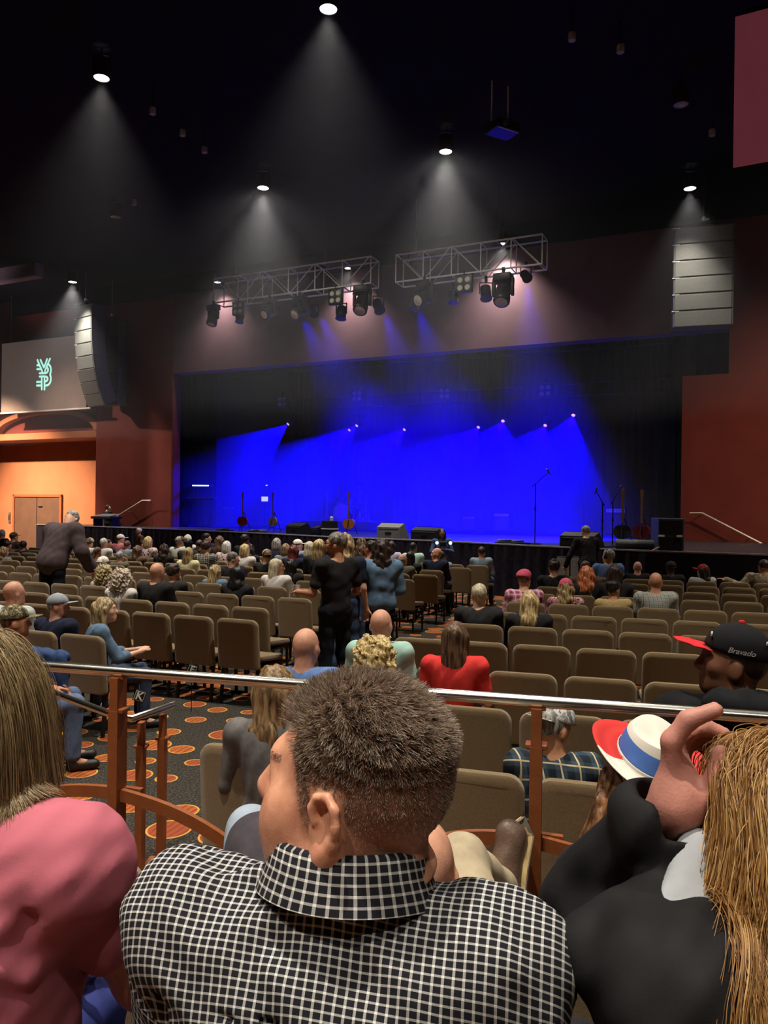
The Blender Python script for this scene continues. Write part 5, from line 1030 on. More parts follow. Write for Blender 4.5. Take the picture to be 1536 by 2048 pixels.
# ---- audience.  block/row, column of the head in the photo, top of the head in the photo
def at_row(block, row, px, py):
    u, z = U(px, py)
    if block == 'L':
        f = LROWS[row]+.22; s = (OL.x+.371*f-u*(OL.y+.928*f))/(.928+.371*u); k = round((s-L0[row])/.52); sn = L0[row]+k*.52
        s = s*.45+sn*.55 if abs(sn-s) < .27 and k >= 0 else s; p = OL+FL*f+EL*s; rz = ANG_L
    else:
        D = RROWS[row]; x = (u*(D+.8)-.0594)/(1+.28*u); k = round((x-R0[row])/.487); sn = R0[row]+k*.487
        x = x*.45+sn*.55 if abs(sn-x) < .25 and k >= 0 else x; p = rrow_pt(row, x)+RF*.22; rz = ANG_R
    top = EYE+z*p.y
    return p, rz, top
SEATS = [
 # label, block, row, px, py, yaw, sex, skin, shirt, sleeve, hair, hairmat, hat, hatmat, extra
 ('person with white hair seated at the far left edge, row nearest the stage', 'L', 8, 10, 1060, .2, 'm', 'fair', CHAR, 'long', 'short', 'white', None, None, {}),
 ('person in a camouflage cap at the far left, beside the white haired person', 'L', 7, 32, 1064, -.2, 'm', 'fair', BROWNC, 'long', 'short', 'brown', 'cap', CAMOG, {}),
 ('person in brown seated at the far left behind the bending man', 'L', 6, 22, 1093, -.3, 'm', 'tan', BROWNC, 'long', 'thick', 'dkbrown', None, None, {}),
 ('person with short dark hair and purple lit cheek just right of the bending man', 'L', 7, 152, 1067, -.5, 'm', 'fair', TEALC, 'short', 'short', 'dkbrown', None, None, {}),
 ('person in a tan cap and white shirt beside two white haired heads', 'L', 6, 178, 1075, .1, 'm', 'fair', WHITEC, 'short', 'short', 'brown', 'cap', CAPT, dict(hatyaw=math.pi)),
 ('white haired person in a white shirt near the left of the crowd', 'L', 6, 199, 1077, 0, 'm', 'fair', WHITEC, 'short', 'short', 'white', None, None, {}),
 ('dark haired person looking right beside the white haired person', 'L', 7, 214, 1079, -.9, 'm', 'tan', NAVY, 'short', 'short', 'black', None, None, {}),
 ('person in a white cap and pink shirt looking right', 'L', 8, 240, 1068, -.7, 'm', 'fair', PINKC, 'short', 'short', 'brown', 'cap', CAPW, {}),
 ('woman with long brown hair and a brown jacket behind the white cap', 'L', 5, 270, 1092, -.2, 'f', 'tan', BROWNC, 'long', 'long', 'brown', None, None, {}),
 ('woman with a blond bob and floral top in the left crowd', 'L', 6, 305, 1074, 0, 'f', 'fair', FLORAL, 'short', 'bob', 'blond', None, None, {}),
 ('woman with big dark brown hair and black top in the left crowd', 'L', 5, 336, 1089, -.1, 'f', 'fair', BLKC, 'long', 'wavy', 'dkbrown', None, None, {}),
 ('man in a brown cap beside the violet lit white hair', 'L', 7, 358, 1072, -.4, 'm', 'tan', PALE, 'short', 'short', 'grey', 'cap', CAPBR, dict(hatyaw=math.pi)),
 ('white haired person with violet lit hair near the stage', 'L', 8, 372, 1070, 0, 'f', 'fair', WHITEC, 'short', 'bob', 'white', None, None, {}),
 ('woman with long ash blond hair and a pale yellow top', 'L', 4, 368, 1096, 0, 'f', 'fair', fab('pale_yellow', (206, 200, 160), .1), 'short', 'straight', 'dblond', None, None, {}),
 ('person with round black hair left of the plaid shirts', 'L', 6, 388, 1080, 0, 'm', 'brown', CHAR, 'short', 'thick', 'black', None, None, {}),
 ('man turned to the right near the stage, dark hair, violet lit face', 'L', 8, 411, 1067, -1.2, 'm', 'fair', NAVY, 'short', 'short', 'black', None, None, {}),
 ('person in a black and white plaid shirt with dark hair', 'L', 5, 416, 1084, 0, 'm', 'fair', PLAIDBW, 'long', 'thick', 'dkbrown', None, None, {}),
 ('woman with long brown hair near the stage, left of the white blond pair', 'L', 7, 443, 1073, 0, 'f', 'fair', CHAR, 'long', 'long', 'brown', None, None, {}),
 ('white blond person with curly short hair and white floral shirt, left of a pair', 'L', 6, 459, 1083, 0, 'f', 'fair', FLORAL, 'short', 'bob', 'white', None, None, {}),
 ('blond person right of the white blond one, white top', 'L', 5, 478, 1089, -.2, 'f', 'fair', WHITEC, 'short', 'bob', 'blond', None, None, {}),
 ('black haired person with headphones near the stage, by the left pedal board', 'L', 8, 490, 1071, -.2, 'm', 'brown', BLKC, 'long', 'thick', 'black', None, None, {}),
 ('woman with dark brown hair and a black top behind the tan backwards cap', 'L', 6, 510, 1089, 0, 'f', 'fair', BLKC, 'long', 'wavy', 'dkbrown', None, None, {}),
 ('person in a tan backwards cap looking left', 'L', 4, 532, 1098, .7, 'm', 'fair', BLKC, 'short', 'short', 'brown', 'cap', CAPT, dict(hatyaw=math.pi)),
 ('grey haired person alone near the stage, rounded hair', 'L', 7, 548, 1077, 0, 'f', 'fair', NAVY, 'long', 'bob', 'grey', None, None, {}),
 ('woman with dark red long hair and dark jacket', 'L', 5, 577, 1091, 0, 'f', 'fair', NAVY, 'long', 'long', 'red', None, None, {}),
 ('person in a white cap looking right near the stage', 'L', 7, 590, 1078, -.9, 'm', 'fair', TEALC, 'short', 'short', 'brown', 'cap', CAPW, {}),
 ('woman with long grey blond hair left of the standing man', 'L', 6, 614, 1084, -.3, 'f', 'fair', NAVY, 'long', 'straight', 'plat', None, None, {}),
 ('woman with straight bright blond hair and a black top, left of the standing man', 'L', 4, 636, 1077, 0, 'f', 'fair', BLKC, 'long', 'straight', 'blond', None, None, {}),
 ('grey haired man turned right in a black shirt with dark collar', 'L', 3, 470, 1105, -.9, 'm', 'pink', BLKC, 'short', 'short', 'saltp', None, None, {}),
 ('woman with long blond streaked hair in a denim jacket, seen from behind on the left', 'L', 2, 424, 1133, -.5, 'f', 'fair', DENIMJ, 'long', 'long', 'dblond', None, None, {}),
 ('woman with long platinum hair and white top looking right', 'L', 2, 545, 1119, -1.0, 'f', 'tan', WHITEC, 'long', 'straight', 'plat', None, None, dict(fine=True)),
 ('person hidden in a black furry hood in front of the platinum haired woman', 'L', 1, 487, 1136, 0, 'm', 'fair', BLKC, 'long', 'hood', 'black', None, None, {}),
 ('person with white cap and striped pink top left of the curly hair', 'L', 2, 193, 1112, 0, 'f', 'fair', CAMOP, 'short', 'short', 'white', 'cap', CAPW, dict(hatyaw=math.pi)),
 ('woman with big curly brown blond hair, left of two curly heads', 'L', 1, 205, 1131, 0, 'f', 'fair', FLORAL, 'short', 'curly', 'curlb', None, None, {}),
 ('woman with big curly pale hair, right of two curly heads', 'L', 0, 262, 1139, 0, 'f', 'fair', WHITEC, 'short', 'curly', 'curlp', None, None, {}),
 ('bald man in a black shirt seen from behind in the left block', 'L', 0, 332, 1126, 0, 'm', 'pink', BLKC, 'short', None, None, None, None, {}),
 ('dark haired person just right of the bald man in black', 'L', 1, 362, 1131, -.2, 'm', 'tan', CHAR, 'short', 'thick', 'dkbrown', None, None, {}),
 ('bald man with pink scalp at the left edge, camouflage sleeves', 'L', -2, 28, 1163, -.3, 'm', 'pink', PALE, 'short', None, None, None, None, {}),
 ('man in a grey cap and navy shirt facing right, left block', 'L', -2, 117, 1186, -.9, 'm', 'pink', NAVY, 'short', 'buzz', 'grey', 'cap', CAPG, {}),
 ('woman with brown wavy hair just right of the standing man, by the stage', 'L', 7, 713, 1077, -.2, 'f', 'tan', BROWNC, 'long', 'wavy', 'brown', None, None, {}),
 ('woman with curly brown hair and a bright red top', 'L', 6, 734, 1091, 0, 'f', 'tan', REDC, 'short', 'wavy', 'brown', None, None, {}),
 ('woman with long dark hair and pale purple top, right of the denim jacket woman', 'L', 8, 790, 1083, .3, 'f', 'fair', fab('lilac', (186, 176, 206), .1), 'long', 'straight', 'dkbrown', None, None, {}),
 ('man with cropped dark hair in a mint shirt near the stage', 'L', 8, 834, 1085, -.3, 'm', 'brown', MINTC, 'short', 'buzz', 'black', None, None, {}),
 ('older man with thin grey hair in an olive shirt by the aisle', 'L', 5, 808, 1108, -.3, 'm', 'pink', OLIVE, 'long', 'fringe', 'grey', None, None, {}),
 ('woman with straight black hair beside the olive shirted man', 'L', 6, 823, 1104, 0, 'f', 'tan', CHAR, 'long', 'straight', 'black', None, None, {}),
 ('bald man in a navy jacket looking back towards the left', 'L', 6, 874, 1096, 2.2, 'm', 'pink', NAVY, 'long', None, None, None, None, dict(fine=True)),
 ('man in a steel grey shirt leaning beside the bald man in navy', 'L', 7, 893, 1104, -.2, 'm', 'tan', TEALC, 'long', 'short', 'dkbrown', None, None, {}),
 ('man with short dark hair and grey shirt alone on the last chair by the stage', 'L', 8, 966, 1094, 0, 'm', 'tan', TEALC, 'long', 'short', 'dkbrown', None, None, {}),
 ('woman with a brown ponytail below the tan cap in the left crowd', 'L', 5, 187, 1100, 0, 'f', 'tan', BROWNC, 'long', 'pony', 'brown', None, None, {}),
 ('dark haired person in charcoal at the far left, third head in from the edge', 'L', 6, 52, 1086, .2, 'm', 'tan', CHAR, 'long', 'thick', 'black', None, None, {}),
 ('person with light brown hair low at the far left edge of the crowd', 'L', 4, 12, 1111, -.2, 'f', 'fair', GREYC, 'long', 'wavy', 'ltbrown', None, None, {}),
 ('person in black with long black hair low beside the bright blond woman', 'L', 3, 592, 1120, 0, 'f', 'tan', BLKC, 'long', 'long', 'black', None, None, {}),
 ('grey shirted person with short brown hair right of the white cap and pink shirt', 'L', 7, 258, 1082, .1, 'm', 'fair', TEALC, 'short', 'short', 'brown', None, None, {}),
 ('person in a dark cap between the violet lit white hair and the turned man', 'L', 7, 398, 1079, .2, 'm', 'tan', CHAR, 'short', 'short', 'dkbrown', 'cap', CHAR, dict(hatyaw=math.pi)),
 ('woman with light brown hair in grey near the stage, left of the dark red hair', 'L', 6, 562, 1088, 0, 'f', 'fair', GREYC, 'short', 'bob', 'ltbrown', None, None, {}),
 ('short haired person in olive behind the white haired person with pink stripes', 'L', 4, 230, 1108, 0, 'm', 'fair', OLIVE, 'short', 'short', 'grey', None, None, {}),
 # right block
 ('man with short grey blond hair in a charcoal hooded top by the aisle', 'R', 1, 948, 1169, 0, 'm', 'fair', CHAR, 'long', 'short', 'plat', None, None, {}),
 ('woman with long blond hair in a black hooded jacket', 'R', 1, 1045, 1184, 0, 'f', 'fair', BLKC, 'long', 'long', 'blond', None, None, {}),
 ('man in a pink beret style cap and pink plaid shirt, leaning left', 'R', -1, 1041, 1140, -.2, 'm', 'fair', PLAIDPK, 'long', 'short', 'ltbrown', 'wrap', CAPP, {}),
 ('woman in a pink knit cap with curly blond hair and pink camouflage top', 'R', -1, 1122, 1157, 0, 'f', 'fair', CAMOP, 'long', 'wavy', 'dblond', 'beanie', CAPP, {}),
 ('man with thick dark hair in black near the stage grilles', 'R', -3, 1108, 1121, .3, 'm', 'fair', BLKC, 'short', 'thick', 'dkbrown', None, None, {}),
 ('woman with curly reddish brown updo near the stage grilles', 'R', -3, 1163, 1123, 0, 'f', 'tan', BROWNC, 'long', 'bun', 'brown', None, None, {}),
 ('woman with orange hair and an off shoulder black top', 'R', -2, 1193, 1134, 0, 'f', 'pink', BLKC, 'none', 'wavy', 'orange', None, None, {}),
 ('person with dark brown hair beside the orange haired woman', 'R', -2, 1222, 1131, 0, 'f', 'tan', CHAR, 'long', 'long', 'dkbrown', None, None, {}),
 ('woman with a black hair bun in a mustard top', 'R', -1, 1228, 1163, -.7, 'f', 'tan', MUST, 'long', 'bun', 'black', None, None, {}),
 ('bald man in a grey striped shirt sitting alone in the right block', 'R', -1, 1306, 1145, 0, 'm', 'tan', STRIPE, 'short', None, None, None, None, {}),
 ('man in a blue shirt with headphones turned left at the foot of the stage', 'R', -5, 1221, 1099, .9, 'm', 'tan', BLUEC, 'short', 'short', 'grey', None, None, dict(phones=True)),
 ('man with a shaved head in black, front row right', 'R', -5, 1277, 1123, 0, 'm', 'pink', BLKC, 'short', None, None, None, None, {}),
 ('dim figure in a dark cap, front row right', 'R', -5, 1347, 1123, .2, 'm', 'dark', BLKC, 'short', 'short', 'black', 'beanie', CHAR, {}),
 ('person in a red cap pointing left with long dark hair', 'R', -5, 1410, 1128, 1.1, 'f', 'fair', PALE, 'short', 'long', 'dkbrown', 'cap', CAPR, {}),
]
def seat_person(row):
    label, bl, rw, px, py, yaw, sex, sk, shirt, slv, hair, hmn, hat, hatm, ex = row
    ex = dict(ex); p, rz, top = at_row(bl, rw, px, py); phones = ex.pop('phones', False)
    extra = .0 if not hat else .02
    sc = min(1.10, max(.84, top/(1.298+extra+(.02 if hair in ('curly',) else 0)))); yq = round(yaw/.35)*.35
    J = seat_pose(yq); d = p.y
    h = .020 if d > 14 else (.017 if d > 8 else .013)
    if ex.get('fine'): h = .010
    r = person(label, (p.x, p.y, 0), rz, J, 'seat', sex, sk, shirt, slv, None if RNG.random() < .6 else DARKJ, hair, HB.get(hmn), hat, hatm, h=h, sc=sc, **ex)
    if phones: headphones(r, J)
    return r
def headphones(r, J):
    mb = MB().tube([(.098*math.cos(a), -.005, -.01+.135*math.sin(a)) for a in np.linspace(0, math.pi, 12)], .009, 6)
    for s in (-1, 1): mb.lathe([(.03, -.012), (.036, 0), (.03, .012)], 12, Matrix.Translation((s*.094, -.005, -.015)) @ Matrix.Rotation(math.pi/2, 4, 'Y'))
    mb.build('headphones', BLK, r, True, loc=tuple(J['H']), rot=Eul(head_R(J)))
for row in SEATS: seat_person(row)
# ================================================================== people closer by or in poses of their own
def J_edit(J, **k):
    for n, v in k.items(): J[n] = V3(*v) if isinstance(v, (tuple, list)) else v
    return J
def mid(label, px, py, d, rz, J, key, h=.011, sc=None, std=1.298, z0=0.0, **k):
    p = at(px, py, d); s = sc if sc is not None else (p.z-z0)/std
    hx = Rz(rz) @ J['H']*s
    return person(label, (p.x-hx[0], p.y-hx[1], z0), rz, J, key, h=h, sc=s, **k)
# first rows past the rail
mid('bald man in a light blue shirt just past the rail', 613, 1257, 4.55, ANG_R, seat_pose(-.1, -.15), 'seat', sex='m', sk='pink', shirt=BLUEC, fine=True)
mid('woman with bright curly blond hair just past the rail', 752, 1272, 4.5, ANG_R, seat_pose(0), 'seat', sex='f', sk='fair', shirt=FLORAL, hair='curly', hm=hairmat('curlbright', (146, 112, 60), (232, 208, 146), 110), std=1.33)
mid('bald man in a mint green shirt beyond the curly blond woman', 763, 1219, 5.45, ANG_R, seat_pose(-.1, -.1), 'seat', sex='m', sk='pink', shirt=MINTC, fine=True)
mid('woman with straight brown hair in a bright red top in the empty rows', 912, 1243, 5.2, ANG_R, seat_pose(0), 'seat', sex='f', sk='fair', shirt=REDC, hair='straight', hm=HB['brown'], h=.010, std=1.31)
gj = seat_pose(-.5, .1)
mid('woman in a grey sweater with long brown hair just beyond the rail', 556, 1330, 3.5, ANG_R+.25, gj, 'grey_woman', sex='f', sk='fair', shirt=fab('grey_sweater', (104, 100, 100), .15, 40), sleeve='long', hair='long', hm=HB['ltbrown'], h=.009, std=1.31)
mid('man in a blue plaid shirt and pale grey cap just past the rail', 1110, 1398, 3.38, ANG_R, seat_pose(-.7, -.2), 'seat', sex='m', sk='tan', shirt=PLAIDBL, sleeve='long', hair='buzz', hm=HB['grey'], hat='cap', hatm=camo('greycap', [(150, 148, 146), (200, 198, 194), (110, 110, 110), (180, 178, 176)], 16), hatyaw=math.pi, h=.010, std=1.33)
# bending man, left
bj = stand_pose(.3, -1.25, .46); J_edit(bj, EL=(-.30, .22, 1.10), ER=(.31, .18, 1.10), WL=(-.30, .42, .92), WR=(.30, .36, .88), FL=(0, .5, -.6), FR=(0, .4, -.7)); bj['N'] = bj['N']+V3(0, .03, -.01); bj['H'] = bj['H']+V3(-.03, .05, -.04)
p = at(104, 1135, 11.3); b = person('large man in a dark plum shirt bending forward among the seats at the left', (p.x, p.y, 0), ANG_L, bj, 'bend', 'm', 'fair', PLUMC, 'long', DARKJ, 'short', HB['grey'], h=.013, sc=1.16, g=.045)
MB().tube([(.185*math.cos(a), .005+.145*math.sin(a), 1.015) for a in np.linspace(0, 2*math.pi, 25)], .02, flat=(.006, .035)).build('belt', mat('belt_tan', lin((168, 128, 96)), .5), b)
# camouflage cap man, sitting turned to the aisle with jeans showing
cj = seat_pose(0, 0); 
mid('man in a camouflage cap at the left edge, jeans legs towards the aisle', 32, 1206, 5.55, ANG_L-.75, cj, 'seat', sex='m', sk='tan', shirt=CHAR, pants=fab('jeans_mid', (92, 108, 138), .2), hair='buzz', hm=HB['brown'], hat='cap', hatm=CAMOG, h=.010, std=1.33)
# woman in denim facing right with clasped hands
wj = J_edit(seat_pose(-.25, .1, .10), EL=(-.20, .16, .72), ER=(.22, .18, .73), WL=(-.05, .40, .76), WR=(.06, .41, .76), FL=(.6, .5, .3), FR=(-.6, .5, .3))
mid('woman with long brown blond hair and denim jacket facing right, hands clasped', 212, 1196, 6.7, ANG_L-.75, wj, 'clasp', sex='f', sk='fair', shirt=DENIMJ, sleeve='roll', hair='long', hm=HB['dblond'], h=.010, fine=True, std=1.30)
# standing man with glasses
sj = J_edit(stand_pose(.75, 0), EL=(-.27, .02, 1.13), WL=(-.26, .27, 1.12), FL=(.1, 1, .15), ER=(.26, .0, 1.13), WR=(.20, .26, 1.05), FR=(-.1, 1, 0))
m_ = mid('standing man with grey hair, glasses and a black shirt holding a cup', 672, 1062, 7.65, .65, sj, 'stand_cup', sex='m', sk='tan', shirt=BLKC, pants=DARKJ, hair='short', hm=HB['saltp'], beard=hairmat('beard', (50, 46, 44), (110, 104, 98)), glasses=True, h=.010, fine=True, std=1.745, sdisp=wob(.005, 20, 6))
wpos = Matrix.Rotation(.65, 4, 'Z') @ Vector((-.255, .345, 1.135))
cup = MB().lathe([(.028, -.06), (.038, .05), (.034, .05), (.026, -.05)], 16).build('plastic_cup', mat('cup_clear', (.6, .62, .64), .15), None, True, loc=Vector(m_.location)+wpos*m_.scale[0]); tag(cup, 'clear plastic cup in the hand of the standing man with glasses', 'cup')
nj = stand_pose(0, 0)
mid('blond person in a dark navy shirt standing just behind the man with glasses', 692, 1066, 8.6, ANG_L, nj, 'stand', sex='m', sk='fair', shirt=NAVY, hair='wavy', hm=HB['dblond'], h=.013, std=1.74)
dj = J_edit(stand_pose(.1, .1), EL=(-.25, .02, 1.12), WL=(-.15, .24, 1.05), ER=(.25, .02, 1.12), WR=(.14, .25, 1.05), FL=(.6, .8, 0), FR=(-.6, .8, 0))
mid('woman standing in a blue denim jacket with shaggy dark hair, seen from behind', 762, 1076, 8.7, .12, dj, 'stand_denim', sex='f', sk='tan', shirt=DENIMJ, sleeve='long', pants=DARKJ, hair='wavy', hm=HB['dkbrown'], h=.011, std=1.745, g=.028, sdisp=wob(.006, 22, 9))
mid('person in dark floral top standing hidden behind the denim jacket woman', 740, 1118, 10.6, .3, stand_pose(.6), 'stand', sex='f', sk='tan', shirt=fab('wine', (110, 30, 40), .2), hair='bun', hm=HB['dkbrown'], h=.014, sc=.88)
# usher and photographer at the stage front, crew
pj = J_edit(stand_pose(0, .25), EL=(-.26, .08, 1.14), WL=(-.08, .28, 1.20), ER=(.26, .08, 1.14), WR=(.08, .28, 1.20), FL=(.6, .5, .3), FR=(-.6, .5, .3))
ph = mid('woman with a camera standing at the stage front, facing the seats', 884, 1056, 17.6, math.pi+.05, pj, 'stand_cam', sex='f', sk='brown', shirt=fab('blue_jacket', (62, 74, 112), .2), sleeve='long', hair='straight', hm=HB['black'], h=.014, fine=True, std=1.745)
cm = Vector(ph.location)+Vector((0, -.36, 1.22))*1.0
r = empty('camera_rig', cm, 0, 'small camera with two bright lamps held by the woman at the stage front', 'camera'); MB().box(-.08, .08, -.05, .05, -.05, .05, .01).build('body', BLK, r); MB().lathe([(.04, 0), (.045, .09)], 14, Matrix.Translation((0, -.05, 0)) @ Matrix.Rotation(math.pi/2, 4, 'X')).build('lens', BLKM, r)
for x, m in ((.16, glow('lamp_green_white', (.75, 1.0, .6), 3.0)), (-.14, glow('lamp_white_small', (.9, 1.0, .95), 1.4))): MB().lathe([(.001, 0), (.030, .008), (.035, .03)], 12, Matrix.Translation((x, -.06, .03)) @ Matrix.Rotation(math.pi/2, 4, 'X'), caps=False).build('lamp', m, r)
mid('usher standing at the foot of the stage far left, pale cap', 277, 1055, 21.5, ANG_L+2.6, stand_pose(0), 'stand', sex='m', sk='tan', shirt=BROWNC, hair='short', hm=HB['white'], h=.02, std=1.745)
# sound engineer seated on the stage
ej = J_edit(seat_pose(-.9, .1), EL=(-.30, .20, .84), WL=(-.16, .10, 1.08), FL=(.5, -.1, .6))
P_ = edge_pt(167, 1.1)[0]; en = person('sound engineer with headphones seated on the stage at the far left', (P_.x, P_.y, STZ-.45), -.6, ej, 'engineer', 'm', 'fair', BLKC, 'short', DARKJ, 'short', HB['dkbrown'], h=.016, fine=True); headphones(en, ej)
# crouching stagehand on the right stage edge
kj = J_edit(stand_pose(.3, -.2, .30), EL=(-.34, .10, 1.08), WL=(-.40, .20, .86), ER=(.28, .40, 1.22), WR=(.2, .62, 1.22), FR=(0, 1, .1))
P_ = edge_pt(1212, -.75)[0]; person('stagehand in black leaning over the stage edge on the right', (P_.x, P_.y, 0), ANG_R+.25, kj, 'crouch', 'm', 'fair', BLKC, 'long', BLKC, 'short', HB['grey'], h=.016, sc=1.0)
# man in camouflage jacket reaching left, far right
ij = J_edit(seat_pose(.4, 0), SL=(-.20, .02, .98), EL=(-.36, -.02, .82), WL=(-.62, -.06, .93), FL=(-1, .0, .3))
p, rz_, top = at_row('R', -5, 1519, 1126); person('man in a tan camouflage jacket stretching his arm left over the chairs, far right', (p.x, p.y, 0), rz_, ij, 'reach', 'm', 'tan', CAMOT, 'long', DENIM, 'short', HB['dkbrown'], h=.014, sc=.94, g=.03)
# man in a black cap with red brim, right
hj = J_edit(seat_pose(1.35, .12), H=(0, .012, 1.18))
cp = mid('man in a black cap with a red brim turned left beyond the rail', 1467, 1236, 2.98, ANG_R+.15, hj, 'redbrim', sex='m', sk='brown', shirt=fab('black_hoodie', (20, 20, 22), .3), sleeve='long', hair='buzz', hm=HB['black'], hat='cap', hatm=CAPB, brimm=fab('brim_red', (206, 44, 52), .06), h=.008, fine=True, std=1.325, g=.030)
cpc = [c for c in cp.children if c.name.startswith('cap')][0]
MB().lathe([(.011, 0), (.009, .006), (.001, .008)], 12, Matrix.Translation((0, -.010, .134))).build('cap_button', _M['cloth_brim_red'], cpc)
c = bpy.data.curves.new('cap_lettering', 'FONT'); c.body = 'Bravado'; c.size = .025; c.align_x = 'CENTER'; c.extrude = .001; c.shear = .35; c.offset = .0003
o = text_obj('cap_lettering', c, mat('thread_grey', (.30, .29, .30), .7), cpc); o.matrix_local = Matrix.Translation((-.0885, -.012, .040)) @ Matrix.Rotation(-math.pi/2, 4, 'Z') @ Matrix.Rotation(math.pi/2-.12, 4, 'X')
MB().lathe([(.009, 0), (.008, .004), (.001, .005)], 10, Matrix.Translation((-.045, .078, .085)) @ Matrix.Rotation(-math.pi/2, 4, 'X')).lathe([(.007, 0), (.006, .004), (.001, .005)], 10, Matrix.Translation((-.055, -.085, .085)) @ Matrix.Rotation(math.pi/2, 4, 'X')).build('cap_patch', mat('patch_white', (.7, .7, .66), .7), cpc)
hood = [ell(V3(0, -.10, 1.06), (.13, .085, .06), Rx(.3), .03), ell(V3(0, -.02, 1.12), (.075, .075, .12), np.eye(3), .02, 's')]
sdf_obj('hood', hood, .010, _M['cloth_black_hoodie'], cp, wob(.006, 30, 3))
fl_ = camo('redflame', [(16, 16, 18), (20, 20, 22), (190, 44, 30), (210, 70, 40)], 30)
MB().box(-.10, .10, -.004, .004, -.03, .03, .002).build('jacket_print', fl_, cp, loc=(-.02, -.195, .93), rot=(-.12, 0, 0))
# denim jacket lying over a chair at the left edge
q = at(88, 1262, 5.9); jk = empty('draped_jacket', (q.x, q.y, 0), ANG_L, 'blue denim jacket draped over a chair back at the left edge', 'jacket')
sdf_obj('jacket_body', [ell(V3(0, 0, .80), (.25, .06, .05), None, .04), ell(V3(0, -.06, .62), (.25, .035, .22), Rx(-.1), .04), ell(V3(0, .055, .68), (.22, .03, .15), Rx(.1), .04)], .014, fab('denim_dark_blue', (52, 72, 112), .2), jk, wob(.012, 24, 7))
sdf_obj('sleeve', [cap(V3(.20, -.04, .78), V3(.27, -.05, .45), .055, .045, .03)], .014, _M['cloth_denim_dark_blue'], jk, wob(.01, 24, 8))
# ================================================================== the three people closest to the camera and their neighbours on the platform
def W2L(p, loc, rz): return Rz(-rz) @ (np.array(p, float)-np.array(loc, float))
def mesh_samples(me, n, keep, seed=1):
    """n random points on the mesh where keep(points) > random; returns points, normals"""
    r = np.random.default_rng(seed); me.calc_loop_triangles(); T = np.empty(len(me.loop_triangles)*3, np.int32); me.loop_triangles.foreach_get('vertices', T); T = T.reshape(-1, 3)
    Vv = np.empty(len(me.vertices)*3, np.float32); me.vertices.foreach_get('co', Vv); Vv = Vv.reshape(-1, 3)
    Nn = np.empty(len(me.vertices)*3, np.float32); me.vertices.foreach_get('normal', Nn); Nn = Nn.reshape(-1, 3)
    c = Vv[T].mean(1); k = keep(c) > 0; T = T[k]
    ar = np.linalg.norm(np.cross(Vv[T[:, 1]]-Vv[T[:, 0]], Vv[T[:, 2]]-Vv[T[:, 0]]), axis=1); i = r.choice(len(T), n, p=ar/ar.sum())
    a, b = r.random(n), r.random(n); f = a+b > 1; a[f] = 1-a[f]; b[f] = 1-b[f]
    P = Vv[T[i, 0]]+(Vv[T[i, 1]]-Vv[T[i, 0]])*a[:, None]+(Vv[T[i, 2]]-Vv[T[i, 0]])*b[:, None]; Nr = Nn[T[i, 0]]
    ok = r.random(n) < keep(P); return P[ok], Nr[ok]
def grow(P, N, length, S, coll, fall=.25, clear=(.004, .02), d0=None, curl=0.0, cf=18.0, seed=0, clump=.012, flip=0.0, center=None):
    r = np.random.default_rng(seed); n = len(P); pos = P.copy(); L = length if isinstance(length, np.ndarray) else np.full(n, length); step = L/(S-1)
    cl = r.uniform(clear[0], clear[1], n); d = N.copy() if d0 is None else d0.copy(); d += r.normal(size=(n, 3))*.10; d /= np.linalg.norm(d, axis=1, keepdims=True)
    out = [pos.copy()]; K = r.normal(size=(5, 3))*cf; ph = r.uniform(0, 6.28, (5, 3)); lock = np.floor(P/.018)@np.array([1.7, 2.9, 4.3]); lj = np.stack([np.sin(lock*12.9898), np.sin(lock*78.233), 0*lock], 1)
    for s in range(1, S):
        g = fall*(.6 if s < 3 else 1.0); d = d*(1-g)+np.array([0, 0, -1.0])*g; t = s/(S-1)
        w = np.stack([np.sin(pos@K[j % 5]+ph[j % 5][j]+s*.0) for j in range(3)], 1)*curl*t; w += lj*clump*4*t*.5
        if curl: w += np.stack([np.cos(s*.9+lock), np.sin(s*.9+lock), 0*lock], 1)*curl*.7
        d2 = d+w
        if flip and center is not None: o = pos-center; o[:, 2] = 0; o /= np.linalg.norm(o, axis=1, keepdims=True)+1e-6; d2 = d2+o*flip*max(0, t-.6)*2.5
        d2 /= np.linalg.norm(d2, axis=1, keepdims=True); pos = pos+d2*step[:, None]
        D = sdf_at(coll, pos); m = D < cl*min(1, s/3)
        if m.any(): G = sdf_grad(coll, pos[m]); pos[m] += G*(cl[m]*min(1, s/3)-D[m])[:, None]
        d = pos-out[-1]; d /= np.linalg.norm(d, axis=1, keepdims=True)+1e-9; out.append(pos.copy())
    return np.stack(out, 1)
def sstep(a, b, x): t = np.clip((x-a)/(b-a), 0, 1); return t*t*(3-2*t)
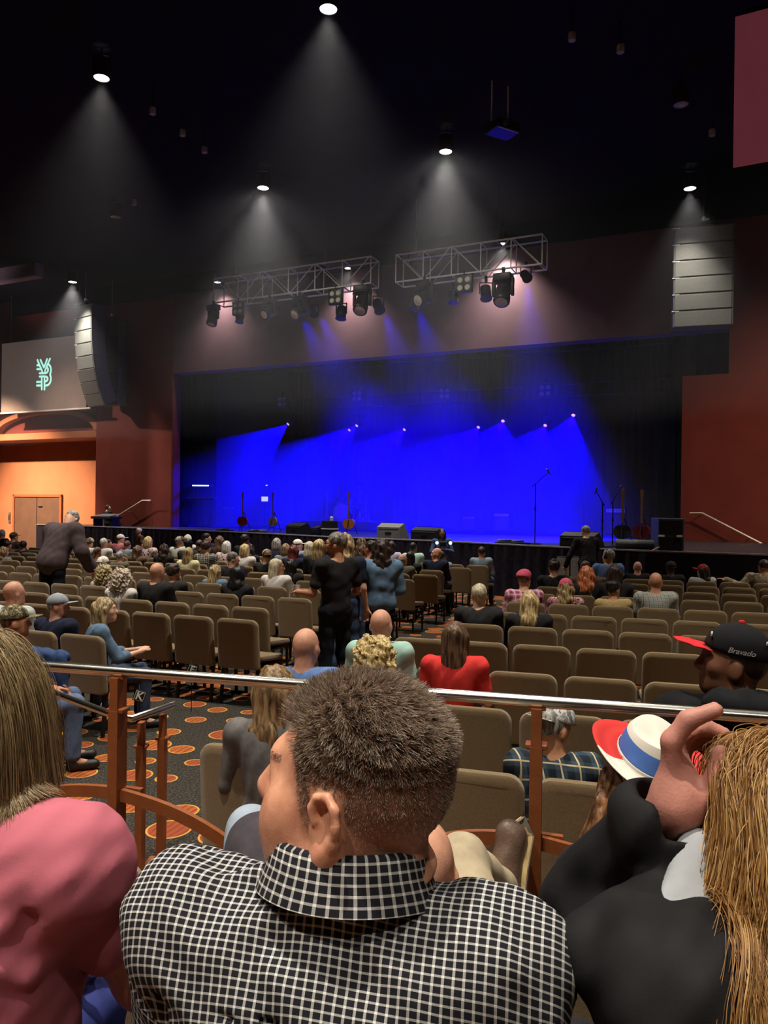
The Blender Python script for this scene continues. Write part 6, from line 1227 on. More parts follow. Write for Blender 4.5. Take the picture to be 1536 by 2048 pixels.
def skin_hero(name, rgb, hair):
    m, nt, n, L, b = nodes_of(name); b.inputs['Roughness'].default_value = .46; b.inputs['Specular IOR Level'].default_value = .42
    tc = n.new('ShaderNodeTexCoord'); nz = n.new('ShaderNodeTexNoise'); nz.inputs['Scale'].default_value = 28; nz.inputs['Detail'].default_value = 5; L.new(tc.outputs['Object'], nz.inputs['Vector'])
    r = n.new('ShaderNodeValToRGB'); e = r.color_ramp.elements; e[0].position = .35; e[1].position = .68; e[0].color = (*lin([x*.90 if i == 0 else x*.82 for i, x in enumerate(rgb)]), 1); e[1].color = (*lin([min(255, x*1.05) for x in rgb]), 1); L.new(nz.outputs['Fac'], r.inputs[0])
    at_ = n.new('ShaderNodeAttribute'); at_.attribute_name = 'scalp'; L.new(mixc(nt, math_n(nt, 'MULTIPLY', at_.outputs['Fac'], .72), r.outputs[0], lin(hair)), b.inputs['Base Color'])
    b.inputs['Subsurface Weight'].default_value = .08; b.inputs['Subsurface Radius'].default_value = (.01, .004, .002); b.inputs['Subsurface Scale'].default_value = .3
    bp = n.new('ShaderNodeBump'); bp.inputs['Strength'].default_value = .12; bp.inputs['Distance'].default_value = .002; n2 = n.new('ShaderNodeTexNoise'); n2.inputs['Scale'].default_value = 420; L.new(tc.outputs['Object'], n2.inputs['Vector']); L.new(n2.outputs['Fac'], bp.inputs['Height']); L.new(bp.outputs[0], b.inputs['Normal'])
    return m
def ear_prims(c, R, s, k=1.0):
    L = lambda y, z, x=0.0: c+R @ V3(s*(.078+x+max(0, -y)*.45), -.008+y, -.020+z)
    pts = [(.010, .004), (.013, .018), (.006, .030), (-.008, .034), (-.019, .025), (-.022, .008), (-.017, -.010), (-.009, -.022), (.001, -.031)]
    q = [ell(L(-.003, .002, -.002), V3(.005, .018, .028), R @ Rz(s*.42), .008)]
    for a, b in zip(pts[:-1], pts[1:]): q.append(cap(L(a[0]*k, a[1]*k, .005), L(b[0]*k, b[1]*k, .005), .0050, .0050, .004))
    q += [ell(L(.003, -.031, .004), V3(.006, .009, .010), R, .008), cap(L(-.011, .016, .004), L(-.010, -.010, .004), .004, .004, .005), cap(L(.012, -.006, .002), L(.009, -.016, .003), .005, .004, .006)]
    return q
# ------------------------------------------------ man in the checked shirt
ML = (-.045, .925, .43); MR = RANG; HK = 1.06
mj = seat_pose(math.radians(76), .02, 0, math.radians(-3))
mj['H'] = W2L(at(714, 1556, .905), ML, MR); mj['N'] = V3(0, -.022, 1.040)
R = head_R(mj); H = mj['H']; hl = lambda x, y, z: H+R @ V3(x, y, z)*HK
mp = trunk(mj)
mp += [cap(mj['N']-V3(0, 0, .04), hl(0, -.010, -.065), .066, .062, .03)]
hp = [p for p in head_prims(H, R, True) if not (p['t'] == 'e' and (abs(p['r'][2]-.033) < 1e-6 or abs(p['r'][0]-.050) < 1e-6))]
h1 = lambda x, y, z: H+R @ V3(x, y, z)
hp += [ell(h1(0, .084, .026), (.040, .013, .011), R, .02), cap(h1(0, .090, .010), h1(0, .120, -.030), .010, .0135, .016), cap(h1(0, .112, -.034), h1(0, .102, -.040), .013, .012, .012), ell(h1(0, .060, -.062), (.054, .044, .040), R, .03), ell(h1(-.042, .052, -.050), (.030, .036, .040), R, .03), ell(h1(.042, .052, -.050), (.030, .036, .040), R, .03)]
for s in (-1, 1): hp += ear_prims(H, R, s)
hp += [cap(h1(-.062, -.012, -.055), h1(-.034, .060, -.098), .020, .020, .03), cap(h1(.062, -.012, -.055), h1(.034, .060, -.098), .020, .020, .03), ell(h1(0, -.062, -.088), V3(.050, .030, .022), R, .03)]
for z, r_ in ((-.078, .005), (-.106, .004)): hp += [cap(h1(-.058, -.052, z-.012), h1(-.02, -.092, z), r_, r_, .014, 's'), cap(h1(-.02, -.092, z), h1(.045, -.080, z+.004), r_, r_, .014, 's')]
for p in hp:                                  # the head a little larger
    for q in ('a', 'b', 'c'):
        if q in p: p[q] = H+(p[q]-H)*HK
    for q in ('r', 'ra', 'rb', 'k'):
        if q in p: p[q] = p[q]*HK
mp += hp
for n in 'LR':
    s = -1 if n == 'L' else 1
    mp += [cap(mj['S'+n], mj['E'+n], .050, .039, .03), cap(mj['E'+n], mj['W'+n], .040, .027, .02)] + hand_prims(mj['W'+n], mj['F'+n], 1.0, .6, s) + [cap(mj['hip'+n], mj['K'+n], .082, .056, .05), cap(mj['K'+n], mj['A'+n], .056, .038, .03), cap(mj['A'+n]-V3(0, 0, .02), mj['T'+n], .036, .028, .03)]
Vt, Q = surf(mp, .0042); me = npmesh('person', Vt, Q)
def headspace(P): return ((P-H) @ R)/HK
def hairline(P):
    l = headspace(P); x, y, z = l[:, 0], l[:, 1], l[:, 2]; ax = np.abs(x)
    line = np.where(y > .045, .058+.35*np.maximum(y-.062, 0)+.012*sstep(.02, .05, ax), np.where(y > .012, -.035+(.093)*sstep(.016, .045, y), np.where(y > -.028, .016, -.052-.022*sstep(-.03, -.08, y))))
    m = sstep(-.010, .012, z-line); m = m*(y < .080); m = m*(np.linalg.norm(l, axis=1) < .14)*((ax < .0795) | (z > .03)); return m
msk = hairline(Vt); a_ = me.attributes.new('scalp', 'FLOAT', 'POINT')
l_ = headspace(Vt); a_.data.foreach_set('value', (msk*(.35+.65*sstep(-.07, .03, l_[:, 2]))).astype(np.float32))
MSKIN = skin_hero('skin_man', (212, 156, 126), (88, 72, 62))
man = obj('person', me, MSKIN, None, ML, (0, 0, MR)); tag(man, 'man with cropped brown hair in a black and white checked shirt, head turned left', 'person')
P, N_ = mesh_samples(me, 44000, hairline, 3); l = headspace(P); zt = l[:, 2]
keepk = RNG.random(len(P)) < .35+.65*sstep(-.03, .05, zt); P, N_, l, zt = P[keepk], N_[keepk], l[keepk], zt[keepk]
Ln = .0012+.0030*sstep(-.06, .01, zt)+.0135*sstep(.015, .070, zt)+.008*sstep(.03, .07, l[:, 1])*sstep(.04, .07, zt); Ln *= RNG.uniform(.65, 1.25, len(P))
flow = np.array(R @ V3(0, .10, -.15)); fr_ = sstep(.0, .06, l[:, 1])*sstep(.04, .07, zt)
clump = np.stack([np.sin(P@np.array([310., 190., 120.])), np.sin(P@np.array([-160., 280., 210.])), np.sin(P@np.array([120., -240., 330.]))], 1)*.22
dirs = N_*.70+flow[None]*(.8-fr_)[:, None]+np.array(R @ V3(0, .25, .55))[None]*fr_[:, None]+np.array(R @ V3(-.25, -.45, -.1))[None]*(sstep(.03, .08, zt)*(1-fr_)*.9)[:, None]+clump+RNG.normal(size=P.shape)*.14; dirs /= np.linalg.norm(dirs, axis=1, keepdims=True)
S = 4; t = np.linspace(0, 1, S); bend = np.array(R @ V3(0, -.3, -.2))
paths = P[:, None]-N_[:, None]*.001+dirs[:, None]*(t[None, :, None]*Ln[:, None, None])+bend[None, None]*(t[None, :, None]**2*Ln[:, None, None]*.35)
strands('hair', paths, .00030, strandmat('man', [(0, (84, 68, 58)), (.45, (138, 116, 98)), (.8, (182, 160, 140)), (1, (228, 218, 204))], .38), man, .4)
# eyebrow and eyes
bp_, bn_ = mesh_samples(me, 40000, lambda P: ((np.abs(np.abs(headspace(P)[:, 0])-.032) < .018) & (np.abs(headspace(P)[:, 2]-.024) < .0045) & (headspace(P)[:, 1] > .05)).astype(float), 5)
bp_, bn_ = bp_[:420], bn_[:420]; strands('eyebrows', bp_[:, None]+(bn_[:, None]*.25+np.array(R @ V3(0, -.5, .1))[None, None])*(np.linspace(0, 1, 3)[None, :, None]*.006), .00028, _M['strand_man'], man)
EYEW = mat('eye_white', (.72, .70, .66), .15, var=.03)
for s in (-1, 1): obj('eye', MB().lathe([(.0122*math.sin(a), .0122*-math.cos(a)) for a in np.linspace(.05, math.pi-.05, 12)], 14).mesh('eye', True), EYEW, man, tuple(hl(s*.032, .0795, .005)))
# shirt with its woven check
def check_cloth(name='check_cloth', period=.0108):
    m, nt, n, L, b = nodes_of(name); b.inputs['Roughness'].default_value = .88; b.inputs['Specular IOR Level'].default_value = .2
    uv = n.new('ShaderNodeUVMap'); uv.uv_map = 'weave'; sx = n.new('ShaderNodeSeparateXYZ'); L.new(uv.outputs[0], sx.inputs[0])
    f = [math_n(nt, 'FRACT', math_n(nt, 'ADD', math_n(nt, 'DIVIDE', sx.outputs[i], period), 200.0)) for i in (0, 1)]
    ln = [math_n(nt, 'LESS_THAN', x, .27) for x in f]; hi = math_n(nt, 'MAXIMUM', ln[0], ln[1]); both = math_n(nt, 'MULTIPLY', ln[0], ln[1])
    c = mixc(nt, hi, lin((27, 26, 32)), lin((150, 148, 146))); c = mixc(nt, both, c, lin((214, 212, 206))); L.new(c, b.inputs['Base Color'])
    bp = n.new('ShaderNodeBump'); bp.inputs['Strength'].default_value = .25; bp.inputs['Distance'].default_value = .002; nz = n.new('ShaderNodeTexNoise'); nz.inputs['Scale'].default_value = 900; tc = n.new('ShaderNodeTexCoord'); L.new(tc.outputs['Object'], nz.inputs['Vector']); L.new(nz.outputs['Fac'], bp.inputs['Height']); L.new(bp.outputs[0], b.inputs['Normal']); return m
CHECK = check_cloth()
def set_uv(me, Q, uv):      # uv (faces,4,2)
    u = me.uv_layers.new(name='weave'); u.data.foreach_set('uv', uv.reshape(-1, 2).astype(np.float32).ravel())
sp_ = trunk(mj, .017)
for n in 'LR': S_, E_ = mj['S'+n], mj['E'+n]; sp_ += [cap(S_, E_, .070, .060, .035), cap(E_, E_+(mj['W'+n]-E_)*.9, .060, .046, .02)]
sp_ += [cap(mj['N']+V3(.012, 0, -.03), mj['N']+V3(.014, -.004, .030), .088, .082, .02), cap(mj['N']+V3(.015, 0, .030), mj['N']+V3(0, 0, .2), .064, .075, .010, 's')]
# folds: seams at the arm holes, yoke seam, drag lines from collar to shoulders
for s in (-1, 1):
    sp_ += [cap(V3(s*.188, -.085, .99), V3(s*.178, -.11, .84), .006, .006, .018, 's'), cap(V3(s*.185, .02, 1.06), V3(s*.19, -.07, 1.02), .004, .004, .012, 's'), cap(V3(s*.06, -.09, 1.035), V3(s*.15, -.10, .96), .010, .006, .03), cap(V3(s*.09, -.045, 1.065), V3(s*.17, -.05, 1.035), .010, .006, .025)]
sp_ += [cap(V3(-.15, -.135, .955), V3(.15, -.135, .955), .003, .003, .008, 's'), cap(V3(-.03, -.115, 1.0), V3(.05, -.14, .90), .008, .012, .03)]
w1 = wob(.0045, 22, 21, (1, 1, .5)); w2 = wob(.0022, 60, 22)
Vs, Qs = surf(sp_, .0055, lambda P: w1(P)+w2(P)); ms = npmesh('shirt', Vs, Qs)
fv = Vs[Qs]; fc = fv.mean(1); uv = np.stack([fv[..., 0], fv[..., 2]+.9*fv[..., 1]], -1)
for n, s in (('L', -1), ('R', 1)):
    ax_ = mj['E'+n]-mj['S'+n]; ax_ /= np.linalg.norm(ax_); m = (s*fc[:, 0] > .16) & (((fc-mj['S'+n])@ax_) > .075); q = fv[m]-mj['S'+n]; al = q@ax_; rr = q-al[..., None]*ax_
    e1 = V3(s, 0, 0)-ax_*(V3(s, 0, 0)@ax_); e1 /= np.linalg.norm(e1); e2 = np.cross(ax_, e1); uv[m] = np.stack([np.arctan2(rr@e2, rr@e1)*.068, al+.04], -1)
set_uv(ms, Qs, uv); obj('shirt', ms, CHECK, man)
# collar: a folded band round the neck
nr = 56; rows = [(.000, .078), (.030, .077), (.044, .077), (.050, .081), (.046, .086), (.022, .092), (-.012, .104)]
vs = []; uvs = []; c0 = V3(.015, -.018, 1.054)
for z, r_ in rows:
    for k in range(nr+1):
        a = -math.pi/2-math.pi*.93+2*math.pi*.93*k/nr; x, y = r_*1.05*math.cos(a), r_*1.04*math.sin(a); vs.append((c0[0]+x, c0[1]+y, c0[2]+z-.26*y-.012*math.sin(a*3)*.15)); uvs.append((a*.078, z if r_ < .0785 else -z))
Qc = np.array([[i*(nr+1)+k, i*(nr+1)+k+1, (i+1)*(nr+1)+k+1, (i+1)*(nr+1)+k] for i in range(len(rows)-1) for k in range(nr)]); mc = npmesh('collar', np.array(vs), Qc); set_uv(mc, Qc, np.array(uvs)[Qc]); obj('collar', mc, CHECK, man)
sdf_obj('trousers', trouser_prims(mj), .012, DARKJ, man)
for n in 'LR': sdf_obj('shoe', shoe_prims(mj, n), .01, SHOE, man)
# ------------------------------------------------ woman in the pink shirt
LL = (-.555, 1.055, .43); lj = J_edit(seat_pose(.02, .05), EL=(-.245, .10, .77), ER=(.232, .11, .775), WL=(-.12, .31, .70), WR=(.10, .32, .70))
lj['H'] = V3(-.035, .0, 1.195); lj['SL'] = V3(-.160, -.02, 1.015); lj['SR'] = V3(.160, -.02, 1.025); lj['N'] = lj['N']+V3(0, 0, .015); lj['ER'] = V3(.196, .12, .812); R = head_R(lj); lp_ = trunk(lj, 0, 'f')+[cap(lj['N']+V3(0, -.03, -.015), lj['S'+n]+V3(0, 0, .008), .058, .050, .04) for n in 'LR']+[cap(lj['N']-V3(0, 0, .03), lj['H']+R @ V3(0, -.022, -.05), .056, .05, .035)]+head_prims(lj['H'], R, True)
for n in 'LR':
    s = -1 if n == 'L' else 1; lp_ += [cap(lj['S'+n], lj['E'+n], .050, .044, .03), cap(lj['E'+n], lj['W'+n], .043, .027, .03)]+hand_prims(lj['W'+n], lj['F'+n], .92, .7, s)+[cap(lj['hip'+n], lj['K'+n], .084, .058, .05), cap(lj['K'+n], lj['A'+n], .056, .038, .03), cap(lj['A'+n]-V3(0, 0, .02), lj['T'+n], .036, .028, .03)]
Vt, Q = surf(lp_, .007); ml = npmesh('person', Vt, Q); lady = obj('person', ml, skin('lady', (190, 128, 104)), None, LL, (0, 0, RANG)); tag(lady, 'woman with straight ash blond hair in a pink short sleeved shirt at the lower left', 'person')
ls_ = [cap(lj['N']+V3(0, -.03, -.015), lj['S'+n]+V3(0, 0, .008), .072, .062, .04) for n in 'LR']+shirt_prims(lj, 'f', 'none', .014, .064)
for n in 'LR': S_, E_ = lj['S'+n], lj['E'+n]; ls_ += [cap(S_+V3(0, 0, .004), S_+(E_-S_)*.46, .062, .064, .012), cap(S_+(E_-S_)*.56, S_+(E_-S_)*.78, .058, .060, .006, 's') if False else cap(S_+(E_-S_)*.45, S_+(E_-S_)*.48, .066, .066, .004)]
for s in (-1, 1): ls_ += [cap(V3(s*.168, -.10, 1.0), V3(s*.165, -.115, .86), .004, .004, .02, 's'), cap(V3(s*.165, -.125, .87), V3(s*.075, -.160, .93), .007, .003, .03, 's'), cap(V3(s*.16, -.135, .80), V3(s*.06, -.165, .84), .008, .003, .03, 's'), cap(V3(s*.16, -.115, .84), V3(s*.05, -.142, .89), .010, .007, .02), cap(V3(s*.16, -.09, .92), V3(s*.08, -.13, .97), .008, .005, .02)]
PINKT = fab('pink_shirt', (180, 98, 112), .07, 8, .3); sdf_obj('shirt', ls_, .007, PINKT, lady, lambda P: wob(.005, 24, 31)(P)+wob(.002, 70, 32)(P))
sdf_obj('trousers', trouser_prims(lj, 'f'), .012, fab('indigo_jeans', (58, 66, 128), .15), lady)
for n in 'LR': sdf_obj('shoe', shoe_prims(lj, n), .012, SHOE, lady)
MB().tube([V3(-.20, -.02, 1.05), V3(-.16, -.13, .98), V3(-.05, -.168, .86), V3(.10, -.165, .74), V3(.19, -.10, .64)], .02, flat=(.004, .042)).build('bag_strap', BLKC, lady, True)
Hc = lj['H']
def scalp_keep(Hc, R, low=-.07):
    def f(P):
        l = (P-Hc) @ R; return ((np.linalg.norm(l*[1, .9, 1], axis=1) < .118) & (l[:, 2] > np.where(l[:, 1] > .045, .062, np.where(l[:, 1] > .0, -.01, low))) & (l[:, 1] < .082)).astype(float)
    return f
P, N_ = mesh_samples(ml, 24000, scalp_keep(Hc, R), 7); l = (P-Hc) @ R
coll = lp_[:6]+[ell(Hc, V3(.084, .104, .108), R, .02), cap(Hc+V3(0, -.02, -.05), lj['N'], .075, .075, .03)]+[cap(lj['N'], lj['S'+n]+V3(0, 0, .0), .070, .058, .04) for n in 'LR']
d0 = N_*.55+np.stack([np.sign(l[:, 0])*.5, -.25*np.ones(len(l)), -.1*np.ones(len(l))], 1)
ln_ = .070+.150*sstep(-.06, .10, l[:, 2])+RNG.normal(size=len(P))*.007
ph_ = grow(P, N_, ln_, 14, coll, .32, (.003, .020), d0, .008, 14, 2, .006, .06, Hc+V3(0, 0, 0))
hm_ = sdf_obj('hair', [ell(Hc+V3(0, -.016, .022), V3(.084, .104, .100), R, .02), ell(Hc+R @ V3(0, -.055, -.075), V3(.086, .062, .120), R, .04)]+[cap(Hc+R @ V3(s*.070, -.02, .0), Hc+R @ V3(s*.078, -.03, -.13), .028, .024, .03) for s in (-1, 1)]+[ell(Hc+R @ V3(0, .105, -.035), V3(.058, .075, .10), R, .02, 's')], .008, hairmat('ash_under', (70, 56, 40), (120, 98, 68), 90), lady)
strands('hair_strands', ph_, .00042, strandmat('ash', [(0, (74, 58, 42)), (.3, (122, 100, 70)), (.6, (156, 132, 94)), (1, (206, 182, 136))], .36), hm_, .5)
# ------------------------------------------------ woman in the black jacket, right
WL_ = (.46, .885, .43); wr = math.radians(30); lw = lambda p: W2L(p, WL_, wr)
rj = seat_pose(math.radians(-4), .05, .05); rj['H'] = lw((.486, .880, 1.570)); rj['N'] = rj['N']-V3(0, 0, .02); rj['EL'] = lw((.276, 1.03, 1.395)); rj['WL'] = lw(tuple(at(1352, 1612, .905))); rj['SL'] = lw((.315, .80, 1.42)); R = head_R(rj)
rp = trunk(rj, 0, 'f')+[cap(rj['N']-V3(0, 0, .03), rj['H']+R @ V3(0, -.022, -.05), .056, .05, .035)]+head_prims(rj['H'], R, True)
hx = lambda px, py, d: lw(tuple(at(px, py, d)))
rp += [ell(hx(1357, 1572, .912), V3(.028, .017, .034), Rz(-wr) @ Rz(.5), .015), cap(rj['WL'], hx(1355, 1588, .91), .024, .026, .02), cap(hx(1388, 1608, .90), hx(1365, 1590, .905), .016, .020, .015)]
for pts, r0 in (([(1342, 1552, .905), (1343, 1482, .90), (1376, 1440, .895), (1430, 1420, .89)], .0118), ([(1354, 1545, .915), (1362, 1474, .925), (1406, 1452, .932), (1448, 1468, .93)], .0106), ([(1360, 1550, .928), (1370, 1490, .940), (1406, 1478, .945), (1442, 1494, .945)], .0096), ([(1350, 1560, .938), (1352, 1502, .952), (1384, 1486, .958), (1414, 1492, .955)], .0086), ([(1378, 1602, .905), (1412, 1590, .895), (1432, 1552, .89), (1441, 1506, .89)], .0122)):
    for i in range(3): rp.append(cap(hx(*pts[i]), hx(*pts[i+1]), r0*(1.06, 1.0, .93)[i], r0*(1.0, .93, .80)[i], .006 if i else .010))
rp += [cap(rj['SL'], rj['EL'], .048, .040, .03), cap(rj['EL'], rj['WL'], .040, .026, .02), cap(rj['SR'], rj['ER'], .048, .040, .03), cap(rj['ER'], rj['WR'], .040, .026, .02)]+hand_prims(rj['WR'], rj['FR'], .92, .7, 1)
for n in 'LR': rp += [cap(rj['hip'+n], rj['K'+n], .084, .058, .05), cap(rj['K'+n], rj['A'+n], .056, .038, .03), cap(rj['A'+n]-V3(0, 0, .02), rj['T'+n], .036, .028, .03)]
Vt, Q = surf(rp, .0046); mr = npmesh('person', Vt, Q); wom = obj('person', mr, skin('woman_right', (186, 126, 112)), None, WL_, (0, 0, wr)); tag(wom, 'woman with long wavy golden hair in a black jacket raising her hand, lower right', 'person')
BLJ = fab('black_jacket', (21, 20, 21), .3, 14, .3, .75)
jp = trunk(rj, .028, 'f')+[cap(lw((.395, .94, 1.53)), lw((.385, 1.01, 1.25)), .066, .05, .02, 's')]
e_, w_ = rj['EL'], rj['WL']; jp += [cap(rj['SL'], e_, .066, .062, .03), cap(e_, e_+(w_-e_)*.82, .063, .058, .02), cap(e_+(w_-e_)*.62, e_+(w_-e_)*.84, .056, .066, .012), cap(rj['SR'], rj['ER'], .072, .058, .03), cap(rj['ER'], rj['ER']+(rj['WR']-rj['ER'])*.9, .056, .046, .02)]
jp += [cap(w_+(w_-e_)*.30, e_+(w_-e_)*.80, .044, .036, .012, 's'), cap(rj['N']+V3(0, 0, .01), rj['H'], .080, .10, .01, 's')]
jp += [cap(lw((.245, .85, 1.44)), lw((.31, .86, 1.465)), .052, .056, .03)]
for k in range(5): jp.append(cap(rj['SL']+(e_-rj['SL'])*(.2+.15*k)+V3(-.05, -.05, .03), rj['SL']+(e_-rj['SL'])*(.3+.15*k)+V3(.03, -.06, .06), .010, .008, .02, 's' if k % 2 else 'u'))
sdf_obj('jacket', jp, .0062, BLJ, wom, lambda P: wob(.007, 24, 41)(P)+wob(.0042, 58, 42)(P))
bl = [ell(lw((.405, .955, 1.465)), V3(.075, .06, .085), None, .03), cap(lw((.338, .848, 1.500)), lw((.366, .884, 1.545)), .022, .018, .03)]+trunk(rj, .014, 'f')+[cap(rj['N']+V3(0, 0, .01), rj['H'], .066, .09, .01, 's')]
sdf_obj('blouse', bl, .008, fab('white_blouse', (158, 160, 164), .12), wom, wob(.006, 40, 43))
sdf_obj('trousers', trouser_prims(rj, 'f'), .012, BLKC, wom)
for n in 'LR': sdf_obj('shoe', shoe_prims(rj, n), .012, SHOE, wom)
Hc = rj['H']; P, N_ = mesh_samples(mr, 30000, scalp_keep(Hc, R), 9); l = (P-Hc) @ R
coll = trunk(rj, .030, 'f')+[ell(Hc, V3(.086, .106, .108), R, .02), cap(Hc+V3(0, -.02, -.05), rj['N'], .08, .08, .03), cap(rj['SL'], e_, .070, .062, .03)]
sd = R @ V3(1, 0, 0); bk_ = R @ V3(0, -1, 0); d0 = N_*.22+np.sign(l[:, 0])[:, None]*sd[None]*.55+bk_[None]*.25-np.array([[0, 0, .1]])
ln_ = .40+.10*sstep(-.03, .09, l[:, 2])+RNG.normal(size=len(P))*.02
pw = grow(P, N_, ln_, 24, coll, .26, (.003, .020), d0, .17, 11, 5, .007, .05, Hc)
hm_ = sdf_obj('hair', [ell(Hc+V3(0, -.016, .020), V3(.084, .104, .100), R, .02), cap(Hc+R @ V3(0, -.05, -.03), Hc+R @ V3(0, -.075, -.20), .078, .062, .05), cap(Hc+R @ V3(0, -.075, -.18), Hc+R @ V3(0, -.10, -.30), .062, .04, .05)]+[cap(Hc+R @ V3(s*.070, -.01, .0), Hc+R @ V3(s*.080, -.03, -.20), .026, .026, .03) for s in (-1, 1)]+[ell(Hc+R @ V3(0, .105, -.035), V3(.058, .075, .10), R, .02, 's')], .008, hairmat('golden_under', (104, 70, 38), (160, 118, 70), 90), wom)
pwW = pw @ Rz(wr).T+np.array(WL_)
xm = np.interp(pwW[..., 2], [1.33, 1.41, 1.47, 1.53, 1.58, 1.68], [.350, .322, .338, .374, .392, .402])+RNG.normal(size=(len(pwW), 1))*.008
dx = xm-pwW[..., 0]; pwW[..., 0] = np.where(dx > 0, xm-dx*.12, pwW[..., 0]); pw = (pwW-np.array(WL_)) @ Rz(wr)
strands('hair_strands', pw, .00045, strandmat('golden', [(0, (104, 68, 36)), (.35, (156, 110, 62)), (.7, (188, 144, 88)), (1, (226, 190, 130))], .36), hm_, .5)
# ------------------------------------------------ slouching person with the boot, hidden behind the checked shirt
BL_ = (.19, 1.78, .25); lb = lambda p: W2L(p, BL_, RANG); bj_ = seat_pose(.1, -.1)
for n, p in dict(P=(.23, 1.82, .74), C=(.14, 1.68, .90), N=(.10, 1.62, 1.03), H=(.085, 1.66, 1.15), SL=(-.04, 1.64, .95), SR=(.25, 1.62, .97), EL=(-.07, 1.80, .80), ER=(.33, 1.78, .80), WL=(.06, 1.98, .84), WR=(.25, 1.98, .84), hipL=(.14, 1.80, .78), hipR=(.27, 1.78, .78), KL=(.12, 2.16, .86), AL=(.10, 2.22, .40), TL=(.10, 2.38, .30)).items(): bj_[n] = lb(p)
bj_['KR'] = lb(tuple(at(925, 1725, 2.16))); bj_['AR'] = lb(tuple(at(1000, 1800, 2.40))); bj_['TR'] = lb(tuple(at(1022, 1672, 2.46)))
bo = person('person slouching behind the checked shirt in khaki trousers, one brown boot against the rail post', BL_, RANG, bj_, 'boot', 'm', 'pink', fab('slate', (70, 92, 104), .2), 'short', KHAKI, None, None, h=.008, shoes=False)
bsh = [cap(bj_['KR']*.35+bj_['AR']*.65, bj_['AR'], .058, .056, .02), cap(bj_['AR'], bj_['TR'], .056, .043, .03), ell(bj_['TR'], V3(.046, .040, .050), None, .02), ell(bj_['AR']+(bj_['TR']-bj_['AR'])*-.12, V3(.05, .05, .05), None, .03)]
BOOT = mat('boot_leather', lin((104, 82, 70)), .42, var=.25, scale=18, bump=.15, bscale=120, spec=.45)
sdf_obj('boot', bsh, .006, BOOT, bo, wob(.003, 50, 51))
rt = lb(tuple(Vector(BL_)+Vector((1, 0.35, 0)))); rt /= np.linalg.norm(rt); a, b = bj_['AR'], bj_['TR']; ax_ = (b-a)/np.linalg.norm(b-a); off = .048
pts = [a-ax_*.055+rt*off*.95, a+rt*off, a*.5+b*.5+rt*off*.85, b+rt*off*.80, b+ax_*.045+rt*off*.35]
MB().tube(pts, .01, flat=(.080, .014)).build('boot_sole', mat('sole_grey', lin((122, 112, 100)), .7), bo, True); MB().tube([p-rt*.010 for p in pts], .01, flat=(.088, .006)).build('boot_welt', mat('welt_tan', lin((196, 168, 116)), .6), bo, True)
# person in pale jeans leaning forward, hidden, one knee showing
AL_ = (-.24, 1.74, .25); la = lambda p: W2L(p, AL_, RANG); aj = seat_pose(.1, -.2)
for n, p in dict(P=(-.25, 1.70, .77), C=(-.19, 1.90, 1.0), N=(-.165, 2.02, 1.12), H=(-.15, 2.10, 1.185), SL=(-.31, 1.98, 1.05), SR=(-.02, 1.97, 1.05), EL=(-.26, 2.14, .86), ER=(-.04, 2.16, .86), WL=(-.16, 2.26, .90), WR=(-.10, 2.26, .90), hipL=(-.33, 1.78, .78), hipR=(-.17, 1.78, .78), KR=(-.15, 2.16, .80), AR=(-.16, 2.2, .36), TR=(-.16, 2.34, .28)).items(): aj[n] = la(p)
aj['KL'] = la(tuple(at(500, 1672, 2.12))); aj['AL'] = la((-.10, 2.34, .72)); aj['TL'] = la((-.0, 2.40, .62))
person('person leaning forward behind the checked shirt, one pale jeans knee showing', AL_, RANG, aj, 'lean', 'm', 'fair', fab('slate2', (66, 60, 66), .2), 'long', fab('jeans_pale', (152, 164, 180), .10), 'short', HB['brown'], h=.009)
# person under the cowboy hat
HL_ = (.70, 1.80, .25); hh = seat_pose(.45, -.25); lh = lambda p: W2L(p, HL_, RANG); hh['H'] = lh(tuple(at(1280, 1592, 1.95))); hh['N'] = hh['H']+V3(.035, -.05, -.135); hh['C'] = hh['N']*.35+hh['P']*.65+V3(0, -.02, .06)
for n in 'LR':
    s = -1 if n == 'L' else 1; hh['S'+n] = hh['N']+V3(s*.165, -.01, -.055); hh['E'+n] = hh['S'+n]+V3(s*.05, .06, -.25)
hat_p = person('person with long brown hair wearing the red white and blue cowboy hat', HL_, RANG, hh, 'hatp', 'f', 'tan', BLKC, 'long', DENIM, None, None, h=.009)
hhair = [ell(hh['H']+V3(0, -.02, .02), V3(.086, .104, .098), head_R(hh), .02), cap(hh['H']+V3(-.05, -.05, .0), hh['H']+V3(-.10, -.09, -.12), .055, .045, .04), cap(hh['H']+V3(-.10, -.09, -.10), hh['H']+V3(-.115, -.10, -.22), .040, .022, .03), cap(hh['H']+V3(-.02, -.07, 0), hh['H']+V3(-.03, -.11, -.20), .07, .04, .04), ell(hh['H']+head_R(hh) @ V3(0, .105, -.035), V3(.058, .075, .10), head_R(hh), .02, 's')]
sdf_obj('hair', hhair, .008, hairmat('auburn', (70, 44, 26), (150, 104, 66), 60), hat_p, wob(.008, 50, 61, (1, 1, .3)))
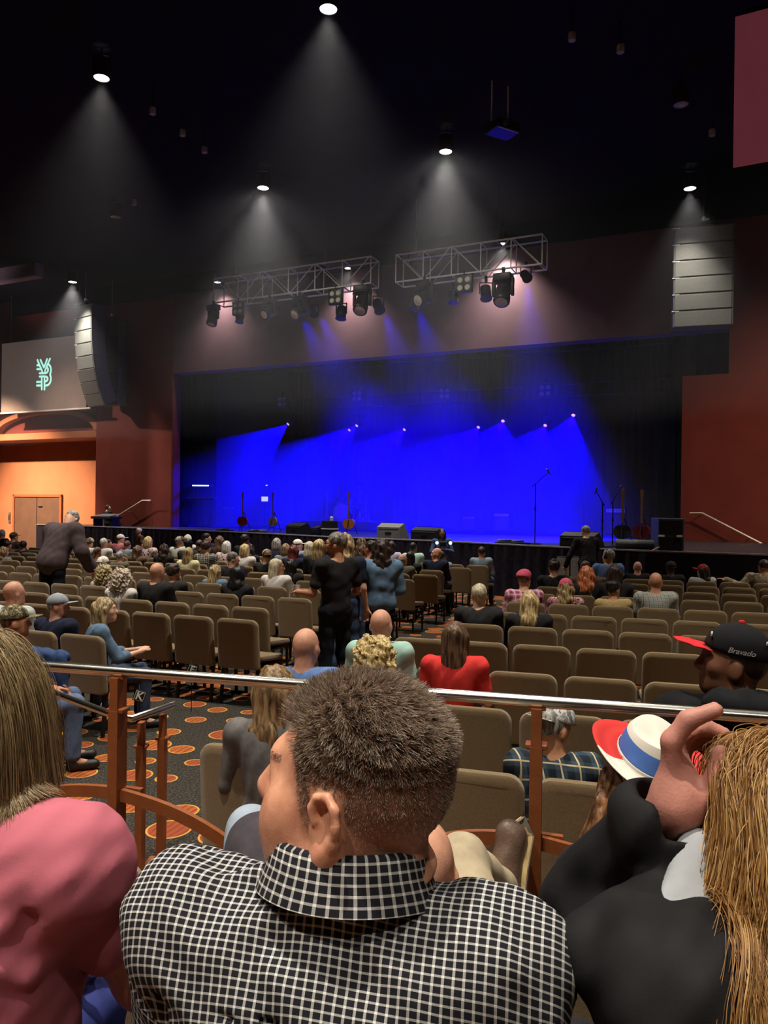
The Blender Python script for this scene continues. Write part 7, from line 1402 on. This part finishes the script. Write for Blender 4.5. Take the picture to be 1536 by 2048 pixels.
# cowboy hat
hc_ = at(1296, 1500, 1.93); hc_ = at(1300, 1518, 1.93); hat = empty('cowboy_hat', hc_, RANG, 'red white and blue cowboy hat on the head behind the raised hand', 'hat'); hat.rotation_euler = (math.radians(16), math.radians(15), RANG+.15); hat.scale = (1.0, 1.0, .70)
def hat_mat(name, kind):
    m, nt, n, L, b = nodes_of(name); b.inputs['Roughness'].default_value = .75; tc = n.new('ShaderNodeTexCoord'); sx = n.new('ShaderNodeSeparateXYZ'); L.new(tc.outputs['Object'], sx.inputs[0]); x, y, z = sx.outputs
    nz = n.new('ShaderNodeTexNoise'); nz.inputs['Scale'].default_value = 18; L.new(tc.outputs['Object'], nz.inputs['Vector'])
    if kind == 'brim':
        v = math_n(nt, 'ADD', y, math_n(nt, 'MULTIPLY', math_n(nt, 'SUBTRACT', nz.outputs['Fac'], .5), .012)); c = mixc(nt, math_n(nt, 'GREATER_THAN', v, -.050), lin((226, 218, 204)), lin((206, 44, 40)))
    else:
        ax = math_n(nt, 'ABSOLUTE', math_n(nt, 'ADD', x, .012)); a = math_n(nt, 'MULTIPLY', math_n(nt, 'LESS_THAN', ax, .072), math_n(nt, 'LESS_THAN', z, .080)); c = mixc(nt, a, lin((222, 214, 202)), lin((70, 112, 190)))
    L.new(c, b.inputs['Base Color']); return m
vs = []; fs = []; nA = 40
rings = [(.082, .100, .0), (.105, .122, -.002), (.130, .142, .0), (.152, .158, .008)]
for rx, ry, z in rings:
    for k in range(nA):
        a = 2*math.pi*k/nA; e = (rx-.082)/.07; vs.append((rx*1.02*math.cos(a), ry*math.sin(a), z+.026*e*e*abs(math.cos(a))**2.2-.012*e*math.sin(a)**2))
for i in range(len(rings)-1):
    for k in range(nA): fs.append((i*nA+k, i*nA+(k+1) % nA, (i+1)*nA+(k+1) % nA, (i+1)*nA+k))
bm_ = MB().add(vs, fs).mesh('brim', True); bo_ = obj('brim', bm_, hat_mat('hat_brim_cloth', 'brim'), hat); md = bo_.modifiers.new('thickness', 'SOLIDIFY'); md.thickness = .004
vs = []; fs = []; cr = [(1.0, 0), (.99, .03), (.96, .06), (.92, .088), (.84, .102), (.65, .104), (.35, .094), (.05, .088)]
for f, z in cr:
    for k in range(nA):
        a = 2*math.pi*k/nA; pin = 1-.14*(z/.1)*max(0, math.sin(a))**2; vs.append((.082*f*pin*math.cos(a), .100*f*math.sin(a), z+(.010*math.sin(a)**2 if f < .9 else 0)))
for i in range(len(cr)-1):
    for k in range(nA): fs.append((i*nA+k, i*nA+(k+1) % nA, (i+1)*nA+(k+1) % nA, (i+1)*nA+k))
fs.append(tuple((len(cr)-1)*nA+k for k in range(nA))); MB().add(vs, fs).build('crown', hat_mat('hat_crown_cloth', 'crown'), hat, True)
MB().lathe([(1.0, 0), (1.02, .002), (1.02, .014), (1.0, .016)], nA, Matrix.Diagonal((.083, .101, 1, 1)), caps=False).build('band', fab('hat_band', (214, 206, 196), .05), hat, True)
for o in list(bpy.data.objects):
    if o.type == 'EMPTY' and not o.children: bpy.data.objects.remove(o)
